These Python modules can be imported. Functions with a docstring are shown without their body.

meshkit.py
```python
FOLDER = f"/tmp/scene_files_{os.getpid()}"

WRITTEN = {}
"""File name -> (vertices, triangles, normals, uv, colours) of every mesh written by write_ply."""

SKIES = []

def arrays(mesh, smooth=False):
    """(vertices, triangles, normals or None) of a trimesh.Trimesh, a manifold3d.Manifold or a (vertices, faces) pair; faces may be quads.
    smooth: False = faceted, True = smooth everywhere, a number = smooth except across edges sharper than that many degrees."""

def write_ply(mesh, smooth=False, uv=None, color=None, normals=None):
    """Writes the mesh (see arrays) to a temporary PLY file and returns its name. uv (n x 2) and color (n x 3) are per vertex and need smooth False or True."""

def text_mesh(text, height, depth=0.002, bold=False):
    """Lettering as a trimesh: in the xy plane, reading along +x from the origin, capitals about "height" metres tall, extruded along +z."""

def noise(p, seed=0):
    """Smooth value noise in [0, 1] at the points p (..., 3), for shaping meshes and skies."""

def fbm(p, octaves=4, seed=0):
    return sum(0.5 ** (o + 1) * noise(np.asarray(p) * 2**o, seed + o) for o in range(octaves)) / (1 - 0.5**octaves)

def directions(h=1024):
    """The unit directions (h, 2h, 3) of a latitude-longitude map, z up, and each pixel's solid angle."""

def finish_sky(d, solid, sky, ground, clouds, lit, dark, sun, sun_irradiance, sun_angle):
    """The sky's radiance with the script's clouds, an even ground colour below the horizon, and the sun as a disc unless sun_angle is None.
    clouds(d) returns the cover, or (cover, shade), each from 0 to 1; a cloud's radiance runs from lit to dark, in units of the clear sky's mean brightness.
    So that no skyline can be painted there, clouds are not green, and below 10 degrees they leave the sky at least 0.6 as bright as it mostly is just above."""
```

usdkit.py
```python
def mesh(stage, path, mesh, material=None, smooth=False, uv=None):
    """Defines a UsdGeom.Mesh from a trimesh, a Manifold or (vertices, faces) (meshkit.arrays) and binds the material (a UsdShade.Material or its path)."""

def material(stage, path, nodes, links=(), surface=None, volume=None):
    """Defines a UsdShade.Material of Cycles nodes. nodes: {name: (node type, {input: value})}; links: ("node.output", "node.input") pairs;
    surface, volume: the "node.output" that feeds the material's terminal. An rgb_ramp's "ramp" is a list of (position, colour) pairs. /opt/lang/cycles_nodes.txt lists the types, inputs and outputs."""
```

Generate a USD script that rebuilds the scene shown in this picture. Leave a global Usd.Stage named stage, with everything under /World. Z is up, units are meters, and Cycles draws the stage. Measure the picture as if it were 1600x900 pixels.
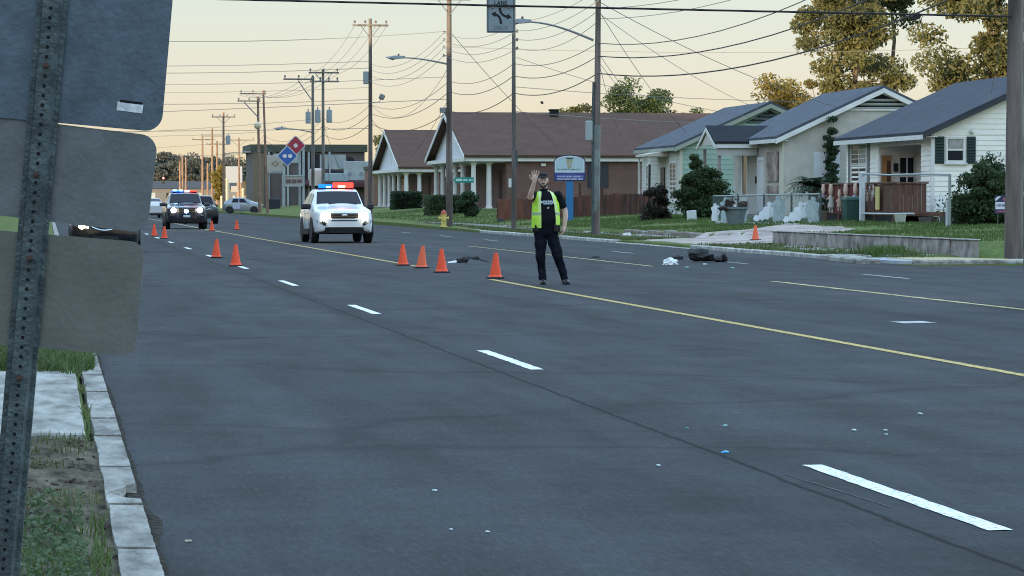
import math, random
import numpy as np, trimesh, manifold3d as m3
from shapely.geometry import Polygon, Point, LineString, box as sbox
from shapely import affinity
from shapely.ops import unary_union
from pxr import Usd, UsdGeom, UsdShade, UsdLux, Gf, Sdf, Vt
import usdkit, meshkit

stage = Usd.Stage.CreateInMemory()
UsdGeom.SetStageUpAxis(stage, 'Z'); UsdGeom.SetStageMetersPerUnit(stage, 1.0)
UsdGeom.Xform.Define(stage, '/World'); UsdGeom.Scope.Define(stage, '/World/Looks')
# X runs across the road to the right, Y along the road, Z up, metres; the camera stands at the left kerb
# ------------------------------------------------------------------ camera
cam = UsdGeom.Camera.Define(stage, '/World/camera')
cam.AddTranslateOp().Set(Gf.Vec3d(0, 0, 1.4))
cam.AddRotateZOp().Set(-8.769)
cam.AddRotateXOp().Set(90 - 1.682)
cam.CreateHorizontalApertureAttr(36.0); cam.CreateVerticalApertureAttr(20.25)
cam.CreateFocalLengthAttr(105.75)
cam.CreateExposureAttr(0.8)
# ------------------------------------------------------------------ sky and sun (low, behind the camera to the left)
SUN_EL = math.radians(4.0)
sx, sy = -0.64, -0.77
SUN = np.array([sx * math.cos(SUN_EL), sy * math.cos(SUN_EL), math.sin(SUN_EL)]); SUN /= np.linalg.norm(SUN)
sky = UsdLux.DomeLight.Define(stage, '/World/sky')
sky.GetPrim().SetCustomDataByKey('kind', 'structure')
SKYN = {'sky': ('sky_texture', {'sky_type': 'single_scattering', 'sun_disc': False, 'sun_elevation': SUN_EL,
                              'sun_rotation': math.atan2(sx, sy), 'air_density': 1.0, 'aerosol_density': 2.0, 'ozone_density': 1.0}),
        'tc': ('texture_coordinate', {}), 'sep': ('separate_xyz', {}),
        'r': ('rgb_ramp', {'ramp': [(0.0, (3.75, 3.02, 1.80)), (0.02, (3.65, 3.22, 2.35)), (0.04, (3.45, 3.35, 2.85)), (0.07, (2.95, 3.35, 3.2)), (0.15, (4.0, 4.7, 4.7)),
                              (0.35, (4.7, 6.5, 8.3)), (1.0, (4.5, 6.8, 9.6))]}),
        'mx': ('mix', {'mix_type': 'mix', 'fac': 0.85}),
        'bg': ('background_shader', {'strength': 0.15})}
m = usdkit.material(stage, '/World/Looks/sky_look', SKYN,
    [('tc.generated', 'sep.vector'), ('sep.z', 'r.fac'), ('sky.color', 'mx.color1'), ('r.color', 'mx.color2'), ('mx.color', 'bg.color')], surface='bg.background')
UsdShade.MaterialBindingAPI.Apply(sky.GetPrim()).Bind(m)
sun = UsdLux.DistantLight.Define(stage, '/World/sun')
sun.CreateIntensityAttr(1.25); sun.CreateAngleAttr(0.53); sun.CreateColorAttr(Gf.Vec3f(1.0, 0.76, 0.44)); sun.CreateNormalizeAttr(True)
sun.AddRotateZOp().Set(math.degrees(math.atan2(sx, sy)) * -1 + 180); sun.AddRotateXOp().Set(0)
az = math.atan2(SUN[1], SUN[0])
sun.ClearXformOpOrder()
sun.AddTransformOp().Set(Gf.Matrix4d(*[float(v) for v in np.vstack([
    np.append(np.array([-math.sin(az), math.cos(az), 0]), 0),
    np.append(np.cross(SUN, np.array([-math.sin(az), math.cos(az), 0])), 0),
    np.append(SUN, 0), [0, 0, 0, 1]]).ravel()]))
# ------------------------------------------------------------------ materials
MATS = {}
def mat(name, col, rough=0.75, var=0.0, scale=3.0, metal=0.0, bump=0.0, bscale=None, coat=0.0, emit=None, estr=0.0, island=0.0, stretch=(1, 1, 1), spec=0.3, col2=None, detail=4, thr=(0.35, 0.65)):
    """A principled surface; var: tone variation by noise, col2: second colour in noise patches, island: variation per loose piece."""
    if name in MATS: return MATS[name]
    n = {'p': ('principled_bsdf', {'base_color': col, 'roughness': rough, 'metallic': metal, 'coat_weight': coat, 'specular_ior_level': spec})}
    l = []
    if emit is not None:
        n['p'][1]['emission_color'] = emit; n['p'][1]['emission_strength'] = estr
    c = None
    if var or col2 is not None or bump:
        n['g'] = ('geometry', {}); n['mp'] = ('mapping', {'scale': stretch}); l.append(('g.position', 'mp.vector'))
    if var or col2 is not None:
        n['n'] = ('noise_texture', {'scale': scale, 'detail': detail, 'roughness': 0.6}); l.append(('mp.vector', 'n.vector'))
        lo = tuple(x * (1 - var) for x in col); hi = tuple(x * (1 + var) for x in (col2 or col))
        n['r'] = ('rgb_ramp', {'ramp': [(0, lo), (thr[0], lo), (thr[1], hi), (1, hi)]}); l.append(('n.fac', 'r.fac')); c = 'r.color'
    if island:
        if 'g' not in n: n['g'] = ('geometry', {})
        n['ir'] = ('rgb_ramp', {'ramp': [(0, (1 - island,) * 3), (1, (1 + island, 1 + island, 1 + island * .8))]}); l.append(('g.random_per_island', 'ir.fac'))
        n['im'] = ('mix', {'mix_type': 'multiply', 'fac': 1.0, 'color1': col}); l.append(('ir.color', 'im.color2'))
        if c: l.append((c, 'im.color1'))
        c = 'im.color'
    if c: l.append((c, 'p.base_color'))
    if bump:
        n['bn'] = ('noise_texture', {'scale': bscale or scale * 6, 'detail': 3}); n['b'] = ('bump', {'strength': min(1, bump), 'distance': 0.02})
        l += [('mp.vector', 'bn.vector'), ('bn.fac', 'b.height'), ('b.normal', 'p.normal')]
    MATS[name] = usdkit.material(stage, '/World/Looks/' + name, n, l, surface='p.BSDF')
    return MATS[name]
def glow(name, col, strength):
    if name in MATS: return MATS[name]
    MATS[name] = usdkit.material(stage, '/World/Looks/' + name, {'e': ('emission', {'color': col, 'strength': strength})}, [], surface='e.emission')
    return MATS[name]
def leafmat(name, ramp, trans=0.3, rough=0.55):
    """Leaves: tone differs from leaf to leaf, some light passes through."""
    if name in MATS: return MATS[name]
    n = {'g': ('geometry', {}), 'r': ('rgb_ramp', {'ramp': ramp}), 'n': ('noise_texture', {'scale': 0.35, 'detail': 2}),
         'a': ('math', {'math_type': 'multiply_add', 'value2': 0.55, 'value3': 0.0}), 'b': ('math', {'math_type': 'multiply_add', 'value2': 0.9}),
         'b0': ('math', {'math_type': 'subtract', 'value2': 0.25}),
         'p': ('principled_bsdf', {'roughness': rough, 'specular_ior_level': 0.25}), 't': ('translucent_bsdf', {}), 'm': ('mix_closure', {'fac': trans})}
    l = [('g.random_per_island', 'a.value1'), ('g.position', 'n.vector'), ('n.fac', 'b0.value1'), ('b0.value', 'b.value1'), ('a.value', 'b.value3'), ('b.value', 'r.fac'),
         ('r.color', 'p.base_color'), ('r.color', 't.color'), ('p.BSDF', 'm.closure1'), ('t.BSDF', 'm.closure2')]
    MATS[name] = usdkit.material(stage, '/World/Looks/' + name, n, l, surface='m.closure')
    return MATS[name]
# ------------------------------------------------------------------ prims
USED = {}
def fresh(parent, name):
    k = USED.get((parent, name), -1) + 1; USED[(parent, name)] = k
    return f'{parent}/{name}' if k == 0 else f'{parent}/{name}_{k:03d}'
def tag(pr, label=None, cat=None, group=None, kind=None):
    for k, v in (('label', label), ('category', cat), ('group', group), ('kind', kind)):
        if v: pr.SetCustomDataByKey(k, v)
    return pr
def thing(name, label, cat, loc=(0, 0, 0), rz=0.0, group=None, kind=None):
    x = UsdGeom.Xform.Define(stage, fresh('/World', name))
    x.AddTranslateOp().Set(Gf.Vec3d(*map(float, loc)))
    if rz: x.AddRotateZOp().Set(float(rz))
    return tag(x.GetPrim(), label, cat, group, kind)
def part(parent, name, mesh, material, smooth=False, label=None, kind=None):
    m = usdkit.mesh(stage, fresh(str(parent.GetPath()), name), mesh, material, smooth=smooth)
    return tag(m.GetPrim(), label, kind=kind)
def solo(name, mesh, material, label=None, cat=None, group=None, kind=None, smooth=False):
    m = usdkit.mesh(stage, fresh('/World', name), mesh, material, smooth=smooth)
    return tag(m.GetPrim(), label, cat, group, kind)
def dup(src, name, label, cat, loc, rz=0.0, group=None, sc=None):
    x = UsdGeom.Xform.Define(stage, fresh('/World', name))
    x.GetPrim().GetReferences().AddInternalReference(src.GetPath()); x.GetPrim().SetInstanceable(True)
    x.ClearXformOpOrder()
    M = Gf.Matrix4d(1); 
    if sc: M = Gf.Matrix4d().SetScale(Gf.Vec3d(*sc)) * M
    M = M * Gf.Matrix4d().SetRotate(Gf.Rotation(Gf.Vec3d(0, 0, 1), float(rz))) * Gf.Matrix4d().SetTranslate(Gf.Vec3d(*map(float, loc)))
    x.AddTransformOp(opSuffix='place').Set(M)
    return tag(x.GetPrim(), label, cat, group)
# ------------------------------------------------------------------ shapes
cat_ = trimesh.util.concatenate
def box(x0, x1, y0, y1, z0, z1):
    b = trimesh.creation.box([abs(x1 - x0), abs(y1 - y0), abs(z1 - z0)]); b.apply_translation([(x0 + x1) / 2, (y0 + y1) / 2, (z0 + z1) / 2]); return b
def tm(man):
    q = man.to_mesh(); return trimesh.Trimesh(np.array(q.vert_properties[:, :3]), np.array(q.tri_verts), process=False)
def hull(pts): return trimesh.convex.convex_hull(np.asarray(pts, float))
def rbox(x0, x1, y0, y1, z0, z1, c=0.02):
    P = []
    for X, sX in ((x0, 1), (x1, -1)):
        for Y, sY in ((y0, 1), (y1, -1)):
            for Z, sZ in ((z0, 1), (z1, -1)):
                P += [(X, Y + sY * c, Z + sZ * c), (X + sX * c, Y, Z + sZ * c), (X + sX * c, Y + sY * c, Z)]
    return hull(P)
def tube(pts, r, n=6, caps=True):
    pts = np.asarray(pts, float); r = np.broadcast_to(np.asarray(r, float), (len(pts),))
    T = np.gradient(pts, axis=0); T /= np.linalg.norm(T, axis=1, keepdims=True) + 1e-12
    ref = np.array([0, 0, 1.0]) if abs(T[0][2]) < 0.9 else np.array([1.0, 0, 0])
    V, Fc = [], []
    for i in range(len(pts)):
        a = np.cross(T[i], ref); a /= np.linalg.norm(a) + 1e-12; b = np.cross(T[i], a)
        for k in range(n):
            t = 2 * math.pi * k / n; V.append(pts[i] + r[i] * (a * math.cos(t) + b * math.sin(t)))
    for i in range(len(pts) - 1):
        for k in range(n):
            p, q = i * n + k, i * n + (k + 1) % n
            Fc += [(p, p + n, q), (q, p + n, q + n)]
    if caps:
        V += [pts[0], pts[-1]]; e = len(V)
        for k in range(n):
            Fc += [(e - 2, k, (k + 1) % n), (e - 1, (len(pts) - 1) * n + (k + 1) % n, (len(pts) - 1) * n + k)]
    return trimesh.Trimesh(np.array(V), np.array(Fc), process=False)
def lathe(prof, n=20, loc=(0, 0, 0)):
    m = trimesh.creation.revolve(np.array(prof, float), sections=n); m.apply_translation(loc); return m
def ext(poly, h): return cat_([trimesh.creation.extrude_polygon(g, h, engine='earcut') for g in getattr(poly, 'geoms', [poly])])
def onto(m, ax, org):
    """Maps local x,y,z of a mesh to the given world axes at org."""
    m = m.copy(); m.vertices = np.asarray(org) + m.vertices @ np.asarray(ax, float)
    if np.linalg.det(np.asarray(ax, float)) < 0: m.invert()
    return m
FRONT = ([0, -1, 0], [0, 0, 1], [-1, 0, 0])      # drawn on a wall that faces the street (-X): right is -Y
SIDE = ([1, 0, 0], [0, 0, 1], [0, -1, 0])        # drawn on a wall that faces the camera (-Y): right is +X
def rot(m, ang, axis, pt=(0, 0, 0)):
    m = m.copy(); m.apply_transform(trimesh.transformations.rotation_matrix(math.radians(ang), axis, pt)); return m
def mv(m, x, y, z): m = m.copy(); m.apply_translation([x, y, z]); return m
def grid(xs, ys, fz):
    X, Y = np.meshgrid(xs, ys); Z = fz(X, Y); n, k = X.shape
    V = np.stack([X, Y, Z], -1).reshape(-1, 3); i = np.arange(n * k).reshape(n, k)
    q = np.stack([i[:-1, :-1], i[:-1, 1:], i[1:, 1:], i[1:, :-1]], -1).reshape(-1, 4)
    return trimesh.Trimesh(V, np.vstack([q[:, [0, 1, 2]], q[:, [0, 2, 3]]]), process=False)
def ss(a, b, x):
    t = np.clip((np.asarray(x, float) - a) / (b - a), 0, 1); return t * t * (3 - 2 * t)
def wavy(x0, x1, step): return np.arange(x0, x1 + step * .5, step)
# ------------------------------------------------------------------ ground, road, kerbs
def terrain(X, Y):
    X = np.asarray(X, float); Y = np.asarray(Y, float)
    bump = (meshkit.noise(np.stack([X * .35, Y * .35, X * 0], -1), 3) - .5)
    base = .10 + .06 * ss(19, 20.5, X)
    low = base + .34 * ss(20.9, 24.5, X) + .10 * ss(24, 30, X)              # grass bank beside the wall
    wal = np.where(X < 20.88, base - .04, .42) + .15 * ss(21.5, 30, X)     # behind the retaining wall
    drv = .09 + .36 * ss(19.5, 27, X) + .13 * ss(25, 31, X)
    mid = np.where(X < 20.88, base - .02, .30) + .28 * ss(21, 28, X)
    far = .18 + .17 * ss(20, 23, X) + .40 * ss(22, 28.5, X)
    w1 = ss(65.6, 66.6, Y); w2 = ss(84.6, 85.6, Y); w3 = ss(94.6, 95.6, Y); w4 = ss(118, 165, Y)
    z = low * (1 - w1) + wal * w1; z = z * (1 - w2) + drv * w2; z = z * (1 - w3) + mid * w3; z = z * (1 - w4) + far * w4
    rmp = ss(60.9, 61.7, Y) * (1 - ss(66.4, 67.4, Y)) * (1 - ss(21.3, 22.6, X)); z = z * (1 - rmp) + .01 * rmp
    z = z + bump * .06 * ss(18.4, 19.2, X) * (1 - rmp)
    z = np.where(Y < 61.4, -.2, z)
    left = .05 + .02 * ss(.2, -1, X) + .1 * ss(-1, -8, X) + bump * .05 * ss(.2, -.5, X)
    left = left - .12 * ((X > -2.55) & (X < .3) & (Y > 4.2) & (Y < 17.3))
    r = np.where(X < 9, left, z)
    road = (X > .3) & (X < 18.2)
    return np.where(road, -.25, r)
xs = np.unique(np.concatenate([[-3000, -1500, -700, -300, -150, -80, -50, -30, -20, -14, -9, -6, -4, -3], np.arange(-2.4, .2, .3), [.22, .305, 4, 9, 14, 18.15, 18.205],
     np.arange(18.5, 20.6, .5), [20.82, 20.94, 21.3], np.arange(21.8, 34, .6), [36, 40, 48, 60, 90, 150, 300, 700, 1500, 3000]]))
ys = np.unique(np.concatenate([[-1500, -400, -150, -60, -30, -10, 0, 5], np.arange(8, 60, 1.5), [61.35, 61.45], np.arange(62, 175, .9), np.arange(175, 340, 6), [400, 480, 600, 800, 1200, 2000, 4000]]))
G = {'g': ('geometry', {}), 'n1': ('noise_texture', {'scale': 0.5, 'detail': 6, 'roughness': .65}), 'n2': ('noise_texture', {'scale': 7.0, 'detail': 5}),
     'r1': ('rgb_ramp', {'ramp': [(0, (.12, .10, .065)), (.38, (.12, .115, .055)), (.5, (.10, .13, .045)), (.7, (.12, .165, .055)), (1, (.14, .17, .07))]}),
     'r2': ('rgb_ramp', {'ramp': [(0, (.55, .5, .45)), (.5, (1, 1, 1)), (1, (1.35, 1.3, 1.1))]}),
     'm': ('mix', {'mix_type': 'multiply', 'fac': 1.0}), 'b': ('bump', {'strength': .8, 'distance': .04}), 'p': ('principled_bsdf', {'roughness': .95, 'specular_ior_level': .04})}
M_GRASS = usdkit.material(stage, '/World/Looks/grass_ground', G, [('g.position', 'n1.vector'), ('g.position', 'n2.vector'), ('n1.fac', 'r1.fac'), ('n2.fac', 'r2.fac'),
    ('r1.color', 'm.color1'), ('r2.color', 'm.color2'), ('m.color', 'p.base_color'), ('n2.fac', 'b.height'), ('b.normal', 'p.normal')], surface='p.BSDF')
solo('ground', grid(xs, ys, terrain), M_GRASS, kind='structure', smooth=40)

# asphalt: seams along the paving joint, wheel paths, cross cracks, worn aggregate
R = {'g': ('geometry', {}), 'sp': ('separate_xyz', {}),
     'mpA': ('mapping', {'scale': (1.0, .05, 1)}), 'nA': ('noise_texture', {'scale': .75, 'detail': 5, 'roughness': .6}),
     'mpB': ('mapping', {'scale': (1.6, .34, 1)}), 'nB': ('noise_texture', {'scale': 1.0, 'detail': 8, 'roughness': .62}), 'mpC': ('mapping', {'scale': (42, 6.5, 1)}), 'nC': ('noise_texture', {'scale': 1.0, 'detail': 3, 'roughness': .75}),
     'mpD': ('mapping', {'scale': (.35, 1.3, 1)}), 'nD': ('noise_texture', {'scale': 1.0, 'detail': 6, 'roughness': .7}),
     'rA': ('rgb_ramp', {'ramp': [(0, (.026, .028, .031)), (.38, (.033, .0353, .0388)), (.62, (.046, .0485, .0523)), (1, (.066, .069, .073))]}),
     'rB': ('rgb_ramp', {'ramp': [(0, (.5, .5, .5)), (.38, (.78, .78, .76)), (.55, (1.06, 1.06, 1.08)), (1, (1.45, 1.45, 1.5))]}),
     'rC': ('rgb_ramp', {'ramp': [(0, (.35, .35, .36)), (.42, (.85, .85, .86)), (.6, (1.1, 1.1, 1.1)), (.75, (1.8, 1.8, 1.75)), (1, (2.6, 2.6, 2.5))]}),
     'rD': ('rgb_ramp', {'ramp': [(0, (.72, .72, .73)), (.42, (.93, .93, .93)), (.55, (1.06, 1.06, 1.06)), (1, (1.25, 1.25, 1.24))]}),
     'mB': ('mix', {'mix_type': 'multiply', 'fac': 1.0}), 'mC': ('mix', {'mix_type': 'multiply', 'fac': .85}), 'mD': ('mix', {'mix_type': 'multiply', 'fac': 1.0}),
     # seam near X = 3.62, wandering a little
     'nS': ('noise_texture', {'scale': .9, 'detail': 8, 'roughness': .75}), 'sx1': ('math', {'math_type': 'multiply_add', 'value2': .10}), 'sx2': ('math', {'math_type': 'add', 'value2': -3.68}),
     'sx3': ('math', {'math_type': 'absolute'}), 'rS': ('rgb_ramp', {'ramp': [(0, (.12, .12, .13)), (.012, (.35, .35, .36)), (.024, (.84, .84, .84)), (.12, (.9, .9, .9)), (.3, (1, 1, 1)), (1, (1, 1, 1))]}),
     'mS': ('mix', {'mix_type': 'multiply', 'fac': 1.0}),
     # transverse hairline cracks
     'wv': ('voronoi_texture', {'feature': 'distance_to_edge', 'scale': .25, 'randomness': 1.0}), 'mpW': ('mapping', {'scale': (.30, .55, 1)}), 'nW': ('noise_texture', {'scale': .7, 'detail': 5}),
     'vm': ('vector_math', {'math_type': 'multiply_add', 'vector2': (1.6, 1.6, 0)}), 'rW': ('rgb_ramp', {'ramp': [(0, (.45, .45, .46)), (.008, (.78, .78, .78)), (.02, (1, 1, 1)), (1, (1, 1, 1))]}),
     'mW': ('mix', {'mix_type': 'multiply', 'fac': .6}),
     'bp': ('bump', {'strength': .55, 'distance': .008}), 'p': ('principled_bsdf', {'roughness': .85, 'specular_ior_level': .10})}
LR = [('g.position', 'sp.vector'), ('g.position', 'mpA.vector'), ('mpA.vector', 'nA.vector'), ('g.position', 'mpB.vector'), ('mpB.vector', 'nB.vector'), ('g.position', 'mpC.vector'), ('mpC.vector', 'nC.vector'),
      ('g.position', 'mpD.vector'), ('mpD.vector', 'nD.vector'), ('nA.fac', 'rA.fac'), ('nB.fac', 'rB.fac'), ('nC.fac', 'rC.fac'), ('nD.fac', 'rD.fac'),
      ('rA.color', 'mB.color1'), ('rB.color', 'mB.color2'), ('mB.color', 'mC.color1'), ('rC.color', 'mC.color2'), ('mC.color', 'mD.color1'), ('rD.color', 'mD.color2'),
      ('g.position', 'nS.vector'), ('nS.fac', 'sx1.value1'), ('sp.x', 'sx1.value3'), ('sx1.value', 'sx2.value1'), ('sx2.value', 'sx3.value1'), ('sx3.value', 'rS.fac'),
      ('mD.color', 'mS.color1'), ('rS.color', 'mS.color2'),
      ('g.position', 'nW.vector'), ('nW.color', 'vm.vector1'), ('g.position', 'vm.vector3'), ('vm.vector', 'mpW.vector'), ('mpW.vector', 'wv.vector'), ('wv.distance', 'rW.fac'),
      ('mS.color', 'mW.color1'), ('rW.color', 'mW.color2'), ('mW.color', 'p.base_color'), ('nC.fac', 'bp.height'), ('bp.normal', 'p.normal')]
M_ROAD = usdkit.material(stage, '/World/Looks/asphalt', R, LR, surface='p.BSDF')
road = thing('road', None, None, kind='structure')
edge = lambda y: .33 + .0 * y + .0 * np.sin(y * 1.7) + .02 * (meshkit.noise(np.stack([y * .9, y * 0, y * 0], -1), 8) - .5)
ry = np.concatenate([np.arange(-20, 60, .4), np.arange(60, 200, 4), np.arange(200, 620, 20), [900]])
xr = 18.12 + 1.1 * ss(120, 150, ry)
V = np.concatenate([np.stack([edge(ry), ry, ry * 0], 1), np.stack([xr, ry, ry * 0], 1)]); n = len(ry); i = np.arange(n - 1)
part(road, 'asphalt', trimesh.Trimesh(V, np.vstack([np.stack([i, n + i, n + i + 1], 1), np.stack([i, n + i + 1, i + 1], 1)]), process=False), M_ROAD)
# a worn patch of older asphalt shows at the side street on the right
part(road, 'side_street', trimesh.Trimesh([[18.12, 36, .0], [48, 36, .0], [48, 61.9, .0], [18.12, 61.9, .0]], [[0, 1, 2], [0, 2, 3]], process=False), M_ROAD)
M_WHITE = mat('white_line_paint', (.34, .35, .36), .7, var=.1, scale=38, col2=(.70, .715, .725), thr=(.40, .50), detail=8)
M_WORNW = mat('worn_white_paint', (.22, .23, .235), .7, var=.3, scale=4, col2=(.36, .37, .38))
M_YEL = mat('yellow_line_paint', (.22, .17, .075), .75, var=.12, scale=22, col2=(.50, .35, .11), thr=(.40, .54), detail=8)
M_YELW = mat('worn_yellow_paint', (.30, .23, .10), .7, var=.25, scale=2.5, col2=(.5, .42, .2))
def strip(name, x0, x1, y0, y1, m, z=.004, xb=None, label=None, n=1):
    yy = np.linspace(y0, y1, n + 1); n = max(n, int((y1 - y0) / .12)) if y0 < 60 else n; yy = np.linspace(y0, y1, n + 1); A = np.linspace(x0, xb if xb is not None else x0, n + 1); jr = np.random.default_rng(int(abs(x0 * 7 + y0 * 13))); j1 = jr.normal(0, .0035, n + 1); j2 = jr.normal(0, .0035, n + 1)
    V = np.concatenate([np.stack([A + j1, yy, yy * 0 + z], 1), np.stack([A + (x1 - x0) + j2, yy, yy * 0 + z], 1)]); k = n + 1; i = np.arange(n)
    part(road, name, trimesh.Trimesh(V, np.vstack([np.stack([i, k + i, k + i + 1], 1), np.stack([i, k + i + 1, i + 1], 1)]), process=False), m, label=label)
for k in range(-1, 30):
    strip('lane_dash', 3.92, 4.03, 12.19 * (k + 1) + .03, 12.19 * (k + 1) + 3.2, M_WHITE)
strip('yellow_line', 7.62, 7.73, -20, 52.2, M_YEL, n=8)
strip('yellow_line', 7.60, 7.70, 61.5, 130, M_YEL, xb=7.35, n=8, label='yellow line stretch beyond the cones')
strip('yellow_line', 7.35, 7.45, 130, 400, M_YELW, xb=7.2, n=8)
strip('yellow_line', 12.22, 12.33, 4, 50.3, M_YELW, n=6, label='worn yellow line of the turn lane, far side')
strip('yellow_line', 12.5, 12.58, 62, 90, M_YELW, n=3, label='short faded yellow line')
for y0, y1 in ((26, 29.2), (38.5, 41.7), (51.6, 54.6), (64, 67), (77, 80), (89, 92), (101, 104), (113, 116), (126, 129)):
    strip('lane_dash', 15.02, 15.12, y0, y1, M_WORNW, label='faded white lane dash on the far side')
strip('paint_mark', 9.55, 9.95, 32.9, 33.5, M_WORNW, label='small worn white mark in the turn lane')
strip('scuff', 3.78, 3.787, 13.2, 14.9, mat('scuff_pale', (.075, .078, .078), .9, var=.4, scale=9), xb=3.70, label='pale scratch beside the nearest dash')

# left kerb: concrete blocks with joints, broken edges
M_CONC = mat('concrete_pale', (.20, .19, .172), .9, var=.25, scale=5, col2=(.31, .30, .275), bump=.7, bscale=45, spec=.1, stretch=(1, .28, 1))
M_CONC2 = mat('concrete_old', (.19, .18, .165), .9, var=.25, scale=3, col2=(.27, .255, .23), bump=.7, bscale=18)
rng = np.random.default_rng(5)
kl = thing('kerb', None, None, kind='structure')
y = 6.0
while y < 60:
    L = float(rng.choice([.95, 1.3, 1.7, 2.0])); 
    pts = []
    for t in np.arange(y + .02, y + L - .015, .06): pts.append((.408 + rng.normal(0, .0012) - (.05 if 13.6 < t < 14.3 else 0) - .10 * max(0, 1 - abs(t - 13.9) / .28), t))
    for t in np.arange(y + L - .015, y + .02, -.06): pts.append((.258 + rng.normal(0, .0012) + .004 * math.sin(t * 3 + y), t))
    m = ext(Polygon(pts).buffer(0), .16); m.vertices[:, 2] += -.105 + rng.normal(0, .004)
    part(kl, 'kerb_block', m, M_CONC); y += L
part(kl, 'kerb_run', box(.24, .42, 60, 420, -.1, .055), M_CONC)
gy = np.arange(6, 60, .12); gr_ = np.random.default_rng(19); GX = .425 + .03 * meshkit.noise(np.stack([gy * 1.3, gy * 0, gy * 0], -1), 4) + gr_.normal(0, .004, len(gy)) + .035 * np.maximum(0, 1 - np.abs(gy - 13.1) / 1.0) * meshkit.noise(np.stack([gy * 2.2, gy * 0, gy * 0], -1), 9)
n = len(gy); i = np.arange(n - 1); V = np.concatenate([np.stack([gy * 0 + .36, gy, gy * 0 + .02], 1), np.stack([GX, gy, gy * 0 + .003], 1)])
part(road, 'gutter_dirt', trimesh.Trimesh(V, np.vstack([np.stack([i, n + i, n + i + 1], 1), np.stack([i, n + i + 1, i + 1], 1)]), process=False), mat('gutter_dirt', (.010, .010, .009), .98, var=.5, scale=18, col2=(.03, .027, .022), spec=.05))  # dark strip beside the kerb: the asphalt edge shadow, painted on
# left pavement slab
pv = thing('pavement', None, None, kind='structure')
for (y0, y1) in ((17.2, 23.5),):
    part(pv, 'slab', rbox(-1.25, .205, y0, y1, -.05, .078, .012), M_CONC)
for y0 in np.arange(-2, 11, 1.5): part(pv, 'slab', rbox(-2.9, -1.75, y0, y0 + 1.48, -.05, .08, .012), M_CONC)
for y0 in np.arange(26, 60, 1.5): part(pv, 'slab', rbox(-2.9, -1.5, y0, y0 + 1.48, -.05, .13, .012), M_CONC)
M_KERBR = mat('kerb_white_worn', (.30, .295, .275), .9, var=.2, scale=3, col2=(.46, .45, .42), spec=.1)
# right kerb: pale blocks
kr = thing('kerb', None, None, kind='structure')
y = 66.0
while y < 135:
    L = float(rng.uniform(2.3, 3.2)); g_ = rng.normal(0, .01); off = 1.1 * float(ss(120, 150, y))
    part(kr, 'kerb_block', rbox(18.1 + off, 18.32 + off, y + .03, y + L - .02, -.08, (.03 if 84 < y + L / 2 < 95.5 else .10) + g_ * .6, .02), M_KERBR)
    y += L
part(kr, 'kerb_run', box(19.2, 19.42, 150, 420, -.1, .13), M_CONC)
part(kr, 'kerb_run', box(19.0, 19.22, 135, 150, -.1, .13), M_CONC)
# right pavement slabs between verge and wall
pr_ = thing('pavement', None, None, kind='structure')
for y0 in np.arange(68, 84.6, 1.5):
    part(pr_, 'slab', rbox(19.35 + rng.normal(0, .02), 20.5, y0 + .02, y0 + 1.48, .0, .118 + rng.normal(0, .006), .012), M_CONC2)
for y0 in np.arange(97, 160, 3.0):
    part(pr_, 'slab', rbox(19.5, 20.6, y0 + .03, y0 + 2.97, .1, .19 + .06 * ss(110, 150, y0), .012), M_CONC2)
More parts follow.
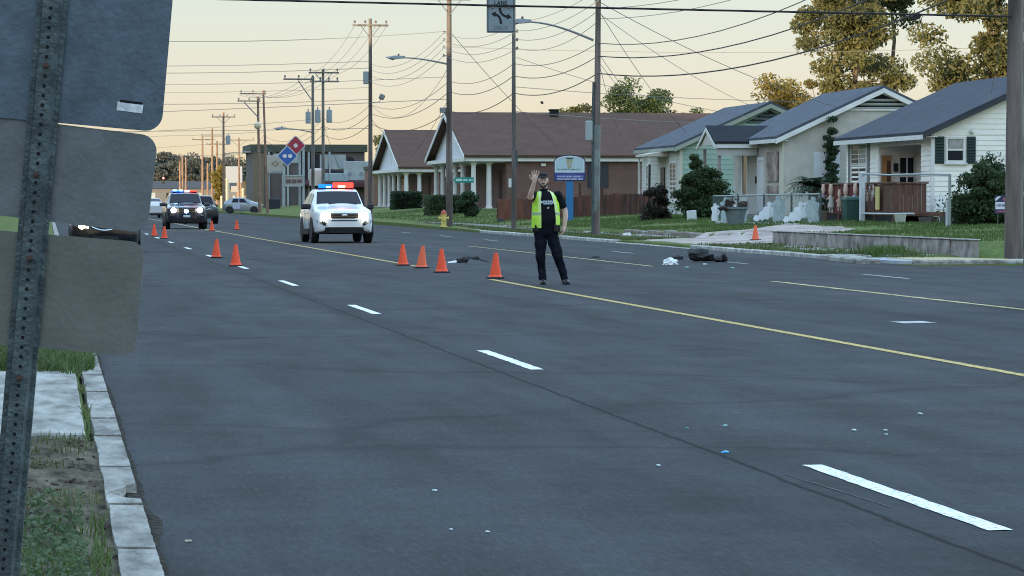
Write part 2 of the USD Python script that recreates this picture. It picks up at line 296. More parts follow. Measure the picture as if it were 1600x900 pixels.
# corner ramp at the side street with its yellow pad
rp = thing('corner_ramp', None, None, kind='structure')
part(rp, 'ramp_slab', ext(Polygon([(18.15, 66.6), (18.2, 63.2), (20.2, 62.4), (23.5, 61.8), (23.4, 63.6), (21.0, 65.2), (20.6, 66.8), (19.6, 67.4)]), .075), mat('ramp_concrete', (.30, .33, .36), .8, var=.15, scale=2, bump=.3))
part(rp, 'tactile_pad', mv(ext(Polygon([(18.7, 65.9), (18.9, 63.5), (21.2, 62.8), (21.0, 64.4), (20.2, 66.3)]), .014), 0, 0, .073), mat('pad_yellow', (.40, .32, .17), .8, var=.2, scale=3))
for (a, b, c, d) in ((17.5, 17.95, 63.4, 65.2), (17.7, 18.1, 65.4, 67.2), (18.0, 18.4, 67.3, 69.2), (18.3, 20.3, 62.0, 62.42), (20.4, 22.6, 61.5, 61.85), (18.6, 18.9, 67.9, 70.2)):
    part(rp, 'kerb_piece', rot(rbox(a, b, c, d, -.05, .11, .03), rng.uniform(-5, 5), [0, 0, 1], ((a + b) / 2, (c + d) / 2, 0)), M_CONC)
# driveway
M_DRIVE = mat('driveway_gravel', (.30, .23, .20), .95, var=.25, scale=1.2, col2=(.36, .30, .27), bump=.8, bscale=22)
dx = np.concatenate([[18.31, 18.32], np.arange(18.6, 25.8, .5)]); dy = np.arange(85.4, 95.1, .6)
drive_y = lambda X, Y: Y + 1.7 * np.maximum(0, X - 20.8)
dg = grid(dx, dy, lambda X, Y: np.where(X < 18.315, -.2, np.where(X < 19.3, .0 + .10 * ss(18.3, 19.3, X), np.maximum(terrain(X, drive_y(X, Y)), .10)) + .03)); dg.vertices[:, 1] = drive_y(dg.vertices[:, 0], dg.vertices[:, 1])
solo('driveway', dg, M_DRIVE, kind='structure', smooth=40)
# ------------------------------------------------------------------ retaining wall
M_BLOCK = mat('wall_concrete_weathered', (.20, .175, .16), .95, var=.3, scale=2.2, col2=(.30, .27, .25), bump=.8, bscale=14)
rw = thing('retaining_wall', 'low weathered concrete retaining wall below the lawn of the white house', 'wall', (20.8, 66.2, 0))
y = 0.0; rng = np.random.default_rng(11)
while y < 19.0:
    L = min(float(rng.uniform(1.5, 2.4)), 19.2 - y)
    z1 = .47 + rng.normal(0, .006)
    part(rw, 'wall_block', rbox(rng.normal(0, .012), .2, y + .012, y + L - .012, .0, z1, .02), M_BLOCK); y += L
part(rw, 'coping', rbox(-.03, .23, -.03, 19.2, .47, .50, .01), M_BLOCK)
lw = thing('low_garden_wall', 'low crumbling block wall left of the gravel driveway', 'wall', (20.75, 95.3, 0))
for k in range(9):
    part(lw, 'wall_block', rbox(rng.normal(0, .03), .22, k * 1.35 + .02, k * 1.35 + 1.32, .0, .33 + rng.normal(0, .03), .03), mat('block_brown', (.20, .17, .145), .95, var=.3, scale=2) if k % 3 else M_CONC2)

# ------------------------------------------------------------------ houses
def roofmat(name, c):
    n = {'g': ('geometry', {}), 'mp': ('mapping', {'scale': (1, 1, 1)}), 'n': ('noise_texture', {'scale': 1.1, 'detail': 7, 'roughness': .7}), 'n2': ('noise_texture', {'scale': 14, 'detail': 3}),
         'r': ('rgb_ramp', {'ramp': [(0, tuple(v * .6 for v in c)), (.4, c), (.65, tuple(v * 1.25 for v in c)), (1, tuple(v * 1.7 for v in c))]}),
         'r2': ('rgb_ramp', {'ramp': [(0, (.6, .6, .6)), (.5, (1, 1, 1)), (1, (1.4, 1.4, 1.4))]}), 'm': ('mix', {'mix_type': 'multiply', 'fac': 1.0}),
         'sp': ('separate_xyz', {}), 'w': ('math', {'math_type': 'multiply', 'value2': 14.0}), 'fr': ('math', {'math_type': 'fraction'}),
         'b': ('bump', {'strength': .7, 'distance': .02}), 'p': ('principled_bsdf', {'roughness': .9, 'specular_ior_level': .2})}
    return usdkit.material(stage, '/World/Looks/' + name, n, [('g.position', 'n.vector'), ('g.position', 'n2.vector'), ('n.fac', 'r.fac'), ('n2.fac', 'r2.fac'), ('r.color', 'm.color1'), ('r2.color', 'm.color2'),
        ('m.color', 'p.base_color'), ('g.position', 'sp.vector'), ('sp.z', 'w.value1'), ('w.value', 'fr.value1'), ('fr.value', 'b.height'), ('b.normal', 'p.normal')], surface='p.BSDF')
M_ROOFB = roofmat('roof_shingles_charcoal', (.052, .058, .072)); M_ROOFG = roofmat('roof_shingles_slate', (.075, .085, .105)); M_ROOFN = roofmat('roof_shingles_black', (.022, .024, .03))
M_ROOFR = roofmat('roof_shingles_brown', (.082, .046, .034))
M_TRIM = mat('trim_white', (.62, .62, .6), .55, var=.06, scale=2)
M_SIDING = mat('siding_white', (.84, .82, .75), .6, var=.05, scale=1.5, island=.04)
M_SIDGRN = mat('siding_pale_green', (.30, .42, .36), .65, var=.06, scale=1.5, island=.05)
M_STUCCO = mat('stucco_grey', (.43, .41, .37), .9, var=.12, scale=1.2, bump=.4, bscale=30)
M_GLASS = mat('window_glass', (.014, .017, .024), .2, spec=.14)
M_CURT = mat('window_curtain', (.30, .29, .27), .9, var=.2, scale=6)
M_SHUT = mat('shutter_green', (.022, .042, .042), .6)
M_DARK = mat('dark_void', (.02, .02, .022), .9)
M_SKIRT = mat('foundation_brick_dark', (.10, .085, .075), .95, var=.3, scale=3)

def lap(parent, ax, org, w, h, m, step=.18, clip=None, name='siding_board', u0=0.0):
    """Lap siding board by board on a wall: each board is a wedge, thick at its lower edge; clip(z) gives the left and right end at height z."""
    k = 0; z = 0.0
    while z < h - .02:
        z1 = min(z + step, h); a0, b0 = (u0, u0 + w) if clip is None else clip(z); a1, b1 = (u0, u0 + w) if clip is None else clip(z1)
        if b0 - a0 > .05:
            if b1 - a1 < 0: a1 = b1 = (a1 + b1) / 2
            V = [(a0, z, 0), (b0, z, 0), (b0, z, .028), (a0, z, .028), (a1, z1, 0), (b1, z1, 0), (b1, z1, .008), (a1, z1, .008)]
            m_ = hull(V)
            part(parent, name, onto(m_, ax, org), m)
        z = z1; k += 1
def window(parent, ax, org, w, h, cols=1, rows=2, frame=None, pane=None, t=.07, name='window', sill=True, proud=.05):
    """A window as a part: outer frame with its panes, muntins and sill as sub-parts."""
    fr = frame or M_TRIM
    out = sbox(0, 0, w, h).difference(sbox(t, t, w - t, h - t))
    p = part(parent, name, onto(ext(out, proud), ax, org), fr)
    iw, ih = (w - 2 * t), (h - 2 * t)
    for c in range(cols):
        for r in range(rows):
            x0, y0 = t + iw * c / cols, t + ih * r / rows
            part(p, 'pane', onto(box(x0 + .012, x0 + iw / cols - .012, y0 + .012, y0 + ih / rows - .012, .012, .02 + .006 * (r % 2)), ax, org), (pane or M_GLASS) if not isinstance(pane, list) else pane[(c + r) % len(pane)])
    for c in range(1, cols): part(p, 'muntin', onto(box(t + iw * c / cols - .03, t + iw * c / cols + .03, t, h - t, .01, .043), ax, org), fr)
    for r in range(1, rows): part(p, 'muntin', onto(box(t, w - t, t + ih * r / rows - .03, t + ih * r / rows + .03, .01, .04), ax, org), fr)
    if sill: part(p, 'sill', onto(box(-.06, w + .06, -.06, .0, .0, .10), ax, org), fr)
    return p
def gable_roof(t, x0, xr, x1, y0, y1, ze, zr, m, th=.13, trim=M_TRIM, bb=None, d=.19):
    """Two roof slopes over a ridge along Y, a fascia along the street eave, barge boards on the near rake."""
    for k, (a, za, b, zb) in enumerate(((x0, ze, xr, zr), (xr, zr, x1, ze))):
        P = [(a, za), (b, zb), (b, zb + th), (a, za + th)]
        p = part(t, 'roof', mv(rot(ext(Polygon(P), y1 - y0), 90, [1, 0, 0]), 0, y1, 0), m)
    bb = bb or trim
    part(t, 'barge_board', mv(rot(ext(Polygon([(x0, ze - d), (xr, zr - d), (xr, zr + .01), (x0, ze + .01)]), .04), 90, [1, 0, 0]), 0, y0 - .003, 0), bb)
    part(t, 'barge_board', mv(rot(ext(Polygon([(x1, ze - d), (xr, zr - d), (xr, zr + .01), (x1, ze + .01)]), .04), 90, [1, 0, 0]), 0, y0 - .003, 0), bb)
    part(t, 'fascia', box(x0 - .03, x0 - .004, y0, y1, ze - .14, ze + .02), trim)
    part(t, 'soffit', box(x0 + .01, x0 + .55, y0 + .05, y1 - .02, ze - .06, ze - .03), trim)
def louvre(t, x0, x1, zb, zr, y, step, m, n_):
    xm = (x0 + x1) / 2
    part(t, 'gable_vent', onto(ext(Polygon([(x0, zb), (x1, zb), (xm, zr)]), .02), SIDE, (0, y, 0)), M_DARK)
    z = zb + .03; v = t.GetChildren()[-1]
    while z < zr - .12:
        f = (zr - z) / (zr - zb); a = xm - (xm - x0) * f * .96; b = xm + (x1 - xm) * f * .96
        s = rot(box(a, b, -.012, .012, -.05, .05), 35, [1, 0, 0]); part(v, 'slat', mv(s, 0, y - .045, z), m); z += step
# ---- white house with charcoal roof (nearest)
h3 = thing('white_house', 'white clapboard house with charcoal roof and dark green shutters, nearest on the right', 'house', (30.8, 102.6, .5))
W, L, ze, zr, xr = 9.0, 11.6, 3.22, 5.36, 4.5
part(h3, 'wall', box(.05, W, 7.05, L, .3, ze), M_SIDING); part(h3, 'wall', box(1.5, W, .06, 7.05, .3, ze), M_SIDING); part(h3, 'wall', box(.05, 1.5, .05, 1.45, .3, ze), M_SIDING)
part(h3, 'gable_wall', onto(ext(Polygon([(.02, ze), (W, ze), (xr, zr - .05)]), .1), SIDE, (0, .16, 0)), M_SIDING)
part(h3, 'foundation', box(.10, W - .05, .10, L, -.4, .3), M_SKIRT)
lap(h3, SIDE, (0, .05, .3), W, ze - .3, M_SIDING)
sl = (zr - ze) / (xr + .4)
lap(h3, SIDE, (0, .05, ze), W, 1.35, M_SIDING, clip=lambda z: (max(0, z / sl - .25), W - max(0, z / sl - .25)))
part(h3, 'gable_panel', onto(ext(Polygon([(3.0, ze + 1.36), (xr * 2 - 3.0, ze + 1.36), (xr, zr - .12)]), .03), SIDE, (0, .045, 0)), mat('gable_panel_white', (.62, .63, .66), .5))
part(h3, 'trim_band', box(2.9, 6.1, -.01, .03, ze + 1.31, ze + 1.37), M_TRIM)
part(h3, 'corner_board', box(-.03, .09, -.012, .06, .3, ze), M_TRIM)
lap(h3, FRONT, (.05, L, .3), L - 7.05, ze - .3, M_SIDING)
lap(h3, FRONT, (.05, 1.45, .3), 1.4, ze - .3, M_SIDING)
lap(h3, FRONT, (1.5, 7.05, .45), 7.0, ze - .45, M_SIDING)
lap(h3, SIDE, (.05, 7.05, .3), 1.45, ze - .3, M_SIDING)
gable_roof(h3, -.4, xr, W + .4, -.25, L + .25, ze - .06, zr, M_ROOFB, bb=mat('drip_edge_dark', (.04, .042, .05), .6), d=.10)
part(h3, 'porch_beam', box(-.02, .16, 1.4, 7.1, ze - .34, ze - .07), M_TRIM)
part(h3, 'porch_floor', box(-.1, 1.6, 1.2, 7.3, .25, .45), mat('porch_boards', (.12, .085, .07), .8, var=.2, scale=5))
w_ = window(h3, FRONT, (.05, 10.9, 1.35), 2.3, 1.75, 2, 2, pane=[M_GLASS, M_GLASS, M_CURT], t=.1)
for yy in (11.25, 8.5): part(h3, 'shutter', onto(rbox(0, .3, 0, 1.75, 0, .05, .01), FRONT, (.045, yy, 1.35)), mat('shutter_grey', (.16, .17, .17), .7))
window(h3, FRONT, (1.5, 4.6, .95), 2.2, 2.1, 2, 2, pane=[M_GLASS], t=.1)
window(h3, SIDE, (.80, 7.03, 1.02), .66, 1.52, 2, 2, pane=[M_GLASS], t=.06)
d_ = part(h3, 'door', onto(rbox(0, .40, 0, 2.1, 0, .05, .01), SIDE, (.13, 7.03, .46)), mat('door_orange_wood', (.36, .19, .08), .6, var=.15, scale=3))
part(d_, 'handle', onto(trimesh.creation.icosphere(1, .04), SIDE, (.45, 6.97, 1.45)), M_DARK)
part(d_, 'door_glass', onto(box(.22, .36, .9, 1.9, .045, .056), SIDE, (.13, 7.03, .46)), mat('door_glass_brown', (.09, .05, .03), .3))
part(h3, 'door_frame', onto(ext(sbox(-.06, 0, .46, 2.17).difference(sbox(0, 0, .40, 2.1)), .07), SIDE, (.13, 7.03, .46)), M_TRIM)
part(h3, 'mailbox', onto(rbox(0, .16, 0, .32, 0, .12, .03), SIDE, (.61, 7.02, 1.95)), M_DARK)
part(h3, 'notice', onto(box(0, .42, 0, .26, 0, .02), SIDE, (.16, 6.96, 1.05)), mat('notice_yellow', (.65, .5, .05), .6))
window(h3, SIDE, (.50, .03, 2.2), .72, .92, 1, 2, pane=[M_GLASS, M_CURT], t=.08)
for x_ in (.12, 1.27):
    s_ = part(h3, 'shutter', onto(rbox(0, .33, 0, .96, 0, .05, .01), SIDE, (x_, .03, 2.17)), M_SHUT)
    for q in range(9): part(s_, 'slat', onto(rot(box(.04, .29, -.012, .012, -.03, .03), -30, [1, 0, 0]), SIDE, (x_, -.03, 2.25 + q * .1)), M_SHUT)
window(h3, SIDE, (3.2, .03, 2.1), .8, .9, 1, 2, t=.07)
part(h3, 'awning', onto(ext(Polygon([(-.15, 0), (1.0, 0), (.42, .38)]).difference(Polygon([(.0, .05), (.85, .05), (.42, .30)])), .3), SIDE, (3.2, .02, 3.0)), M_TRIM)
part(h3, 'gable_light', onto(lathe([(0, 0), (.08, .0), (.09, .05), (.05, .12), (0, .13)], 10), SIDE, (1.45, .02, 3.3)), M_TRIM)
part(h3, 'meter_pipe', tube([(.02, -.06, .2), (.02, -.06, .7)], .03, 6), M_TRIM)
for q in range(3): part(h3, 'step', rbox(-.75 + q * .25, -.5 + q * .25, -.3, 1.15, -.3, .05 + q * .14, .02), mat('step_brick', (.13, .10, .09), .95, var=.3, scale=5))
# ---- grey house with slate roof (middle)
h2 = thing('grey_house', 'grey stucco house with slate roof, boarded front and gabled porch', 'house', (29.95, 120.9, .55))
W, L, ze, zr, xr = 8.4, 9.2, 3.35, 5.45, 4.2
part(h2, 'wall', box(.02, W, .02, L, -.4, ze), M_STUCCO)
part(h2, 'gable_wall', onto(ext(Polygon([(.0, ze), (W, ze), (xr, zr - .05)]), .1), SIDE, (0, .12, 0)), M_STUCCO)
gable_roof(h2, -.38, xr, W + .38, -.25, L + .25, ze - .02, zr, M_ROOFG)
louvre(h2, 2.6, 5.8, ze + 1.25, zr - .22, .0, .17, mat('louvre_grey', (.42, .44, .43), .7), 6)
part(h2, 'vent_frame', onto(ext(Polygon([(2.4, ze + 1.18), (6.0, ze + 1.18), (xr, zr - .12)]).difference(Polygon([(2.65, ze + 1.25), (5.75, ze + 1.25), (xr, zr - .24)])), .06), SIDE, (0, .01, 0)), M_TRIM)
part(h2, 'side_window_board', onto(rbox(0, 1.1, 0, 1.05, 0, .05, .015), SIDE, (1.3, .02, 1.75)), mat('board_white', (.55, .57, .60), .5, var=.05, scale=2))
part(h2, 'corner_board', box(-.03, .02, -.012, .55, -.2, ze - .05), mat('trim_cream', (.55, .51, .42), .7))
M_BOARD = mat('boarded_plywood', (.20, .165, .14), .9, var=.35, scale=1.6, col2=(.33, .25, .22))
part(h2, 'window_board', onto(rbox(0, 2.0, 0, 1.25, 0, .06, .01), FRONT, (.02, 2.75, 1.6)), M_BOARD, label='weathered plywood board over the front window')
part(h2, 'window_board', onto(rbox(0, 1.8, 0, 1.0, 0, .06, .01), FRONT, (.02, 2.65, .45)), M_BOARD)
part(h2, 'door', onto(rbox(0, .95, 0, 2.15, 0, .05, .01), FRONT, (.01, 4.2, .35)), mat('door_white', (.6, .61, .63), .5))
part(h2, 'door_frame', onto(ext(sbox(-.12, 0, 1.07, 2.3).difference(sbox(0, 0, .95, 2.15)), .09), FRONT, (.018, 4.2, .35)), M_TRIM)
part(h2, 'house_number_box', onto(rbox(0, .16, 0, .3, 0, .08, .02), FRONT, (.02, 4.75, 1.55)), M_DARK)
window(h2, FRONT, (.02, 7.4, .85), 1.1, 2.05, 1, 1, pane=mat('pane_brown', (.06, .05, .045), .2), t=.13)
# porch: ridge runs out to the street
yc = 6.1; px0, zt = -1.9, 3.95
for sgn in (-1, 1):
    pr = [(px0, yc, zt), (2.2, yc, zt), (2.2, yc + sgn * 1.75, ze - .12), (px0, yc + sgn * 1.75, ze - .12)]
    V = np.array(pr + [(a, b, c + .1) for a, b, c in pr]); part(h2, 'porch_roof', hull(V), M_ROOFN)
part(h2, 'porch_gable', onto(ext(Polygon([(-1.6, 0), (1.6, 0), (0, zt - ze + .06)]), .06), FRONT, (px0 + .12, yc, ze - .16)), mat('porch_gable_cream', (.50, .47, .42), .7))
for sgn in (-1, 1):
    part(h2, 'barge_board', onto(ext(Polygon([(0, zt - ze + .12), (sgn * 1.8, -.08), (sgn * 1.8, -.24), (0, zt - ze - .06)]), .05), FRONT, (px0 + .02, yc, ze - .1)), M_TRIM)
part(h2, 'porch_fascia', box(px0 + .05, .0, yc - 1.72, yc - 1.66, ze - .30, ze - .1), M_TRIM)
part(h2, 'porch_beam', box(px0 + .15, -.01, yc - 1.6, yc - 1.45, ze - .62, ze - .3), mat('porch_beam_grey', (.42, .42, .40), .7))
for x_, y_ in ((px0 + .2, yc - 1.5), (px0 + .2, yc + 1.4)): part(h2, 'porch_post', rbox(x_, x_ + .13, y_, y_ + .13, -.2, ze - .3, .01), mat('post_taupe', (.30, .27, .24), .8))
part(h2, 'porch_floor', rbox(px0, .0, yc - 1.7, yc + 1.7, -.2, .25, .03), M_CONC2)
# ---- pale green house
h1 = thing('green_house', 'pale green clapboard house with dark roof, farthest of the three small houses', 'house', (30.15, 142.2, .6))
W, L, ze, zr, xr = 8.8, 9.6, 3.32, 5.42, 4.4
part(h1, 'wall', box(.03, W, .03, L, -.4, ze), M_SIDGRN)
part(h1, 'gable_wall', onto(ext(Polygon([(.0, ze), (W, ze), (xr, zr - .05)]), .1), SIDE, (0, .14, 0)), M_SIDGRN)
lap(h1, SIDE, (0, .03, .1), W, ze - .1, M_SIDGRN, step=.24)
sl = (zr - ze) / (xr + .35)
lap(h1, SIDE, (0, .03, ze), W, 1.5, M_SIDGRN, step=.24, clip=lambda z: (max(0, z / sl - .25), W - max(0, z / sl - .25)))
part(h1, 'trim_band', box(0, W, -.02, .03, ze - .06, ze + .04), mat('band_green', (.36, .48, .42), .6))
M_SIDG2 = mat('siding_cream', (.52, .53, .48), .65, var=.05, scale=1.5, island=.05)
lap(h1, FRONT, (.03, L, .1), L, ze - .1, M_SIDG2, step=.22)
gable_roof(h1, -.35, xr, W + .35, -.25, L + .25, ze - .02, zr, M_ROOFG, trim=mat('trim_sage', (.30, .33, .28), .7))
louvre(h1, 3.2, 5.6, ze + 1.2, zr - .3, .0, .16, mat('louvre_teal', (.10, .15, .17), .7), 5)
window(h1, FRONT, (.03, 8.4, 1.0), 1.1, 1.6, 1, 2, t=.09)
part(h1, 'door', onto(rbox(0, .95, 0, 2.1, 0, .05, .01), FRONT, (.0, 4.6, .3)), mat('door_dark', (.05, .035, .03), .5))
window(h1, FRONT, (.03, 2.6, .7), 1.7, 2.0, 2, 2, t=.12)
part(h1, 'porch_roof', hull([(-1.1, 2.8, ze - .3), (0, 2.8, ze - .1), (-1.1, 5.6, ze - .3), (0, 5.6, ze - .1), (-1.1, 2.8, ze - .4), (0, 2.8, ze - .4), (-1.1, 5.6, ze - .4), (0, 5.6, ze - .4)]), mat('porch_cream', (.5, .46, .4), .7))
for y_ in (2.9, 5.4): part(h1, 'porch_post', box(-1.0, -.9, y_, y_ + .1, -.3, ze - .35), M_TRIM)
part(h1, 'corner_board', box(-.04, .1, -.02, .06, -.2, ze - .06), mat('trim_cream', (.55, .51, .42), .7))

# ---- brick halls with white pediments
def bricks(name, c):
    n = {'g': ('geometry', {}), 'sp': ('separate_xyz', {}), 'ad': ('math', {'math_type': 'add'}), 'cx': ('combine_xyz', {}),
         'b': ('brick_texture', {'color1': c, 'color2': tuple(v * .68 for v in c), 'mortar': (.17, .14, .125), 'scale': 1.0, 'mortar_size': .008, 'brick_width': .21, 'row_height': .075}),
         'n': ('noise_texture', {'scale': .8, 'detail': 4}), 'r': ('rgb_ramp', {'ramp': [(0, (.7, .7, .7)), (1, (1.3, 1.25, 1.25))]}), 'm': ('mix', {'mix_type': 'multiply', 'fac': 1.0}), 'p': ('principled_bsdf', {'roughness': .9})}
    return usdkit.material(stage, '/World/Looks/' + name, n, [('g.position', 'sp.vector'), ('sp.x', 'ad.value1'), ('sp.y', 'ad.value2'), ('ad.value', 'cx.x'), ('sp.z', 'cx.y'), ('cx.vector', 'b.vector'),
        ('g.position', 'n.vector'), ('n.fac', 'r.fac'), ('b.color', 'm.color1'), ('r.color', 'm.color2'), ('m.color', 'p.base_color')], surface='p.BSDF')
M_BRICK = bricks('brick_red_brown', (.155, .070, .054))
def brick_hall(label, X0, Y0, zb, dep, length, ze, zr, porch_y=3.2, extra=0):
    t = thing('brick_hall', label, 'building', (X0, Y0, zb))
    # street porch: columns at x=0, body wall set back by 2.0 on the near part
    ym = dep / 2
    part(t, 'wall', box(2.6, length, 0, dep, -.6, ze), M_BRICK)
    part(t, 'porch_wall', box(2.55, 2.6, .4, dep - .4, -.6, ze), M_BRICK)
    for k, y_ in enumerate((.25, dep * .27, dep * .46, dep * .62, dep * .8, dep - .25)):
        c = part(t, 'column', lathe([(0, 0), (.24, 0), (.24, .12), (.19, .16), (.165, ze - .55), (.2, ze - .5), (.25, ze - .42), (.25, ze - .3), (0, ze - .3)], 14, (.35, y_, 0)), M_TRIM, smooth=35)
    part(t, 'porch_floor', rbox(-.3, 2.6, -.1, dep + .1, -.6, .0, .03), M_CONC2)
    part(t, 'step', rbox(-.7, -.28, .2, dep - .2, -.6, -.18, .03), M_CONC2)
    part(t, 'entablature', box(.0, 2.7, .0, dep, ze - .32, ze - .02), M_TRIM)
    part(t, 'cornice', box(-.25, length + .2, -.32, -.0, ze - .26, ze + .0), M_TRIM)
    part(t, 'cornice', box(-.32, -.0, -.3, dep + .3, ze - .26, ze - .01), M_TRIM)
    part(t, 'pediment', onto(ext(Polygon([(-dep / 2, 0), (dep / 2, 0), (0, zr - ze - .05)]), .1), FRONT, (.3, ym, ze)), mat('pediment_white', (.6, .62, .66), .6))
    part(t, 'pediment_seam', onto(box(-.06, .06, .1, (zr - ze) * .6, 0, .03), FRONT, (.205, ym, ze)), M_TRIM)
    part(t, 'roof', hull([(-.4, -.45, ze), (length + .4, -.45, ze), (length + .4, ym, zr), (-.4, ym, zr), (-.4, -.45, ze + .16), (length + .4, -.45, ze + .16), (length + .4, ym, zr + .16), (-.4, ym, zr + .16)]), M_ROOFR)
    part(t, 'roof', hull([(-.4, dep + .45, ze), (length + .4, dep + .45, ze), (length + .4, ym, zr), (-.4, ym, zr), (-.4, dep + .45, ze + .16), (length + .4, dep + .45, ze + .16), (length + .4, ym, zr + .155), (-.4, ym, zr + .155)]), M_ROOFR)
    for sgn in (-1, 1):
        part(t, 'barge_board', onto(ext(Polygon([(0, zr - ze + .12), (sgn * (dep / 2 + .46), .14), (sgn * (dep / 2 + .46), -.16), (0, zr - ze - .2)]), .05), FRONT, (-.4, ym, ze)), M_TRIM)
    part(t, 'column', lathe([(0, 0), (.24, 0), (.24, .12), (.19, .16), (.165, ze - .55), (.2, ze - .5), (.25, ze - .42), (.25, ze - .3), (0, ze - .3)], 14, (1.45, .45, 0)), M_TRIM, smooth=35)
    part(t, 'porch_door', box(2.50, 2.555, 1.6, 3.0, .0, 2.6), mat('recess_brown', (.055, .035, .032), .9))
    return t
bB = brick_hall('long brick hall with brown roof, white pediment and columns behind the street sign', 28.6, 204.8, .8, 20.5, 24.0, 3.5, 6.75)
part(bB, 'side_window', onto(box(0, 1.5, 0, 2.2, 0, .03), SIDE, (8.25, -.0, 1.4)), mat('hall_window', (.03, .035, .05), .15))
part(bB, 'wall_notice', onto(box(0, .2, 0, .6, 0, .05), SIDE, (2.75, -.0, 1.45)), M_TRIM)
part(bB, 'wall_lamp', onto(rbox(0, .35, 0, .2, 0, .12, .03), SIDE, (5.0, -.0, 2.9)), M_TRIM)
part(bB, 'roof_vent', mv(cat_([rbox(-.3, .3, -.3, .3, 0, .5, .03), rbox(-.36, .36, -.36, .36, .5, .62, .03)]), 7.5, 9.4, 6.5), M_DARK)
bA = brick_hall('smaller brick hall with brown roof and white pediment, farther along the street', 28.8, 245.8, .8, 20.0, 22.0, 3.15, 6.4)
part(bA, 'wall_lamp', onto(rbox(0, .45, 0, .45, 0, .16, .05), SIDE, (3.3, -.0, 2.45)), mat('lamp_pale', (.8, .78, .7), .4))
part(bA, 'side_window', onto(box(0, 1.4, 0, 2.4, 0, .03), SIDE, (5.6, -.0, .0)), mat('hall_window', (.03, .035, .05), .15))
part(bA, 'downpipe', tube([(2.6, -.08, 0), (2.6, -.08, 1.1)], .06, 6), M_TRIM)
# ------------------------------------------------------------------ trees, shrubs, grass
M_BARK = mat('bark', (.13, .10, .075), .95, var=.3, scale=5, bump=.8, bscale=20)
GOLD = leafmat('foliage_gold', [(0, (.075, .08, .035)), (.3, (.155, .15, .06)), (.6, (.25, .215, .08)), (.85, (.33, .265, .09)), (1, (.40, .26, .11))], .42)
OLIVE = leafmat('foliage_olive', [(0, (.03, .038, .016)), (.35, (.08, .085, .03)), (.7, (.15, .14, .042)), (1, (.22, .17, .05))], .3)
GREEN = leafmat('foliage_green', [(0, (.028, .042, .02)), (.4, (.065, .095, .035)), (.75, (.11, .145, .05)), (1, (.16, .18, .07))], .3)
DARKG = leafmat('foliage_dark_green', [(0, (.018, .034, .018)), (.4, (.038, .068, .032)), (.75, (.068, .105, .045)), (1, (.11, .145, .06))], .2)
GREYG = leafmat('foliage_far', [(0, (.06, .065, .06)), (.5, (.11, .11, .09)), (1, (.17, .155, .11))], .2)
ORANGE = leafmat('foliage_orange', [(0, (.10, .08, .022)), (.4, (.24, .18, .04)), (.75, (.36, .25, .055)), (1, (.45, .26, .07))], .35)
def leaves(C, size, rng, flat=0.0):
    """Folded leaf quads at the points C."""
    n = len(C); a = rng.normal(size=(n, 3)); a[:, 2] *= (1 - flat); a /= np.linalg.norm(a, axis=1, keepdims=True)
    b = rng.normal(size=(n, 3)); b -= a * (a * b).sum(1, keepdims=True); b /= np.linalg.norm(b, axis=1, keepdims=True); c = np.cross(a, b)
    s = size * rng.uniform(.6, 1.4, (n, 1)); w = s * rng.uniform(.35, .6, (n, 1))
    V = np.stack([C - a * s * .5, C + b * w * .5 + c * w * .12, C + a * s * .5, C - b * w * .5 + c * w * .12], 1).reshape(-1, 3)
    k = np.arange(n)[:, None] * 4; F = np.concatenate([k + [0, 1, 2], k + [0, 2, 3]])
    return trimesh.Trimesh(V, F, process=False)
def crown_points(rng, centre, R, n_cl, per, cr=.30, shell=.55, cone=0.0):
    R = np.asarray(R, float); P = []; cs = []
    for k in range(n_cl):
        d = rng.normal(size=3); d /= np.linalg.norm(d); r = shell + (1 - shell) * rng.random() ** .7
        if rng.random() < .25: r *= rng.uniform(.2, .8)
        q = d * r
        if cone: q[:2] *= 1 - cone * (q[2] + 1) / 2
        c = q * R; cs.append(centre + c)
        m = int(per * rng.uniform(.5, 1.5)); s = cr * rng.uniform(.6, 1.25)
        o = rng.normal(size=(m, 3)); o /= np.linalg.norm(o, axis=1, keepdims=True) + 1e-9
        o *= (rng.random((m, 1)) ** .45) * s * R.mean() * np.array([1.15, 1.15, .7]); P.append(centre + c + o)
    return np.vstack(P), np.array(cs)
def tree(name, label, loc, h, R, zc, m, n_cl=40, per=220, leaf=.24, seed=1, tr=.22, cr=.30, group=None, shell=.5, lean=(0, 0), cone=0.0, limbs=14):
    rng = np.random.default_rng(seed); t = thing(name, label, 'tree', loc, group=group)
    P, cs = crown_points(rng, np.array([lean[0], lean[1], zc]), R, n_cl, per, cr, shell, cone)
    z = np.linspace(-.3, zc + R[2] * .6, 9)
    tp = np.stack([lean[0] * (z / zc).clip(0) + .12 * np.sin(z * 1.3 + seed), lean[1] * (z / zc).clip(0) + .1 * np.cos(z * 1.1 + seed), z], 1)
    parts_ = [tube(tp, np.linspace(tr, tr * .18, 9) * np.where(z < .2, 1.35, 1), 9)]
    for c in cs[rng.permutation(len(cs))[:limbs]]:
        k = int(np.clip(np.searchsorted(z, c[2] - .35 * np.linalg.norm(c[:2] - tp[4, :2]) - .5) , 2, 7)); a = tp[k]
        mid = (a + c) / 2 + rng.normal(size=3) * .15 + [0, 0, -.15]
        parts_.append(tube([a, mid, c], [tr * .38, tr * .22, tr * .06], 5))
    part(t, 'trunk', cat_(parts_), M_BARK, smooth=60)
    part(t, 'crown', leaves(P, leaf, rng), m)
    return t
tree('autumn_tree', 'tall loose golden tree behind the grey house, its top cut by the frame', (42.6, 156, .6), 17, (3.3, 3.3, 6.6), 10.4, GOLD, 70, 420, .24, 3, .24, .205, shell=.4, limbs=40)
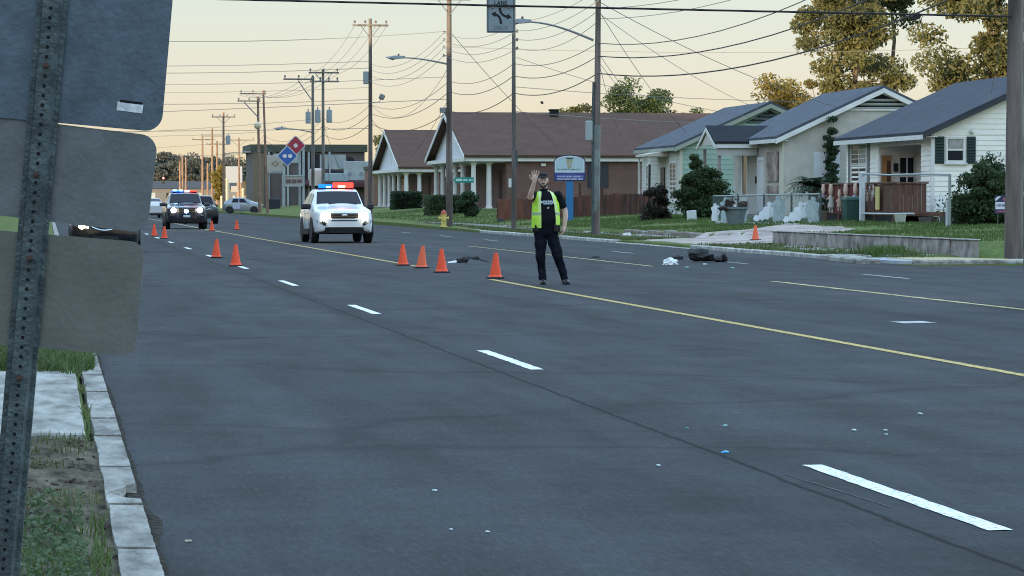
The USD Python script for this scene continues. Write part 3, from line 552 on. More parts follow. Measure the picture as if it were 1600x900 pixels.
tree('dark_tree', 'thin dark tree between the two large golden trees', (45.5, 159, .6), 17, (1.1, 1.6, 3.6), 13.2, OLIVE, 30, 200, .24, 8, .2, .36, shell=.35)
tree('autumn_tree', 'dense yellow-orange tree behind the white house roof at the right', (42.0, 131, .6), 16, (3.2, 3.0, 5.6), 10.0, GOLD, 84, 460, .24, 5, .26, .24, shell=.5)
tree('autumn_tree', 'low rounded orange tree showing over the green house roof', (45.2, 186, .6), 9, (2.9, 2.6, 2.7), 5.9, ORANGE, 48, 300, .22, 6, .2, .30)
tree('autumn_tree', 'small orange tree beside the chimney-like trunk behind the grey roof', (47.6, 182, .6), 8, (1.8, 2.0, 2.2), 6.0, ORANGE, 24, 260, .22, 9, .2, .34)
tree('broad_tree', 'round green tree rising behind the brick hall roof, right of the lamp pole', (51.3, 262, .8), 12, (3.3, 3.3, 3.4), 7.9, GREEN, 46, 300, .30, 12, .3, .30)
tree('broad_tree', 'low olive tree behind the brick hall roof, left of the lamp pole', (46.4, 264, .8), 10, (2.4, 2.4, 1.9), 7.4, OLIVE, 26, 260, .28, 13, .22, .34)
tree('broad_tree', 'small green treetop just above the ridge near the green house', (57.2, 262, .8), 9, (1.9, 1.9, 1.6), 7.2, GREEN, 18, 200, .28, 14, .2, .36)
tree('yellow_tree', 'narrow yellow-leaved tree behind the farther brick hall', (33.5, 296, .5), 8, (1.7, 1.7, 3.0), 5.2, ORANGE, 30, 200, .28, 15, .2, .33)
rg = np.random.default_rng(77)
FT = [(24, 640, 9.5, 3.2), (29, 655, 11.5, 3.6), (34, 640, 8.6, 3.0), (38.5, 660, 11.0, 3.6), (43, 700, 10.6, 3.4), (18.5, 660, 10.6, 3.6), (49, 680, 9.0, 3.2), (54, 700, 8.6, 3.2), (60, 720, 8.0, 3.4), (12, 690, 10, 3.4)]
FT += [(15, 655, 12.0, 3.6), (21, 665, 11.4, 3.8), (26.5, 670, 12.6, 4.0), (31.5, 675, 12.2, 4.0), (36, 690, 11.8, 3.8), (41, 680, 12, 3.8), (46, 690, 10.5, 3.6), (57, 690, 9.0, 3.6)]
FL = ['leftmost grey-green tree of the far tree line', 'tree with broad crown left of the distant cluster', 'tree just behind the left poles of the distant cluster', 'low far tree behind the cluster crossarms', 'far tree between the cluster and the brown pole', 'second tree from the left end of the far line', 'far tree beside the brown pole', 'smaller far tree right of the brown pole', 'low far tree left of the store', 'far tree at the end of the road, partly behind the sign edge',
      'taller far tree behind the left end of the line', 'far tree behind the red traffic lights', 'tallest far tree of the line', 'far tree behind the short bright poles', 'far tree behind the tallest pole of the cluster', 'far tree behind the right pole of the cluster', 'far tree behind the grey square sign', 'far tree behind the yellow sign']
for k, (x, y, hh, r) in enumerate(FT):
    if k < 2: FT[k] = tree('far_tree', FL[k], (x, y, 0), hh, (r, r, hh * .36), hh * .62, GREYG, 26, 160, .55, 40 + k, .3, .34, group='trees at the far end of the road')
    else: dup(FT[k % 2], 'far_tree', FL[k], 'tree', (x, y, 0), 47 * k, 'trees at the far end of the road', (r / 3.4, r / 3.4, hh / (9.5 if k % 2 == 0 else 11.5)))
tree('roadside_tree', 'sunlit yellow-green tree among the distant poles', (24.6, 436, 0), 6.5, (1.2, 1.2, 2.6), 3.6, ORANGE, 24, 150, .35, 60, .15, .36)
tree('roadside_tree', 'sunlit olive tree left of the store sign', (30.6, 410, 0), 6.5, (1.7, 1.7, 2.6), 3.6, ORANGE, 24, 150, .35, 61, .15, .36)

def bush(name, label, loc, R, m, n_cl=30, per=160, leaf=.12, seed=1, cat='bush', cr=.34, boxy=False, group=None, skirt=0):
    rng = np.random.default_rng(seed); t = thing(name, label, cat, loc, group=group); R = np.asarray(R, float)
    if boxy:
        n = n_cl * per; P = rng.uniform(-1, 1, (n, 3)); ax = rng.integers(0, 3, n); sg = rng.choice([-1, 1], n); P[np.arange(n), ax] = sg * rng.uniform(.86, 1.03, n)
        P = P * R + [0, 0, R[2]]; P[:, 2] = P[:, 2].clip(.02)
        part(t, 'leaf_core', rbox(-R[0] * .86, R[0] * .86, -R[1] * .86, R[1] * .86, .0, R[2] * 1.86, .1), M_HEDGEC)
    else:
        P, cs = crown_points(rng, np.array([0, 0, R[2] * .95]), R, n_cl, per, cr, .45); P[:, 2] = np.abs(P[:, 2])
        for k in range(skirt):
            a = rng.uniform(0, 6.283); c = np.array([math.cos(a) * R[0] * .8, math.sin(a) * R[1] * .8, rng.uniform(.1, .7) * R[2]]); o = rng.normal(size=(per, 3)) * R.mean() * .2; P = np.vstack([P, np.abs(c + o) * [0, 0, 1] + (c + o) * [1, 1, 0]])
        part(t, 'stem', cat_([tube([(0, 0, -.2), c * [.4, .4, .5], c], [.05, .035, .012], 5) for c in cs[:10]]), M_BARK)
    part(t, 'foliage', leaves(P, leaf, rng), m)
    return t
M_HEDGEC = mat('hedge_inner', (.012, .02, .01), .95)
bush('garden_bush', 'large dark green bush at the white house side, behind the campaign sign', (30.0, 93.5, .55), (1.2, 1.1, 1.15), leafmat('foliage_mid_green', [(0, (.025, .042, .018)), (.4, (.055, .09, .034)), (.75, (.095, .14, .05)), (1, (.15, .19, .07))], .25), 54, 300, .13, 21, skirt=20, cr=.28)
bush('clipped_shrub', 'narrow clipped shrub top standing above the large bush', (31.3, 97.0, .5), (.3, .3, 1.45), DARKG, 20, 240, .09, 22, cr=.5)
bush('garden_bush', 'big green bush with arching shoots in front of the pale green house', (27.35, 124.5, .5), (1.0, 1.0, 1.45), leafmat('foliage_mid_green', [(0, (.025, .042, .018)), (.4, (.055, .09, .034)), (.75, (.095, .14, .05)), (1, (.15, .19, .07))], .25), 60, 260, .15, 23, skirt=22, cr=.27)
bush('climbing_plant', 'dark reddish leafy plant climbing a post beside the picket fence', (25.6, 125.6, .45), (.5, .55, .85), leafmat('foliage_brown', [(0, (.02, .018, .012)), (.5, (.05, .042, .03)), (1, (.08, .065, .045))], .2), 24, 200, .12, 24, skirt=10)
bush('ivy_column', 'tall narrow ivy column at the corner of the grey house', (31.85, 120.35, .5), (.20, .22, 2.3), DARKG, 70, 120, .11, 25, cr=.20)
bush('fern_plant', 'bright green leafy plant showing above the picket fence', (28.4, 152.5, .6), (.9, .7, .65), GREEN, 20, 150, .2, 26)
bush('round_shrub', 'dark rounded shrub before the columns of the long brick hall', (23.4, 168.0, .40), (.85, .8, .75), DARKG, 30, 260, .15, 27)
bush('clipped_hedge', 'square clipped hedge before the farther brick hall', (27.0, 228.0, .55), (1.05, 1.5, .72), DARKG, 60, 60, .2, 28, 'hedge', boxy=True)
bush('clipped_hedge', 'square clipped hedge left of the round shrub, behind the hydrant', (24.6, 185.5, .45), (1.35, 1.2, .60), GREEN, 60, 60, .17, 29, 'hedge', boxy=True)

# sago palm at the grey house: arching fronds with leaflets
def sago(label, loc, n=70, L=1.3, seed=4):
    rng = np.random.default_rng(seed); t = thing('sago_palm', label, 'palm', loc)
    part(t, 'trunk', tube([(0, 0, -.2), (0, 0, 1.2)], [.16, .2], 9), M_BARK)
    for k in range(n):
        a = rng.uniform(0, 2 * math.pi); el = rng.uniform(.1, 1.1); s = np.linspace(0, 1, 8); l = L * rng.uniform(.7, 1.05)
        r = l * s * math.cos(el); z = 1.2 + l * (math.sin(el) * s - .55 * s * s)
        c = np.stack([r * math.cos(a), r * math.sin(a), z], 1); V = []; F = []
        sd = np.array([-math.sin(a), math.cos(a), 0])
        for i in range(1, 8):
            w = .24 * math.sin(math.pi * min(1, s[i] * .9 + .12)) + .03
            for sg in (-1, 1):
                o = len(V); tip = c[i] + sd * sg * w + (c[i] - c[i - 1]) * .5 + [0, 0, -.03]
                V += [c[i - 1], c[i], tip]; F.append((o, o + 1, o + 2))
        part(t, 'frond', trimesh.Trimesh(np.array(V), np.array(F), process=False), DARKG)
    return t
sago('dark sago palm in front of the grey house side wall', (28.5, 110.3, .62))

# grass
def blades(P, h, w, rng, bend=.5):
    n = len(P); a = rng.uniform(0, 2 * math.pi, n); d = np.stack([np.cos(a), np.sin(a), np.zeros(n)], 1); sd = np.stack([-np.sin(a), np.cos(a), np.zeros(n)], 1)
    H = (h * rng.uniform(.5, 1.3, n))[:, None]; W = (w * rng.uniform(.7, 1.3, n))[:, None]; up = np.array([0, 0, 1.0]); bn = rng.uniform(.1, bend, (n, 1))
    V = np.stack([P - sd * W / 2, P + sd * W / 2, P + up * H * .6 + d * H * bn * .35 + sd * W * .35, P + up * H * .6 + d * H * bn * .35 - sd * W * .35, P + up * H + d * H * bn], 1).reshape(-1, 3)
    k = np.arange(n)[:, None] * 5; F = np.concatenate([k + [0, 1, 2], k + [0, 2, 3], k + [3, 2, 4]])
    return trimesh.Trimesh(V, F, process=False)
LAWN = leafmat('grass_blades', [(0, (.06, .085, .025)), (.4, (.10, .15, .04)), (.75, (.15, .20, .055)), (1, (.23, .22, .09))], .3)
DRYG = leafmat('grass_dry', [(0, (.065, .08, .03)), (.4, (.12, .145, .052)), (.75, (.18, .19, .08)), (1, (.27, .25, .13))], .3)
rng = np.random.default_rng(31)
def scatter(n, x0, x1, y0, y1, ok):
    X = rng.uniform(x0, x1, n); Y = rng.uniform(y0, y1, n); k = ok(X, Y); X, Y = X[k], Y[k]
    Z = terrain(X, Y); Z = np.where((X > -2.55) & (X < .3) & (Y > 4.2) & (Y < 17.3), .045, Z)
    return np.stack([X, Y, Z - .005], 1)
nz = lambda X, Y, s, sd: meshkit.noise(np.stack([X * s, Y * s, X * 0], -1), sd)
P = np.vstack([scatter(42000, 20.9, 31, 62, 135, lambda X, Y: ~((Y - 1.7 * np.maximum(0, X - 20.8) > 85) & (Y - 1.7 * np.maximum(0, X - 20.8) < 95.4) & (X < 25.9)) & ~((Y < 67.4) & (X < 21.3)) & (nz(X, Y, .5, 2) > .3) & ~((X > 20.8) & (X < 21.02) & (Y > 66) & (Y < 108))),
               scatter(14000, 20.5, 29, 135, 215, lambda X, Y: nz(X, Y, .5, 2) > .3)])
solo('lawn_grass', blades(P, .10, .03, rng), LAWN, 'green mown grass of the front lawns on the right', 'grass', kind='stuff')
P = scatter(26000, 18.35, 20.8, 66.5, 160, lambda X, Y: ~((Y > 84.5) & (Y < 95.3)) & (nz(X, Y, .8, 4) > .22) & (X < 19.55 + 1.1 * ss(120, 150, Y) + .9 * nz(X, Y, .6, 5)) & (X > 18.35 + 1.1 * ss(120, 150, Y)))
P[:, 2] += .01
wc = rng.normal(size=(900, 2)) * [.28, .55] + [19.5, 69.0]; wc = np.stack([wc[:, 0], wc[:, 1], terrain(wc[:, 0], wc[:, 1])], 1)
solo('weed_clump', blades(wc, .24, .03, rng, .9), LAWN, 'bright grassy weed clump at the foot of the retaining wall by the corner ramp', 'weeds', kind='stuff')
solo('verge_grass', blades(P, .11, .035, rng), DRYG, 'patchy half-dry grass strip along the far kerb', 'grass', kind='stuff')
# left foreground: bare soil, weeds, lush tuft
soil = grid(np.arange(-2.6, .30, .045), np.arange(4, 17.19, .06), lambda X, Y: .050 + .024 * (meshkit.fbm(np.stack([X * 7, Y * 3, X * 0], -1), 4, 6) - .45) - .02 * ss(.1, .24, X))
solo('soil', soil, mat('bare_soil', (.045, .036, .027), .98, var=.5, scale=8, col2=(.095, .08, .06), bump=.9, bscale=50, spec=.03, stretch=(1, .35, 1)), kind='structure', smooth=50)
sz = lambda P: P + np.array([0, 0, .012])
P = scatter(9000, -1.5, .235, 8.5, 17.1, lambda X, Y: (nz(X, Y, 2.6, 7) + .2 * ss(14.5, 12, Y) > .58))
solo('weedy_grass', blades(sz(P), .05, .006, rng, 1.6), DRYG, 'sparse dry grass on bare soil beside the near kerb', 'grass', kind='stuff')
P = scatter(5500, -1.5, .22, 8.5, 14.4, lambda X, Y: (nz(X, Y, 1.7, 9) + .35 * ss(14.4, 12.3, Y) > .66))
solo('green_weeds', blades(sz(P), .075, .007, rng, 1.4), LAWN, 'fresh green grass tufts behind the near kerb', 'grass', kind='stuff')
P = scatter(9000, -1.6, .14, 8.5, 13.6, lambda X, Y: nz(X, Y, 2.5, 12) + .55 * ss(13.3, 11.3, Y) + .2 * ss(.1, -.2, X) > .78); P[:, 2] += rng.uniform(.015, .10, len(P))
solo('leafy_weeds', leaves(P, .034, rng, .55), leafmat('weed_leaf', [(0, (.05, .075, .035)), (.4, (.10, .15, .075)), (.75, (.18, .24, .14)), (1, (.32, .37, .27))], .25, .6), 'low weeds with small round grey-green leaves at the bottom left', 'weeds', kind='stuff')
P = np.vstack([scatter(9000, -1.4, .36, 22.9, 27.5, lambda X, Y: (X < .40 - .3 * ss(24.5, 22.9, Y) * nz(X, Y, 3, 3)) & (Y > 23.3 + .5 * nz(X, Y, 3, 4) - .9 * ss(.0, .2, X))), scatter(5, .19, .25, 17.2, 23.4, lambda X, Y: X > 0)])
P[:, 2] = np.maximum(P[:, 2], .05)
Q = np.vstack([scatter(420, .20, .25, 17.2, 23.4, lambda X, Y: nz(X, Y, 1.6, 14) > .58), scatter(500, -1.2, .24, 16.9, 17.3, lambda X, Y: nz(X, Y, 2, 15) > .45)]); Q[:, 2] = np.maximum(Q[:, 2], .05)
solo('joint_grass', blades(Q, .055, .008, rng, 1.4), DRYG, 'short yellowish grass in the joint between pavement slab and kerb', 'grass', kind='stuff')
solo('kerbside_grass', blades(P, .13, .011, rng, 1.2), LAWN, 'lush green grass spilling over the kerb under the sign', 'grass', kind='stuff')
P = scatter(16000, -9, .2, 27.5, 110, lambda X, Y: nz(X, Y, .6, 16) > .25)
solo('left_verge_grass', blades(P, .12, .03, rng), LAWN, 'grass verge on the left seen between the sign panels', 'grass', kind='stuff')
P = scatter(2600, -1.5, .235, 9, 17.15, lambda X, Y: nz(X, Y, 3, 21) > .35); P[:, 2] += rng.uniform(.008, .03, len(P))
solo('leaf_litter', leaves(P, .026, rng, .8), leafmat('litter_brown', [(0, (.03, .022, .016)), (.4, (.09, .065, .045)), (.75, (.17, .13, .09)), (1, (.30, .26, .20))], .1, .8), 'dry leaf litter and twigs on the bare soil by the kerb', 'leaf litter', kind='stuff')
# ------------------------------------------------------------------ unseen brick blocks, added left of the view to shade the street
M_BRK2 = mat('left_brick', (.24, .14, .11), .9, var=.15, scale=1)
def block(label, loc, L, H):
    t = thing('added_shade_block', label, 'building', loc, group='unseen brick blocks added on the left to shade the street')
    part(t, 'wall', box(-14, 0, 0, L, -.3, H), M_BRK2); part(t, 'parapet', box(-14.1, .12, -.02, L + .02, H, H + .35), M_CONC2)
    for s in range(int((H - 3.6) // 3.4)):
        for y_ in np.arange(1.6, L - 2, 3.2): part(t, 'window', onto(box(0, 1.4, 0, 1.9, 0, .04), ([0, 1, 0], [0, 0, 1], [1, 0, 0]), (0, y_, 4.4 + s * 3.4)), M_GLASS)
    part(t, 'shop_front', box(0, .08, 1, L - 1, .2, 3.3), M_GLASS)
    return t
y = -100.0
b1 = block('unseen brick block added on the left to shade the street', (-25, y, 0), 28, 12.8)
for k in range(1, 14):
    y += 28.3
    dup(b1, 'added_shade_block', 'unseen brick block added on the left to shade the street', 'building', (-25 - .3 * (k % 3), y, 0), 0, 'unseen brick blocks added on the left to shade the street', (1, 1, 1.0 if y < 70 else 1.17))
# ------------------------------------------------------------------ near sign seen from behind
M_ALU = mat('aluminium_back', (.145, .155, .16), .62, var=.12, scale=9, metal=.35, bump=.12, bscale=60, detail=6)
M_ALU2 = mat('aluminium_back_olive', (.145, .148, .132), .65, var=.10, scale=7, metal=.30, bump=.12, bscale=60, detail=6)  # olive cast: light thrown back by the ground, put into the colour
M_ALUST = mat('aluminium_stained', (.092, .118, .148), .60, var=.22, scale=13, metal=.35, bump=.15, bscale=60, detail=8, thr=(.30, .62))
M_GALV = mat('galvanised_post', (.075, .095, .10), .55, var=.35, scale=16, metal=.5, bump=.3, bscale=80)
M_HOLE = mat('hole_dark', (.006, .007, .008), .9)
TILT = 5.13
SU = np.array([math.cos(math.radians(8.77)), -math.sin(math.radians(8.77)), 0]); SN = np.array([-math.sin(math.radians(8.77)), -math.cos(math.radians(8.77)), 0]); SZ = np.array([0, 0, 1.0])
ct, st = math.cos(math.radians(TILT)), math.sin(math.radians(TILT))
U1 = SU * ct - SZ * st; V1 = SU * st + SZ * ct
sg = thing('road_sign', 'back of three stacked aluminium sign panels on a leaning perforated post', 'road sign', (-.041, 8.0, 0))
ORG = np.array([0, 0, 1.267])
def sgn(m): return onto(m, (U1, V1, SN), ORG)
# post: U channel, back plate towards the camera, sloping sides and flanges
PW = [(-.040, -.006), (-.036, -.006), (-.036, -.002), (-.024, -.002), (-.019, .020), (.019, .020), (.024, -.002), (.036, -.002), (.036, -.006), (.040, -.006), (.040, .002), (.0275, .002), (.0215, .0235), (-.0215, .0235), (-.0275, .002), (-.040, .002)]
zz0, zz1 = -1.62, .86
prof = ext(Polygon(PW), zz1 - zz0); prof = onto(prof, ([1, 0, 0], [0, 0, 1], [0, 1, 0]), (0, zz0, .012))
ps = part(sg, 'post', sgn(prof), M_GALV)
k = 0
for v in np.arange(zz0 + .02, zz1 - .02, .0254):
    h = trimesh.creation.cylinder(.0048, .0016, sections=10); part(ps, 'hole', sgn(mv(h, 0, v, .0358)), M_HOLE) if v > -.9 else None
for v in (.485, .20, -.02, -.335): part(ps, 'bolt', sgn(mv(cat_([trimesh.creation.cylinder(.0085, .006, sections=6), mv(trimesh.creation.cylinder(.004, .012, sections=8), 0, 0, .006)]), .0, v, .039)), mat('bolt_rust', (.10, .06, .05), .8, metal=.4))
def panel(w, h, r, cx, cy, ang, m, dz):
    q = sbox(-w / 2 + r, -h / 2 + r, w / 2 - r, h / 2 - r).buffer(r, 8); e = ext(q, .0025)
    e = rot(e, ang, [0, 0, 1]); return part(sg, 'sign_panel', sgn(mv(e, cx, cy, dz)), m)
p1 = panel(.622, .62, .045, .0, .339 + .31, 0, M_ALUST, .0)
p2 = panel(.60, .257, .045, .0, .209, -1.8, M_ALU, -.006)
p3 = panel(.586, .30, .036, .0, .045 - .15, .4, M_ALU2, -.003)
part(p1, 'sticker', sgn(rot(box(.19, .258, .385, .408, .003, .0036), -2, [0, 0, 1], (.22, .4, 0))), mat('sticker_white', (.6, .62, .64), .5, var=.2, scale=60))
part(p1, 'sticker_edge', sgn(rot(box(.196, .256, .407, .4135, .003, .0038), -2, [0, 0, 1], (.22, .4, 0))), M_HOLE)

# ------------------------------------------------------------------ poles
M_POLE = mat('pole_wood_grey', (.10, .09, .082), .9, var=.25, scale=2.5, stretch=(1, 1, .15), col2=(.16, .148, .135), bump=.6, bscale=12)
M_POLEB = mat('pole_wood_brown', (.095, .075, .065), .9, var=.3, scale=2.5, stretch=(1, 1, .12), col2=(.16, .13, .115), bump=.7, bscale=12)
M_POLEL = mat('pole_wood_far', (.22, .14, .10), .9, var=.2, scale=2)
M_STEEL = mat('steel_grey', (.20, .21, .215), .5, metal=.5)
M_INS = mat('insulator', (.12, .11, .10), .3)
M_CAN = mat('transformer_grey', (.24, .28, .30), .5)
def pole(label, loc, h, r, m=M_POLE, lean=(0, 0), group=None, name='utility_pole'):
    t = thing(name, label, 'utility pole', loc, group=group)
    z = np.array([-.5, 0, h * .3, h * .6, h])
    part(t, 'shaft', tube(np.stack([lean[0] * z / h, lean[1] * z / h, z], 1), np.array([r * 1.15, r * 1.12, r, r * .86, r * .72]), 12), m, smooth=40)
    return t
def arm(t, z, x0, x1, ins=3, y=-.12, brace=True, m=M_POLE, th=.11):
    a = part(t, 'crossarm', rbox(x0, x1, y - th / 2, y + th / 2, z - th / 2, z + th / 2, .01), m)
    for x in np.linspace(x0 + .12, x1 - .12, ins):
        part(a, 'insulator', lathe([(0, 0), (.025, 0), (.03, .08), (.07, .09), (.06, .14), (.075, .16), (.04, .24), (0, .25)], 8, (x, y, z + th / 2)), M_INS)
    if brace: part(t, 'brace', tube([(x0 * .55, y - .03, z - .04), (0, y, z - .75)], .025, 5), M_STEEL)
    if brace and x1 > .5: part(t, 'brace', tube([(x1 * .55, y - .03, z - .04), (0, y, z - .75)], .025, 5), M_STEEL)
def lamp_arm(t, z, L, rise, side=-1):
    s = np.linspace(0, 1, 9); P = np.stack([side * (.1 + L * s), 0 * s, z + rise * np.sin(s * 1.45) ], 1)
    part(t, 'lamp_arm', tube(P, np.linspace(.045, .03, 9), 7), M_STEEL, smooth=50)
    x = side * (L + .1); zt = z + rise
    hd = hull([(x, -.10, zt - .03), (x, .10, zt - .03), (x, -.08, zt + .08), (x, .08, zt + .08), (x + side * .35, -.17, zt - .06), (x + side * .35, .17, zt - .06), (x + side * .45, -.10, zt + .10), (x + side * .45, .10, zt + .10), (x + side * .85, -.13, zt - .02), (x + side * .85, .13, zt - .02), (x + side * .92, 0, zt + .03)])
    l = part(t, 'lamp_head', hd, M_STEEL)
    part(l, 'lens', hull([(x + side * .38, -.12, zt - .055), (x + side * .38, .12, zt - .055), (x + side * .8, -.10, zt - .025), (x + side * .8, .10, zt - .025), (x + side * .6, 0, zt - .13)]), mat('lamp_lens', (.45, .45, .42), .3))
    part(l, 'photocell', lathe([(0, 0), (.045, 0), (.045, .09), (0, .1)], 8, (x + side * .3, 0, zt + .09)), M_INS)
def can(t, x, z, h=.9, r=.24):
    c = part(t, 'transformer', lathe([(0, 0), (r * .95, 0), (r, .05), (r, h - .05), (r * .8, h), (0, h)], 14, (x, -.12, z)), M_CAN, smooth=40)
    part(c, 'bushing', lathe([(0, 0), (.05, 0), (.03, .1), (.05, .12), (.02, .22), (0, .22)], 8, (x, -.12, z + h)), M_INS)
def rack(t, zs, x):
    for z in zs: part(t, 'insulator', rot(lathe([(0, -.06), (.05, -.06), (.03, -.01), (.03, .01), (.05, .06), (0, .06)], 8), 0, [1, 0, 0]).apply_translation([x, 0, z]), M_INS); part(t, 'bracket', box(min(0, x), max(0, x), -.02, .02, z - .015, z + .015), M_STEEL)
P0 = pole('thick brown utility pole at the right edge of the picture', (21.45, 65.1, .2), 11, .192, M_POLEB, (.04, 0))
part(P0, 'ground_wire_cover', tube([(.19, -.08, 0), (.15, -.06, 8)], .025, 6), M_GALV)
P1 = pole('utility pole with street lamp arm, right of the raised hand', (18.9, 103.3, .1), 11.2, .118, M_POLEB, (.10, 0))
lamp_arm(P1, 6.85, 2.2, .62); part(P1, 'conduit', tube([(-.13, -.05, 0), (-.13, -.05, 3.9), (-.10, -.05, 5.4)], .045, 7), M_GALV)
part(P1, 'lower_sleeve', tube([(0, 0, 0), (.03, 0, 3.9)], .128, 12), mat('pole_sleeve_green_grey', (.16, .18, .165), .8, var=.2, scale=3), smooth=40)
part(P1, 'junction_box', rbox(-.38, -.14, -.12, .05, 3.35, 4.05, .03), mat('box_pale', (.30, .34, .33), .6))
arm(P1, 8.9, -1.0, 1.0)
P2 = pole('slim grey utility pole behind the hanging lane sign', (18.8, 121.4, .12), 10.6, .092, M_POLE)
rack(P2, (7.45, 7.8, 8.15, 8.5), .14); part(P2, 'stub', rbox(.06, .16, -.06, .06, 2.6, 3.3, .02), M_GALV)
P3 = pole('stout wooden utility pole with street lamp, beside the yellow hydrant', (18.75, 141.0, .15), 11.5, .15, M_POLEB)
rack(P3, (8.05, 8.45, 8.8, 9.15), -.26); lamp_arm(P3, 7.65, 2.0, .28); arm(P3, 10.7, -1.0, 1.0)
part(P3, 'clamp', rbox(-.45, -.14, -.08, .08, 5.35, 5.6, .03), M_STEEL)
P4 = pole('wooden utility pole with single crossarm and grey box, behind the white police car', (18.8, 176.6, .2), 11.85, .13, M_POLEB)
arm(P4, 11.45, -1.05, 1.05, 4); part(P4, 'meter_box', rbox(-.42, -.12, -.15, .1, 8.0, 8.75, .03), M_CAN)
part(P4, 'flood_arm', tube([(0, 0, 6.9), (.55, 0, 6.95), (.6, 0, 7.15)], .03, 6), M_STEEL); part(P4, 'floodlight', rot(rbox(.5, .82, -.12, .12, 7.1, 7.42, .05), 25, [0, 1, 0], (.66, 0, 7.2)), M_STEEL)
P5 = pole('utility pole with two crossarms and transformers, right one of the pair', (18.8, 207.4, .2), 10.2, .12, M_POLE)
arm(P5, 9.95, -1.0, 1.1, 3); arm(P5, 9.35, -.9, 1.1, 4, brace=False); can(P5, .42, 6.5, .9, .2); can(P5, -.38, 6.5, .9, .2)
P5b = pole('utility pole with one long arm to the left, left one of the pair', (18.65, 213.8, .2), 10.0, .125, M_POLE)
arm(P5b, 9.75, -2.1, .1, 3, brace=False); part(P5b, 'brace', tube([(-1.05, -.1, 9.65), (-.1, -.1, 8.3)], .04, 5), M_STEEL); can(P5b, -.34, 6.6, .85, .19); lamp_arm(P5b, 6.0, 1.8, .25)
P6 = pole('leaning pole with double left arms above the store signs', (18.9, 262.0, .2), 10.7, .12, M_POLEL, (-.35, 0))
arm(P6, 10.4, -2.4, -.1, 3, brace=False)
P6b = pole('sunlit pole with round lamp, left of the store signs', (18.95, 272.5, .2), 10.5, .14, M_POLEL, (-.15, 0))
arm(P6b, 10.1, -2.0, .1, 3, brace=False); part(P6b, 'brace', tube([(-1.4, -.1, 10), (-.1, -.1, 8.6)], .05, 5), M_STEEL)
part(P6b, 'round_lamp', mv(trimesh.creation.icosphere(2, .34), -.2, -.3, 7.9), mat('globe_pale', (.6, .5, .36), .3), smooth=True)
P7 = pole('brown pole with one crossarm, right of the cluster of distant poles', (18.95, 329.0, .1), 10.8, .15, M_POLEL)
arm(P7, 10.3, -1.3, 1.3, 4); can(P7, .5, 7.3, 1.0, .25); lamp_arm(P7, 6.3, 2.0, .2, 1)
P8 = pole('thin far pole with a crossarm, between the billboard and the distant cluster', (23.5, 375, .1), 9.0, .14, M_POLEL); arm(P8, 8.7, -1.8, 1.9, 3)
for k, (x, y, h, a) in enumerate([(24.2, 478, 11.3, 1), (25.3, 470, 12.4, 1), (26.6, 480, 10.6, 1), (20.7, 470, 8.2, 0), (21.6, 500, 7.6, 0), (22.8, 505, 8.4, 0), (27.2, 520, 7.6, 0), (28.8, 500, 7.2, 0)]):
    t = pole(['sunlit orange pole of the distant cluster with crossarm, left one', 'tallest sunlit pole of the distant cluster', 'right pole with crossarm in the distant cluster', 'short bright pole at the left end of the distant cluster', 'second short bright pole from the left in the cluster',
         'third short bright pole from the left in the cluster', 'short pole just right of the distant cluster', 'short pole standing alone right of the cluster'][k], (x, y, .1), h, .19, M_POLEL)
    if a: arm(t, h - (1.2 if k == 1 else .5), -1.7, 1.9, 3, th=.16, brace=False)
LP = [pole('wooden pole across the street, hidden behind the sign panels', (-5.2, y_, .05), 10.5, .13, M_POLE, group='poles across the street on the left') for y_ in (72, 150, 190, 235, 300)]
# ------------------------------------------------------------------ wires
M_WIRE = mat('wire_black', (.022, .02, .02), .7); M_WIRE2 = mat('wire_brown', (.085, .07, .068), .7); M_WTHIN = mat('wire_thin_grey', (.16, .155, .145), .6)
def wire(a, b, sag, r, label, m=M_WIRE2, group=None, n=16):
    a, b = np.array(a, float), np.array(b, float); s = np.linspace(0, 1, n)[:, None]; P = a + (b - a) * s; P[:, 2] -= 4 * sag * (s * (1 - s)).ravel()
    return solo('overhead_wire', tube(P, r, 5), m, label, 'wire', group)
w0, w1, w2, w3, w4, w5, w6, w7 = [np.array(p) for p in ((21.3, 65.0, 0), (18.95, 103.3, 0), (18.8, 121.4, 0), (18.75, 141, 0), (18.8, 176.6, 0), (18.8, 207.4, 0), (18.6, 262, 0), (18.95, 329, 0))]
H = lambda p, z, dx=0: (p[0] + dx, p[1], z)
for nm, zs, sg_, r, m in (('lowest thick cable', (6.5, 5.8, 5.75, 5.6, 5.9, 5.9, 6.0, 6.2), .85, .022, M_WIRE2), ('middle thick cable', (7.5, 6.4, 6.45, 6.5, 6.5, 6.5, 6.6, 6.7), .95, .019, M_WIRE2), ('upper thick cable', (8.6, 6.85, 6.95, 7.0, 7.0, 7.0, 7.0, 7.1), 1.15, .015, M_WIRE2)):
    pts = (w0, w1, w2, w3, w4, w5, w6, w7); names = ('from the right edge pole to the lamp pole by the officer', 'from the lamp pole to the slim pole', 'from the slim pole to the stout pole', 'from the stout pole to the boxed pole', 'from the boxed pole to the transformer pole', 'from the transformer pole to the leaning pole', 'beyond the leaning pole')
    for k in range(7): wire(H(pts[k], zs[k]), H(pts[k + 1], zs[k + 1]), sg_ if k == 0 else (.35, .4, .7, .6, 1.0, 1.2)[k - 1], r if k == 0 else r * .8, f'{nm} {names[k]}', m)
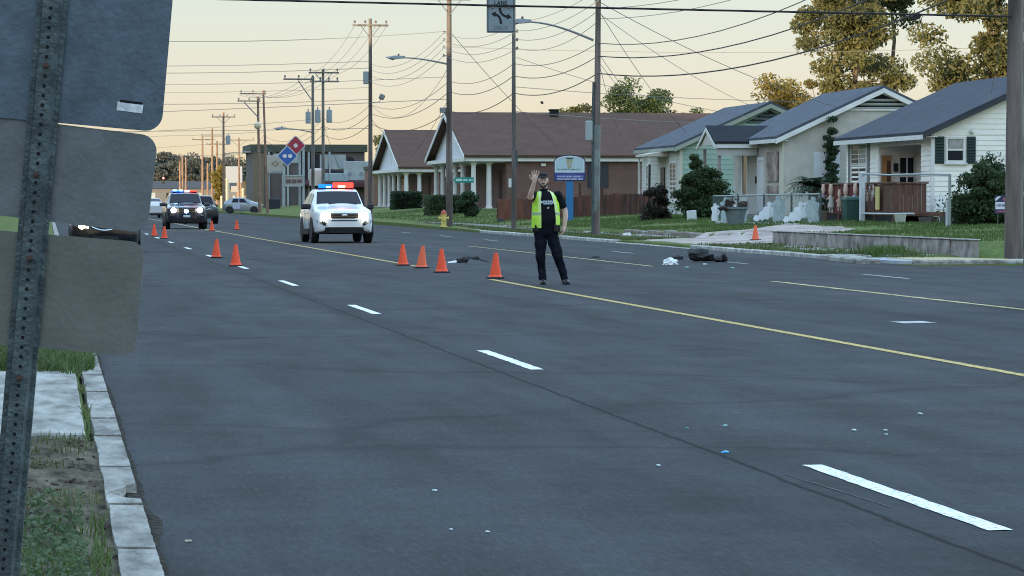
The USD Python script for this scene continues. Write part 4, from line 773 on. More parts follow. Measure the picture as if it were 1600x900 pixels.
for nm, dz in (('first thin power line', 0), ('second thin power line', .36), ('third thin power line', .71), ('top thin power line', 1.06)):
    wire(H(w0, 8.5 + dz), H(w1, 7.7 + dz, .1), .75, .010, nm + ' right of the lamp pole', M_WTHIN)
    wire(H(w1, 7.7 + dz, .12), H(w2, 7.57 + dz, .14), .45 - dz * .2, .010, nm + ' between lamp pole and slim pole', M_WTHIN)
    wire(H(w2, 7.57 + dz, .14), H(w3, 8.2 + dz, -.26), .45, .010, nm + ' between slim pole and stout pole', M_WTHIN)
    wire(H(w3, 8.2 + dz, -.26), H(w4, 8.3 + dz, .1), .7, .010, nm + ' between stout pole and boxed pole', M_WTHIN)
    wire(H(w4, 11.6, -.95 + dz * 1.8), H(w5, 10.1, -.85 + dz * 1.8), .5, .010, nm + ' from crossarm to crossarm farther on', M_WTHIN)
    wire(H(w5, 10.1, -.85 + dz * 1.8), H(w6, 10.5, -2.2 + dz * 1.6), .8, .012, nm + ' beyond the transformer pole', M_WTHIN)
# service drops to the houses
wire((18.98, 103.3, 8.0), (30.9, 144.5, 4.7), .25, .011, 'service drop slanting from the lamp pole to the green house', M_WIRE2)
wire((18.98, 103.3, 8.3), (32.4, 121.3, 5.2), .3, .012, 'service drop slanting from the lamp pole to the grey house', M_WIRE2)
wire((18.98, 103.3, 6.25), (39.5, 205, 5.6), .5, .010, 'thin drop from the lamp pole to the brick hall roof', M_WTHIN)
wire((18.98, 103.3, 6.2), (43.5, 206, 5.4), .4, .010, 'second thin drop from the lamp pole to the brick hall roof', M_WTHIN)
wire((18.9, 141, 9.2), (34.8, 205.2, 5.1), .2, .014, 'long wire slanting down right from the stout pole to the brick hall', M_WIRE2)
wire((18.7, 141, 6.1), (29.2, 246, 4.6), .3, .012, 'drop wire from the stout pole toward the farther brick hall', M_WIRE2)
wire((18.75, 141, 7.7), (18.9, 176.4, 6.9), 1.4, .010, 'slack wire loop between stout pole and boxed pole', M_WTHIN)
wire((18.8, 176.6, 6.2), (30.5, 248, 5.2), .5, .012, 'drop wire from the boxed pole to the farther hall', M_WIRE2)
wire((18.8, 207.4, 6.7), (22.3, 228, 3.0), .3, .012, 'guy wire slanting down right from the transformer pole', M_WIRE2)
# wires crossing the street to the left
L_ = [(-5.2, y_) for y_ in (72, 150, 190, 235, 300)]
for a, b, sg_, r, lb in (((18.7, 141, 9.35), (-5.2, 150, 9.75), .55, .02, 'highest wire crossing the street left from the stout pole'), ((18.7, 141, 7.2), (-5.2, 190, 8.9), .35, .016, 'wire crossing the street from the lamp arm height of the stout pole'),
                         ((18.7, 176.6, 9.55), (-5.2, 190, 9.9), .25, .020, 'upper one of two parallel wires crossing from the boxed pole'), ((18.7, 176.6, 9.15), (-5.2, 190, 9.55), .30, .022, 'lower one of two parallel wires crossing from the boxed pole'),
                         ((18.7, 176.6, 8.0), (-5.2, 235, 9.9), .3, .014, 'thin wire crossing left from the grey box'), ((18.7, 176.6, 7.3), (-5.2, 190, 7.65), .3, .022, 'wire crossing left below the grey box'),
                         ((18.7, 141, 6.15), (-5.2, 235, 7.75), .1, .022, 'long rising wire crossing to the right at the stout pole'), ((18.7, 176.6, 5.6), (-5.2, 235, 6.7), .1, .024, 'second long rising wire to the boxed pole'),
                         ((18.7, 207.4, 7.0), (-5.2, 235, 6.3), .3, .018, 'faint wire crossing at the transformers'), ((18.7, 262, 7.3), (-5.2, 300, 8.0), .4, .02, 'faint low wire crossing at the leaning pole'), ((18.7, 262, 5.6), (-5.2, 300, 5.2), .3, .02, 'lowest faint wire crossing the street'),
                         ((18.9, 329, 7.6), (-5.2, 300, 6.4), .4, .02, 'wire crossing left from the brown pole')):
    wire(a, b, sg_, r * .68, lb, M_WTHIN)
wire((18.8, 121.4, 6.0), (70, 185, 9.2), 1.0, .012, 'nearly level wire running right behind the lamp pole', M_WTHIN)
wire((18.8, 121.4, 5.0), (60, 208, 7.6), .6, .012, 'low level wire running right over the brick hall ridge', M_WTHIN)
for a, b, s_, lb in (((18.98, 103.3, 9.1), (21.3, 65, 9.4), .9, 'uppermost sagging wire right of the lamp pole'), ((18.98, 103.3, 7.9), (34.5, 142.3, 5.6), .3, 'second service drop from the lamp pole toward the green house ridge'), ((18.98, 103.3, 6.5), (30.2, 143, 4.2), .35, 'lower thin drop from the lamp pole to the green house eave'), ((18.9, 121.4, 7.2), (30.1, 121.2, 4.6), .3, 'thin drop from the slim pole to the grey house eave'), ((21.4, 65, 7.6), (33.0, 102.7, 5.2), .3, 'service drop from the thick pole to the white house'), ((18.8, 140.8, 8.6), (70, 120, 10.5), 1.2, 'long thin wire rising to the right across the upper sky')):
    wire(a, b, s_, .010, lb, M_WTHIN)
sp1 = solo('cable_splice', mv(rot(tube([(-.3, 0, 0), (.3, 0, 0)], .055, 8), 78, [0, 0, 1]), 19.9, 121.0, 5.35), M_WIRE, 'black cable splice hanging just right of the stout pole', 'cable splice')
sp2 = solo('cable_splice', mv(rot(tube([(-.2, 0, 0), (.2, 0, 0)], .09, 8), 86, [0, 0, 1]), 20.95, 71.2, 5.87), M_WIRE, 'dark splice on the thick cable near the upper right trees', 'cable splice')
# ------------------------------------------------------------------ hanging lane sign on its span wire
LP0 = pole('wooden span pole on the left side of the road, outside the picture', (-6.3, 68.2, .05), 9, .15, M_POLE)
wire((21.4, 65.0, 5.50), (-6.2, 68.1, 6.06), .02, .024, 'black span wire crossing the whole picture in front of the lane sign', M_WIRE)
wire((21.4, 65.0, 6.6), (-6.2, 68.1, 6.9), .30, .012, 'upper span wire that carries the lane sign, above the frame', M_WIRE)
ls = thing('lane_sign', 'overhead centre lane sign with two curved black arrows hanging from a span wire', 'road sign', (9.98, 66.32, 5.12), -6.4)
q = sbox(-.305, 0, .305, .915)
part(ls, 'panel', mv(rot(ext(q.buffer(-.03).buffer(.03, 6), .01), 90, [1, 0, 0]), 0, .0, 0), mat('lane_sign_face', (.20, .245, .27), .5, var=.06, scale=5))
part(ls, 'border', mv(rot(ext(q.buffer(-.012).difference(q.buffer(-.024)), .004), 90, [1, 0, 0]), 0, -.0105, 0), M_DARK)
part(ls, 'rim', mv(rot(ext(q.buffer(.012).difference(q.buffer(-.001)), .022), 90, [1, 0, 0]), 0, .006, 0), mat('sign_rim', (.20, .18, .17), .6))
def face(m, x, z): return mv(rot(m, 90, [1, 0, 0]), x, -.0102, z)
def curve_arrow(pts, w, hw, hl):
    pts = np.array(pts, float); ln = LineString(pts).buffer(w / 2, cap_style=2); d = pts[-1] - pts[-2]; d /= np.linalg.norm(d); nrm = np.array([-d[1], d[0]])
    tip = pts[-1] + d * hl; return ln.union(Polygon([tuple(tip), tuple(pts[-1] + nrm * hw - d * .01), tuple(pts[-1] - nrm * hw - d * .01)]))
t_ = np.linspace(0, 1, 10)
part(ls, 'arrow', face(ext(curve_arrow([(-.005 + .17 * u ** 2.0, .53 - .20 * (1 - (1 - u) ** 1.6)) for u in t_], .05, .065, .10), .004), -.02, .02), M_DARK)
part(ls, 'arrow', face(ext(curve_arrow([(.0 - .13 * u ** 2.0, .19 + .21 * (1 - (1 - u) ** 1.6)) for u in t_], .05, .065, .09), .004), .0, .0), M_DARK)
for txt, z in (('CENTER', .76), ('LANE', .615), ('ONLY', .06)):
    m = meshkit.text_mesh(txt, .085, .004, True); m.apply_translation([-m.bounds.mean(0)[0], 0, 0]); part(ls, 'lettering', face(m, 0, z), M_DARK if txt != 'ONLY' else mat('worn_letters', (.14, .15, .15), .6))
for x in (-.18, .18): part(ls, 'hanger', tube([(x, .012, .9), (x, .012, 1.62)], .012, 6), M_STEEL); part(ls, 'clamp', rbox(x - .03, x + .03, -.03, .03, .53, .60, .008), M_STEEL)
# ------------------------------------------------------------------ street sign, hydrant, monument sign
ss_ = thing('street_sign', 'small green street name sign mounted on the stout pole', 'street sign', (18.98, 140.85, 2.2), 0)
part(ss_, 'plate', rbox(0, .92, -.01, .01, 0, .26, .004), mat('sign_green', (.02, .22, .17), .5))
for k, (a, b) in enumerate(((.06, .36), (.40, .62), (.70, .78), (.81, .86))): part(ss_, 'lettering', box(a, b, -.014, -.0102, .08 + .01 * (k % 2), .17 + .015 * (k == 0)), mat('sign_letter_pale', (.45, .6, .56), .5))
part(ss_, 'bracket', box(-.14, .0, -.02, .02, .08, .16), M_STEEL)
hy = thing('fire_hydrant', 'yellow fire hydrant with red cap beside the stout pole', 'fire hydrant', (18.30, 139.6, .12))
HYY = mat('hydrant_yellow', (.62, .50, .14), .5); HYR = mat('hydrant_red', (.42, .10, .05), .5)
part(hy, 'barrel', lathe([(0, 0), (.17, 0), (.17, .05), (.12, .06), (.12, .52), (.15, .54), (.15, .58), (0, .58)], 16), HYY, smooth=35)
part(hy, 'bonnet', lathe([(0, .58), (.14, .58), (.13, .68), (.08, .76), (.03, .79), (.03, .84), (0, .84)], 16), HYR, smooth=35)
for s in (-1, 1): part(hy, 'nozzle', mv(rot(lathe([(0, 0), (.055, 0), (.055, .09), (.065, .1), (.065, .14), (0, .14)], 12), s * 90, [0, 1, 0]), s * .1, 0, .42), HYY)
part(hy, 'pumper_nozzle', mv(rot(lathe([(0, 0), (.075, 0), (.075, .09), (.085, .1), (.085, .14), (0, .14)], 12), 90, [1, 0, 0]), 0, -.1, .38), HYY)
ms = thing('monument_sign', 'arched business sign with blue lower panel on a blue post, behind the officer', 'sign', (24.0, 138.0, .3), -10)
arch = Polygon([(-.74, 0), (.74, 0), (.74, .93)] + [(.74 * math.cos(a), .93 + .30 * math.sin(a)) for a in np.linspace(.05, math.pi - .05, 14)] + [(-.74, .93)])
fx = lambda m, z0, y=-.1: mv(rot(m, 90, [1, 0, 0]), 0, y, z0)
part(ms, 'post', rbox(-.17, .17, -.08, .08, -.2, 2.05, .01), mat('post_blue', (.03, .16, .36), .5))
part(ms, 'cabinet', mv(fx(ext(arch, .22), 1.96), 0, .22, 0), mat('cabinet_navy', (.03, .04, .08), .5))
inner = arch.buffer(-.05)
part(ms, 'upper_face', fx(ext(inner.intersection(sbox(-2, .40, 2, 3)), .01), 1.96), mat('face_pale_blue', (.40, .52, .56), .4))
part(ms, 'face_edge', fx(ext(inner.intersection(sbox(-2, .40, 2, 3)).difference(inner.buffer(-.045).intersection(sbox(-2, .445, 2, 3))), .006), 1.96, -.111), mat('face_white', (.6, .64, .68), .4))
part(ms, 'lower_face', fx(ext(inner.intersection(sbox(-2, 0, 2, .39)), .01), 1.96), mat('face_blue', (.05, .06, .24), .4))
EMB = mat('emblem_gold', (.36, .32, .20), .6)
part(ms, 'emblem', fx(ext(unary_union([Polygon([(-.17, 1.0), (.17, 1.0), (.12, .93), (.07, .62), (-.02, .55), (-.10, .70)]).difference(Polygon([(.0, .9), (.05, .9), (.02, .7), (-.03, .72)])), Point(-.08, .62).buffer(.04)]), .006), 1.96, -.1112), EMB)
part(ms, 'emblem_top', fx(ext(Polygon([(-.2, 1.09), (.2, 1.09), (.12, 1.02), (-.12, 1.02)]), .006), 1.96, -.1113), mat('emblem_dark', (.05, .07, .05), .6))
rg = np.random.default_rng(3)
def pseudo(parent, x0, x1, z, h, m, y, word=(.14, .3), zb=1.96):
    """A line of writing too small and blurred to read: short upright strokes in word groups."""
    x = x0
    while x < x1 - .03:
        w_e = min(x1, x + rg.uniform(*word)); bits = []
        while x < w_e - .02:
            k = rg.uniform(.018, .035); bits.append(sbox(x, z + rg.uniform(0, h * .15), x + k * .55, z + h)); bits.append(sbox(x, z + h * rg.uniform(.1, .7), x + k, z + h * .25 + h * rg.uniform(.1, .6))); x += k + .008
        part(parent, 'lettering', fx(ext(unary_union(bits), .005), zb, y), m); x += .035
pseudo(ms, -.58, .0, .52, .055, mat('letter_grey', (.08, .11, .13), .6), -.1115); pseudo(ms, .06, .50, .52, .055, mat('letter_grey', (.08, .11, .13), .6), -.1115)
LW = mat('letter_white', (.55, .58, .75), .5)
for z in (.05, .17): pseudo(ms, -.58, .62, z, .09, LW, -.1115, (.25, .4))
part(ms, 'lettering', fx(ext(sbox(-.3, .325, .3, .34), .005), 1.96, -.1115), mat('letter_blue', (.15, .2, .45), .5))
# ------------------------------------------------------------------ vehicles: front at y=0 looking along -Y, wheels on z=0
M_TYRE = mat('tyre_rubber', (.018, .018, .019), .85); M_RIM = mat('alloy_rim', (.34, .35, .36), .35, metal=.8); M_CHROME = mat('chrome', (.6, .61, .62), .15, metal=1.0)
M_CARGLASS = mat('car_glass', (.010, .009, .014), .12, spec=.16); M_BLKPL = mat('black_plastic', (.018, .018, .02), .55)
PW_ = mat('paint_white_police', (.66, .67, .68), .25, coat=.6); PB_ = mat('paint_dark_blue', (.014, .017, .028), .2, coat=.8); PBK = mat('paint_black', (.010, .010, .012), .18, coat=.8)
PSV = mat('paint_silver_grey', (.24, .27, .29), .3, metal=.4, coat=.6); PGR = mat('paint_charcoal', (.03, .032, .035), .3, coat=.5)
HEADL = glow('headlight_on', (1.0, .80, .48), 5.0); HEADW = glow('headlight_warm', (1.0, .55, .28), 6.0); HEADC = glow('headlight_centre', (1.0, .92, .70), 30.0)
BLUE = glow('beacon_blue', (.006, .075, 1.0), 3.2); BLUEC = glow('beacon_blue_core', (.30, .65, 1.0), 9.0); RED = glow('beacon_red', (1.0, .022, .016), 4.2); REDC = glow('beacon_red_core', (1.0, .40, .15), 10.0); TAIL = glow('tail_red', (1.0, .09, .05), 1.6)
M_LENS = mat('lamp_clear', (.5, .5, .5), .1, metal=.4)
def section(y, wb, z0, zb, wt, zt, n=0):
    """Half outline of the body at one station, bottom centre to top centre."""
    cr = .035 * wt
    h = [(0, z0), (wb * .88, z0), (wb * .97, z0 + .06), (wb, z0 + (zb - z0) * .45), (wb * .985, zb - .10), (wb * .955, zb), (wt, zt - .045), (wt * .955, zt - .008), (wt * .8, zt + cr * .35), (wt * .4, zt + cr * .85), (0, zt + cr)]
    return [(x, y, z) for x, z in h] + [(-x, y, z) for x, z in h[-2:0:-1]]
def loft(sts):
    S = [section(*s) for s in sts]; k = len(S[0]); V = np.array([p for s in S for p in s]); F = []
    for i in range(len(S) - 1):
        for j in range(k):
            a, b = i * k + j, i * k + (j + 1) % k; F += [(a, a + k, b), (b, a + k, b + k)]
    n = len(V); V = np.vstack([V, V[:k].mean(0), V[-k:].mean(0)])
    for j in range(k):
        F += [(n, j, (j + 1) % k), (n + 1, (len(S) - 1) * k + (j + 1) % k, (len(S) - 1) * k + j)]
    m = trimesh.Trimesh(V, np.array(F), process=False); 
    if m.volume < 0: m.invert()
    return m
def at_st(sts, y):
    Y = [s[0] for s in sts]; return [np.interp(y, Y, [s[i] for s in sts]) for i in range(6)]
def top_patch(sts, y0, y1, f=.9, off=.012, ny=4):
    V = []; 
    for y in np.linspace(y0, y1, ny):
        s = at_st(sts, y); wt, zt = s[4], s[5]; cr = .035 * wt
        for u in np.linspace(-1, 1, 9):
            a = abs(u) * f; z = zt + cr * (1 - a * a * .9) + off; V.append((u * f * wt, y - .006, z))
    V = np.array(V); F = []
    for i in range(ny - 1):
        for j in range(8):
            a = i * 9 + j; F += [(a, a + 1, a + 10), (a, a + 10, a + 9)]
    return trimesh.Trimesh(V, np.array(F), process=False)
def side_patch(sts, ya, yb, yc, yd, sgn_, lo=.12, hi=.86, off=.014):
    """A side window between stations: bottom from ya to yb, top from yc to yd."""
    P = []
    for y, t in ((ya, lo), (yb, lo), (yd, hi), (yc, hi)):
        s = at_st(sts, y); x = s[1] * .955 * (1 - t) + s[4] * t; z = s[3] * (1 - t) + (s[5] - .045) * t; P.append((sgn_ * (x + off), y, z + off * .3))
    P = np.array(P); Q = P.copy(); Q[:, 0] -= sgn_ * .02
    return hull(np.vstack([P, Q]))
def wheel(t, x, y, r=.37, w=.24):
    o = .0
    prof = [(r * .55, -w / 2), (r * .93, -w / 2), (r, -w / 2 + .03), (r, w / 2 - .03), (r * .93, w / 2), (r * .55, w / 2)]
    ax = lambda m: mv(rot(m, 90, [0, 1, 0]), x, y, r)
    wz = thing if False else None
    p = part(t, 'wheel', ax(lathe(prof + [prof[0]], 24)), M_TYRE, smooth=40, label=None)
    sgn_ = 1 if x > 0 else -1
    rim = [trimesh.creation.cylinder(r * .56, .03, sections=20).apply_translation([0, 0, sgn_ * w * .30])]
    part(p, 'rim', ax(cat_([lathe([(r * .50, -w / 2 + .02), (r * .60, -w / 2 + .01), (r * .60, w / 2 - .01), (r * .5, w / 2 - .02), (r * .5, -w / 2 + .02)], 20)] + rim)), M_RIM)
    for k in range(5):
        s = box(-.028, .028, 0, r * .52, -.012, .012); part(p, 'spoke', ax(mv(rot(s, k * 72, [0, 0, 1]), 0, 0, sgn_ * (w / 2 - .04))), M_RIM)
def front_bits(): pass
SUVS = [(.0, .60, .52, .78, .58, .90), (.05, .82, .40, .86, .78, .985), (.16, .90, .33, .93, .86, 1.03), (.45, .955, .30, .99, .90, 1.08), (.9, .975, .28, 1.03, .90, 1.12), (1.38, .985, .28, 1.06, .86, 1.17), (1.50, .985, .28, 1.07, .80, 1.23),
        (2.22, .985, .28, 1.09, .70, 1.68), (2.5, .985, .28, 1.10, .70, 1.735), (3.3, .985, .28, 1.11, .70, 1.745), (4.1, .98, .29, 1.11, .68, 1.70), (4.55, .97, .32, 1.12, .66, 1.63), (4.85, .94, .36, 1.12, .80, 1.22), (4.97, .88, .42, 1.05, .76, 1.10), (5.0, .80, .5, .95, .7, 1.0)]
def suv(label, loc, rz, paint, lights, white=True, name='police_suv', group=None):
    t = thing(name, label, 'police car', loc, rz, group)
    b = part(t, 'body', loft(SUVS), paint, smooth=35)
    part(t, 'windshield', top_patch(SUVS, 1.54, 2.16, .93), M_CARGLASS, smooth=True)
    part(t, 'wiper', tube([(-.35, 1.50, 1.27), (.1, 1.56, 1.30), (.6, 1.50, 1.265)], .012, 5), M_BLKPL)
    for s in (-1, 1):
        part(t, 'side_window', side_patch(SUVS, 1.75, 2.75, 2.32, 2.78, s), M_CARGLASS); part(t, 'side_window', side_patch(SUVS, 2.85, 3.75, 2.87, 3.75, s), M_CARGLASS); part(t, 'side_window', side_patch(SUVS, 3.85, 4.62, 3.85, 4.45, s), M_CARGLASS)
        d = part(t, 'door_seam', box(s * .988, s * .994, 2.80, 2.815, .5, 1.08), M_BLKPL); part(t, 'door_seam', box(s * .988, s * .994, 1.60, 1.615, .5, 1.05), M_BLKPL)
        part(t, 'door_handle', rbox(s * .985, s * 1.01, 2.5, 2.7, .93, .97, .008), paint)
        m = part(t, 'mirror', rbox(s * .95, s * 1.17, 1.70, 1.86, 1.09, 1.26, .04), M_BLKPL if white else paint); part(m, 'mirror_arm', box(s * .88, s * .98, 1.72, 1.82, 1.08, 1.14), M_BLKPL)
        for y in (.92, 3.85):
            a = np.linspace(0, math.pi, 13); P = [(.47 * math.cos(u), .37 + .47 * math.sin(u)) for u in a] + [(-.40, .2), (.40, .2)]
            part(t, 'wheel_arch', onto(ext(Polygon(P), .10), ([0, 1, 0], [0, 0, 1], [1, 0, 0]), (s * .945 - .05, y, 0)), M_BLKPL)
            wheel(t, s * .87, y)
        part(t, 'side_cladding', rbox(s * .93, s * 1.0, 1.45, 3.35, .27, .46, .02), M_BLKPL)
        hd = part(t, 'headlight', hull([(s * .44, .03, .80), (s * .44, .02, .95), (s * .84, .22, .84), (s * .86, .24, 1.0), (s * .60, .005, .82), (s * .62, .01, .985), (s * .5, -.015, .88)]), HEADL)
        part(hd, 'lamp', mv(trimesh.creation.icosphere(2, .10 if white else .125), s * .62, -.0 if white else -.04, .90), HEADC)
        part(t, 'fog_recess', hull([(s * .58, -.035, .57), (s * .87, .115, .59), (s * .62, -.035, .70), (s * .89, .13, .735), (s * .60, .1, .6), (s * .8, .2, .7)]), M_BLKPL)
        part(t, 'fog_trim', hull([(s * .64, -.05, .635), (s * .82, .055, .645), (s * .64, -.05, .665), (s * .82, .055, .68), (s * .7, .1, .66)]), M_CHROME)
    g = part(t, 'grille', hull([(-.43, -.018, .80), (.43, -.018, .80), (-.46, -.004, .965), (.46, -.004, .965), (-.43, .2, .8), (.43, .2, .97), (0, -.045, .82), (0, -.04, .955)]), M_BLKPL)
    for z in (.84, .925): part(g, 'grille_bar', hull([(-.44, -.03, z), (.44, -.03, z), (-.44, -.03, z + .022), (.44, -.03, z + .022), (0, -.06, z), (0, -.06, z + .022), (0, .0, z)]), mat('grille_bar_amber', (.13, .085, .04), .4))
    part(g, 'badge', mv(trimesh.creation.icosphere(2, 1).apply_scale([.10, .015, .038]), 0, -.062, .895), M_CHROME)
    bp = part(t, 'bumper', hull([(-.84, .13, .50), (.84, .13, .50), (-.88, .16, .78), (.88, .16, .78), (-.5, -.02, .52), (.5, -.02, .52), (-.55, -.025, .78), (.55, -.025, .78), (-.80, .4, .45), (.80, .4, .45)]), paint)
    part(bp, 'intake_slot', box(-.42, .42, -.032, .0, .715, .745), mat('slot_teal', (.015, .03, .033), .5))
    part(t, 'lower_valance', hull([(-.80, .14, .30), (.80, .14, .30), (-.84, .12, .52), (.84, .12, .52), (-.45, -.005, .33), (.45, -.005, .33), (-.52, -.035, .51), (.52, -.035, .51), (0, .5, .3)]), M_BLKPL)
    part(t, 'plate', box(-.16, .16, -.05, -.04, .57, .67), mat('plate_pale', (.45, .46, .48), .5)) if not white else None
    part(t, 'roof_rail', tube([(-.62, 2.4, 1.77), (-.62, 4.2, 1.745)], .02, 5), M_BLKPL); part(t, 'roof_rail', tube([(.62, 2.4, 1.77), (.62, 4.2, 1.745)], .02, 5), M_BLKPL)
    lb = part(t, 'light_bar', rbox(-.58, .58, 2.45, 2.75, 1.745, 1.785, .015), M_BLKPL)
    for nm, x0, x1, z1, m in lights: part(lb, nm, rbox(x0, x1, 2.42 if 'core' not in nm else 2.40, 2.76 if 'core' not in nm else 2.6, 1.785 if 'core' not in nm else 1.80, z1 - .13, .035), m)
    part(t, 'antenna', tube([(-.05, 4.0, 1.75), (-.05, 4.1, 2.6)], .008, 5), M_BLKPL)
    return t
s1 = suv('white police sport utility car facing the camera with red and blue lights', (9.42, 96.4, 0), 1.0, PW_,
    [('blue_lens', -.56, -.12, 2.04, BLUE), ('blue_core', -.34, -.16, 1.98, BLUEC), ('red_lens', -.08, .58, 2.10, RED), ('red_core', .05, .32, 2.02, REDC)])
s2 = suv('dark police car with bright headlights and blue roof lights, farther back', (6.5, 143.2, 0), 0, PB_,
    [('blue_lens', -.60, -.05, 1.97, BLUE), ('blue_core', -.56, -.34, 2.0, BLUEC), ('blue_core', -.26, -.06, 2.0, BLUEC), ('white_core', .0, .26, 1.99, glow('beacon_white', (1, .7, .8), 3.5)), ('red_lens', .28, .60, 1.95, RED)], white=False)
part(s2, 'grille_lamp', mv(trimesh.creation.icosphere(2, .10), -.02, -.06, .86), BLUEC); part(s2, 'push_bar', tube([(-.4, -.10, .45), (-.4, -.12, 1.0), (.4, -.12, 1.0), (.4, -.10, .45)], .035, 7), M_BLKPL)
part(s2, 'hood_highlight', box(-.8, .8, .28, .33, 1.10, 1.125), mat('hood_reflect', (.3, .31, .33), .2, metal=.6))  # pale bar painted as a reflection along the dark hood
SEDS = [(.0, .62, .36, .60, .55, .70), (.06, .80, .26, .68, .74, .78), (.2, .88, .20, .74, .82, .83), (.7, .91, .18, .80, .82, .91), (1.25, .915, .18, .86, .78, .98), (1.4, .915, .18, .88, .72, 1.03), (2.05, .915, .18, .92, .58, 1.40), (2.5, .915, .18, .93, .57, 1.455), (3.1, .91, .18, .93, .57, 1.43), (3.75, .90, .2, .93, .66, 1.10), (4.0, .89, .22, .93, .74, 1.03), (4.45, .86, .28, .90, .74, .98), (4.6, .74, .4, .8, .66, .86)]
def car(name, label, cat, loc, rz, sts, paint, lamp=None, win=None, wr=.33, wy=(.85, 3.6), lamps=(-1, 1), tails=False):
    t = thing(name, label, cat, loc, rz); L = sts[-1][0]
    part(t, 'body', loft(sts), paint, smooth=35); w = win
    part(t, 'windshield', top_patch(sts, w[0], w[1], .93), M_CARGLASS, smooth=True); part(t, 'rear_window', top_patch(sts, w[2], w[3], .9), M_CARGLASS, smooth=True)
    zb = at_st(sts, .1)[3]
    for s in (-1, 1):
        ym = (w[1] + w[2]) / 2
        part(t, 'side_window', side_patch(sts, w[0] + .3, ym - .04, w[1] + .05, ym - .04, s), M_CARGLASS); part(t, 'side_window', side_patch(sts, ym + .04, w[3] - .45, ym + .04, w[2] - .02, s), M_CARGLASS)
        part(t, 'mirror', rbox(s * .86, s * 1.04, w[0] + .15, w[0] + .28, at_st(sts, w[0])[3] + .03, at_st(sts, w[0])[3] + .17, .03), paint)
        for y in wy:
            a = np.linspace(0, math.pi, 13); r = wr * 1.22; P = [(r * math.cos(u), wr + r * math.sin(u)) for u in a] + [(-r * .85, wr * .5), (r * .85, wr * .5)]
            wbx = at_st(sts, y)[1]
            part(t, 'wheel_arch', onto(ext(Polygon(P), .08), ([0, 1, 0], [0, 0, 1], [1, 0, 0]), (s * (wbx - .02) - .04, y, 0)), M_BLKPL); wheel(t, s * (wbx - .10), y, wr, .2)
        hd = part(t, 'headlight', hull([(s * .42, .0, zb - .06), (s * .80, .16, zb - .03), (s * .45, -.005, zb + .06), (s * .82, .2, zb + .10), (s * .6, -.02, zb), (s * .6, .2, zb)]), lamp if (lamp is not None and s in lamps) else M_LENS)
        if lamp is not None and s in lamps: part(hd, 'lamp', mv(trimesh.creation.icosphere(2, .09), s * .6, -.02, zb + .02), HEADW)
        part(t, 'taillight', hull([(s * .5, L - .02, zb + .12), (s * .8, L - .1, zb + .12), (s * .5, L + .005, zb + .26), (s * .82, L - .1, zb + .28), (s * .6, L - .3, zb + .2)]), TAIL if tails else mat('tail_lens', (.2, .02, .02), .2))
    part(t, 'grille', hull([(-.36, -.02, zb - .06), (.36, -.02, zb - .06), (-.42, -.01, zb + .05), (.42, -.01, zb + .05), (0, -.04, zb - .08), (0, -.04, zb + .04), (0, .2, zb)]), M_BLKPL)
    a = np.linspace(-1, 1, 13); part(t, 'chrome_arc', tube([(u * .46, -.05 + .06 * abs(u) ** 2, zb - .10 + .16 * u * u) for u in a], .022, 6), M_CHROME)
    part(t, 'lower_grille', hull([(-.6, .02, .30), (.6, .02, .30), (-.66, .03, .45), (.66, .03, .45), (0, -.03, .32), (0, -.03, .44), (0, .2, .4)]), M_BLKPL)
    part(t, 'badge', mv(trimesh.creation.icosphere(1, .05), 0, -.055, zb + .05), M_CHROME)
    return t
SEDW = (1.45, 2.0, 3.15, 3.70)
car('sedan', 'black sedan facing the camera, mostly hidden behind the road sign', 'car', (1.475, 79.3, 0), 0, SEDS, PBK, HEADL, SEDW, lamps=(-1,))
car('sedan', 'dark car just entering at the right edge of the picture', 'car', (13.56, 33.7, 0), 0, SEDS, PBK, None, SEDW)
HAT = [(.0, .55, .40, .66, .5, .74), (.06, .74, .28, .74, .68, .84), (.3, .83, .22, .84, .74, .96), (.8, .85, .2, .92, .72, 1.10), (1.0, .855, .2, .94, .66, 1.18), (1.6, .855, .2, .97, .56, 1.46), (2.1, .855, .2, .98, .55, 1.52), (2.7, .85, .2, .98, .55, 1.46), (3.3, .84, .24, .98, .6, 1.22), (3.55, .82, .28, .97, .66, 1.05), (3.7, .7, .4, .88, .58, .9)]
hc = car('hatchback', 'silver-grey hatchback parked sideways with a pale door panel', 'car', (20.1, 286.3, .1), 82, HAT, PSV, None, (1.02, 1.56, 2.7, 3.25), .31, (.68, 3.0))
part(hc, 'door_sign', hull([(-.862, 2.0, .45), (-.862, 2.7, .45), (-.872, 2.0, .85), (-.872, 2.7, .85), (-.85, 2.3, .6)]), mat('door_sign_pale', (.45, .46, .58), .5))
TRK = [(a, b, c * .85, d * .85, e, f * .85) for a, b, c, d, e, f in [(.0, .8, .5, .9, .74, 1.05), (.1, .95, .42, 1.0, .88, 1.15), (1.2, 1.0, .40, 1.10, .90, 1.24), (1.5, 1.0, .4, 1.12, .84, 1.30), (2.0, 1.0, .4, 1.15, .70, 1.84), (2.4, 1.0, .4, 1.15, .70, 1.92), (3.6, 1.0, .4, 1.15, .70, 1.90), (3.75, 1.0, .4, 1.15, .86, 1.25), (3.8, 1.0, .4, 1.14, .9, 1.18), (5.6, 1.0, .45, 1.14, .9, 1.18), (5.7, .9, .5, 1.1, .85, 1.12)]]
car('pickup_truck', 'dark pickup truck standing behind the second police car', 'truck', (8.75, 174.0, 0), 0, TRK, PGR, None, (1.52, 1.98, 3.6, 3.74), .40, (1.0, 4.5))
car('hatchback', 'white car with red rear lights, far left behind the sign edge', 'car', (7.75, 236.5, 0), 186, HAT, mat('paint_white_car', (.55, .55, .55), .3, coat=.5), None, (1.02, 1.56, 2.7, 3.25), .31, (.68, 3.0), tails=True)

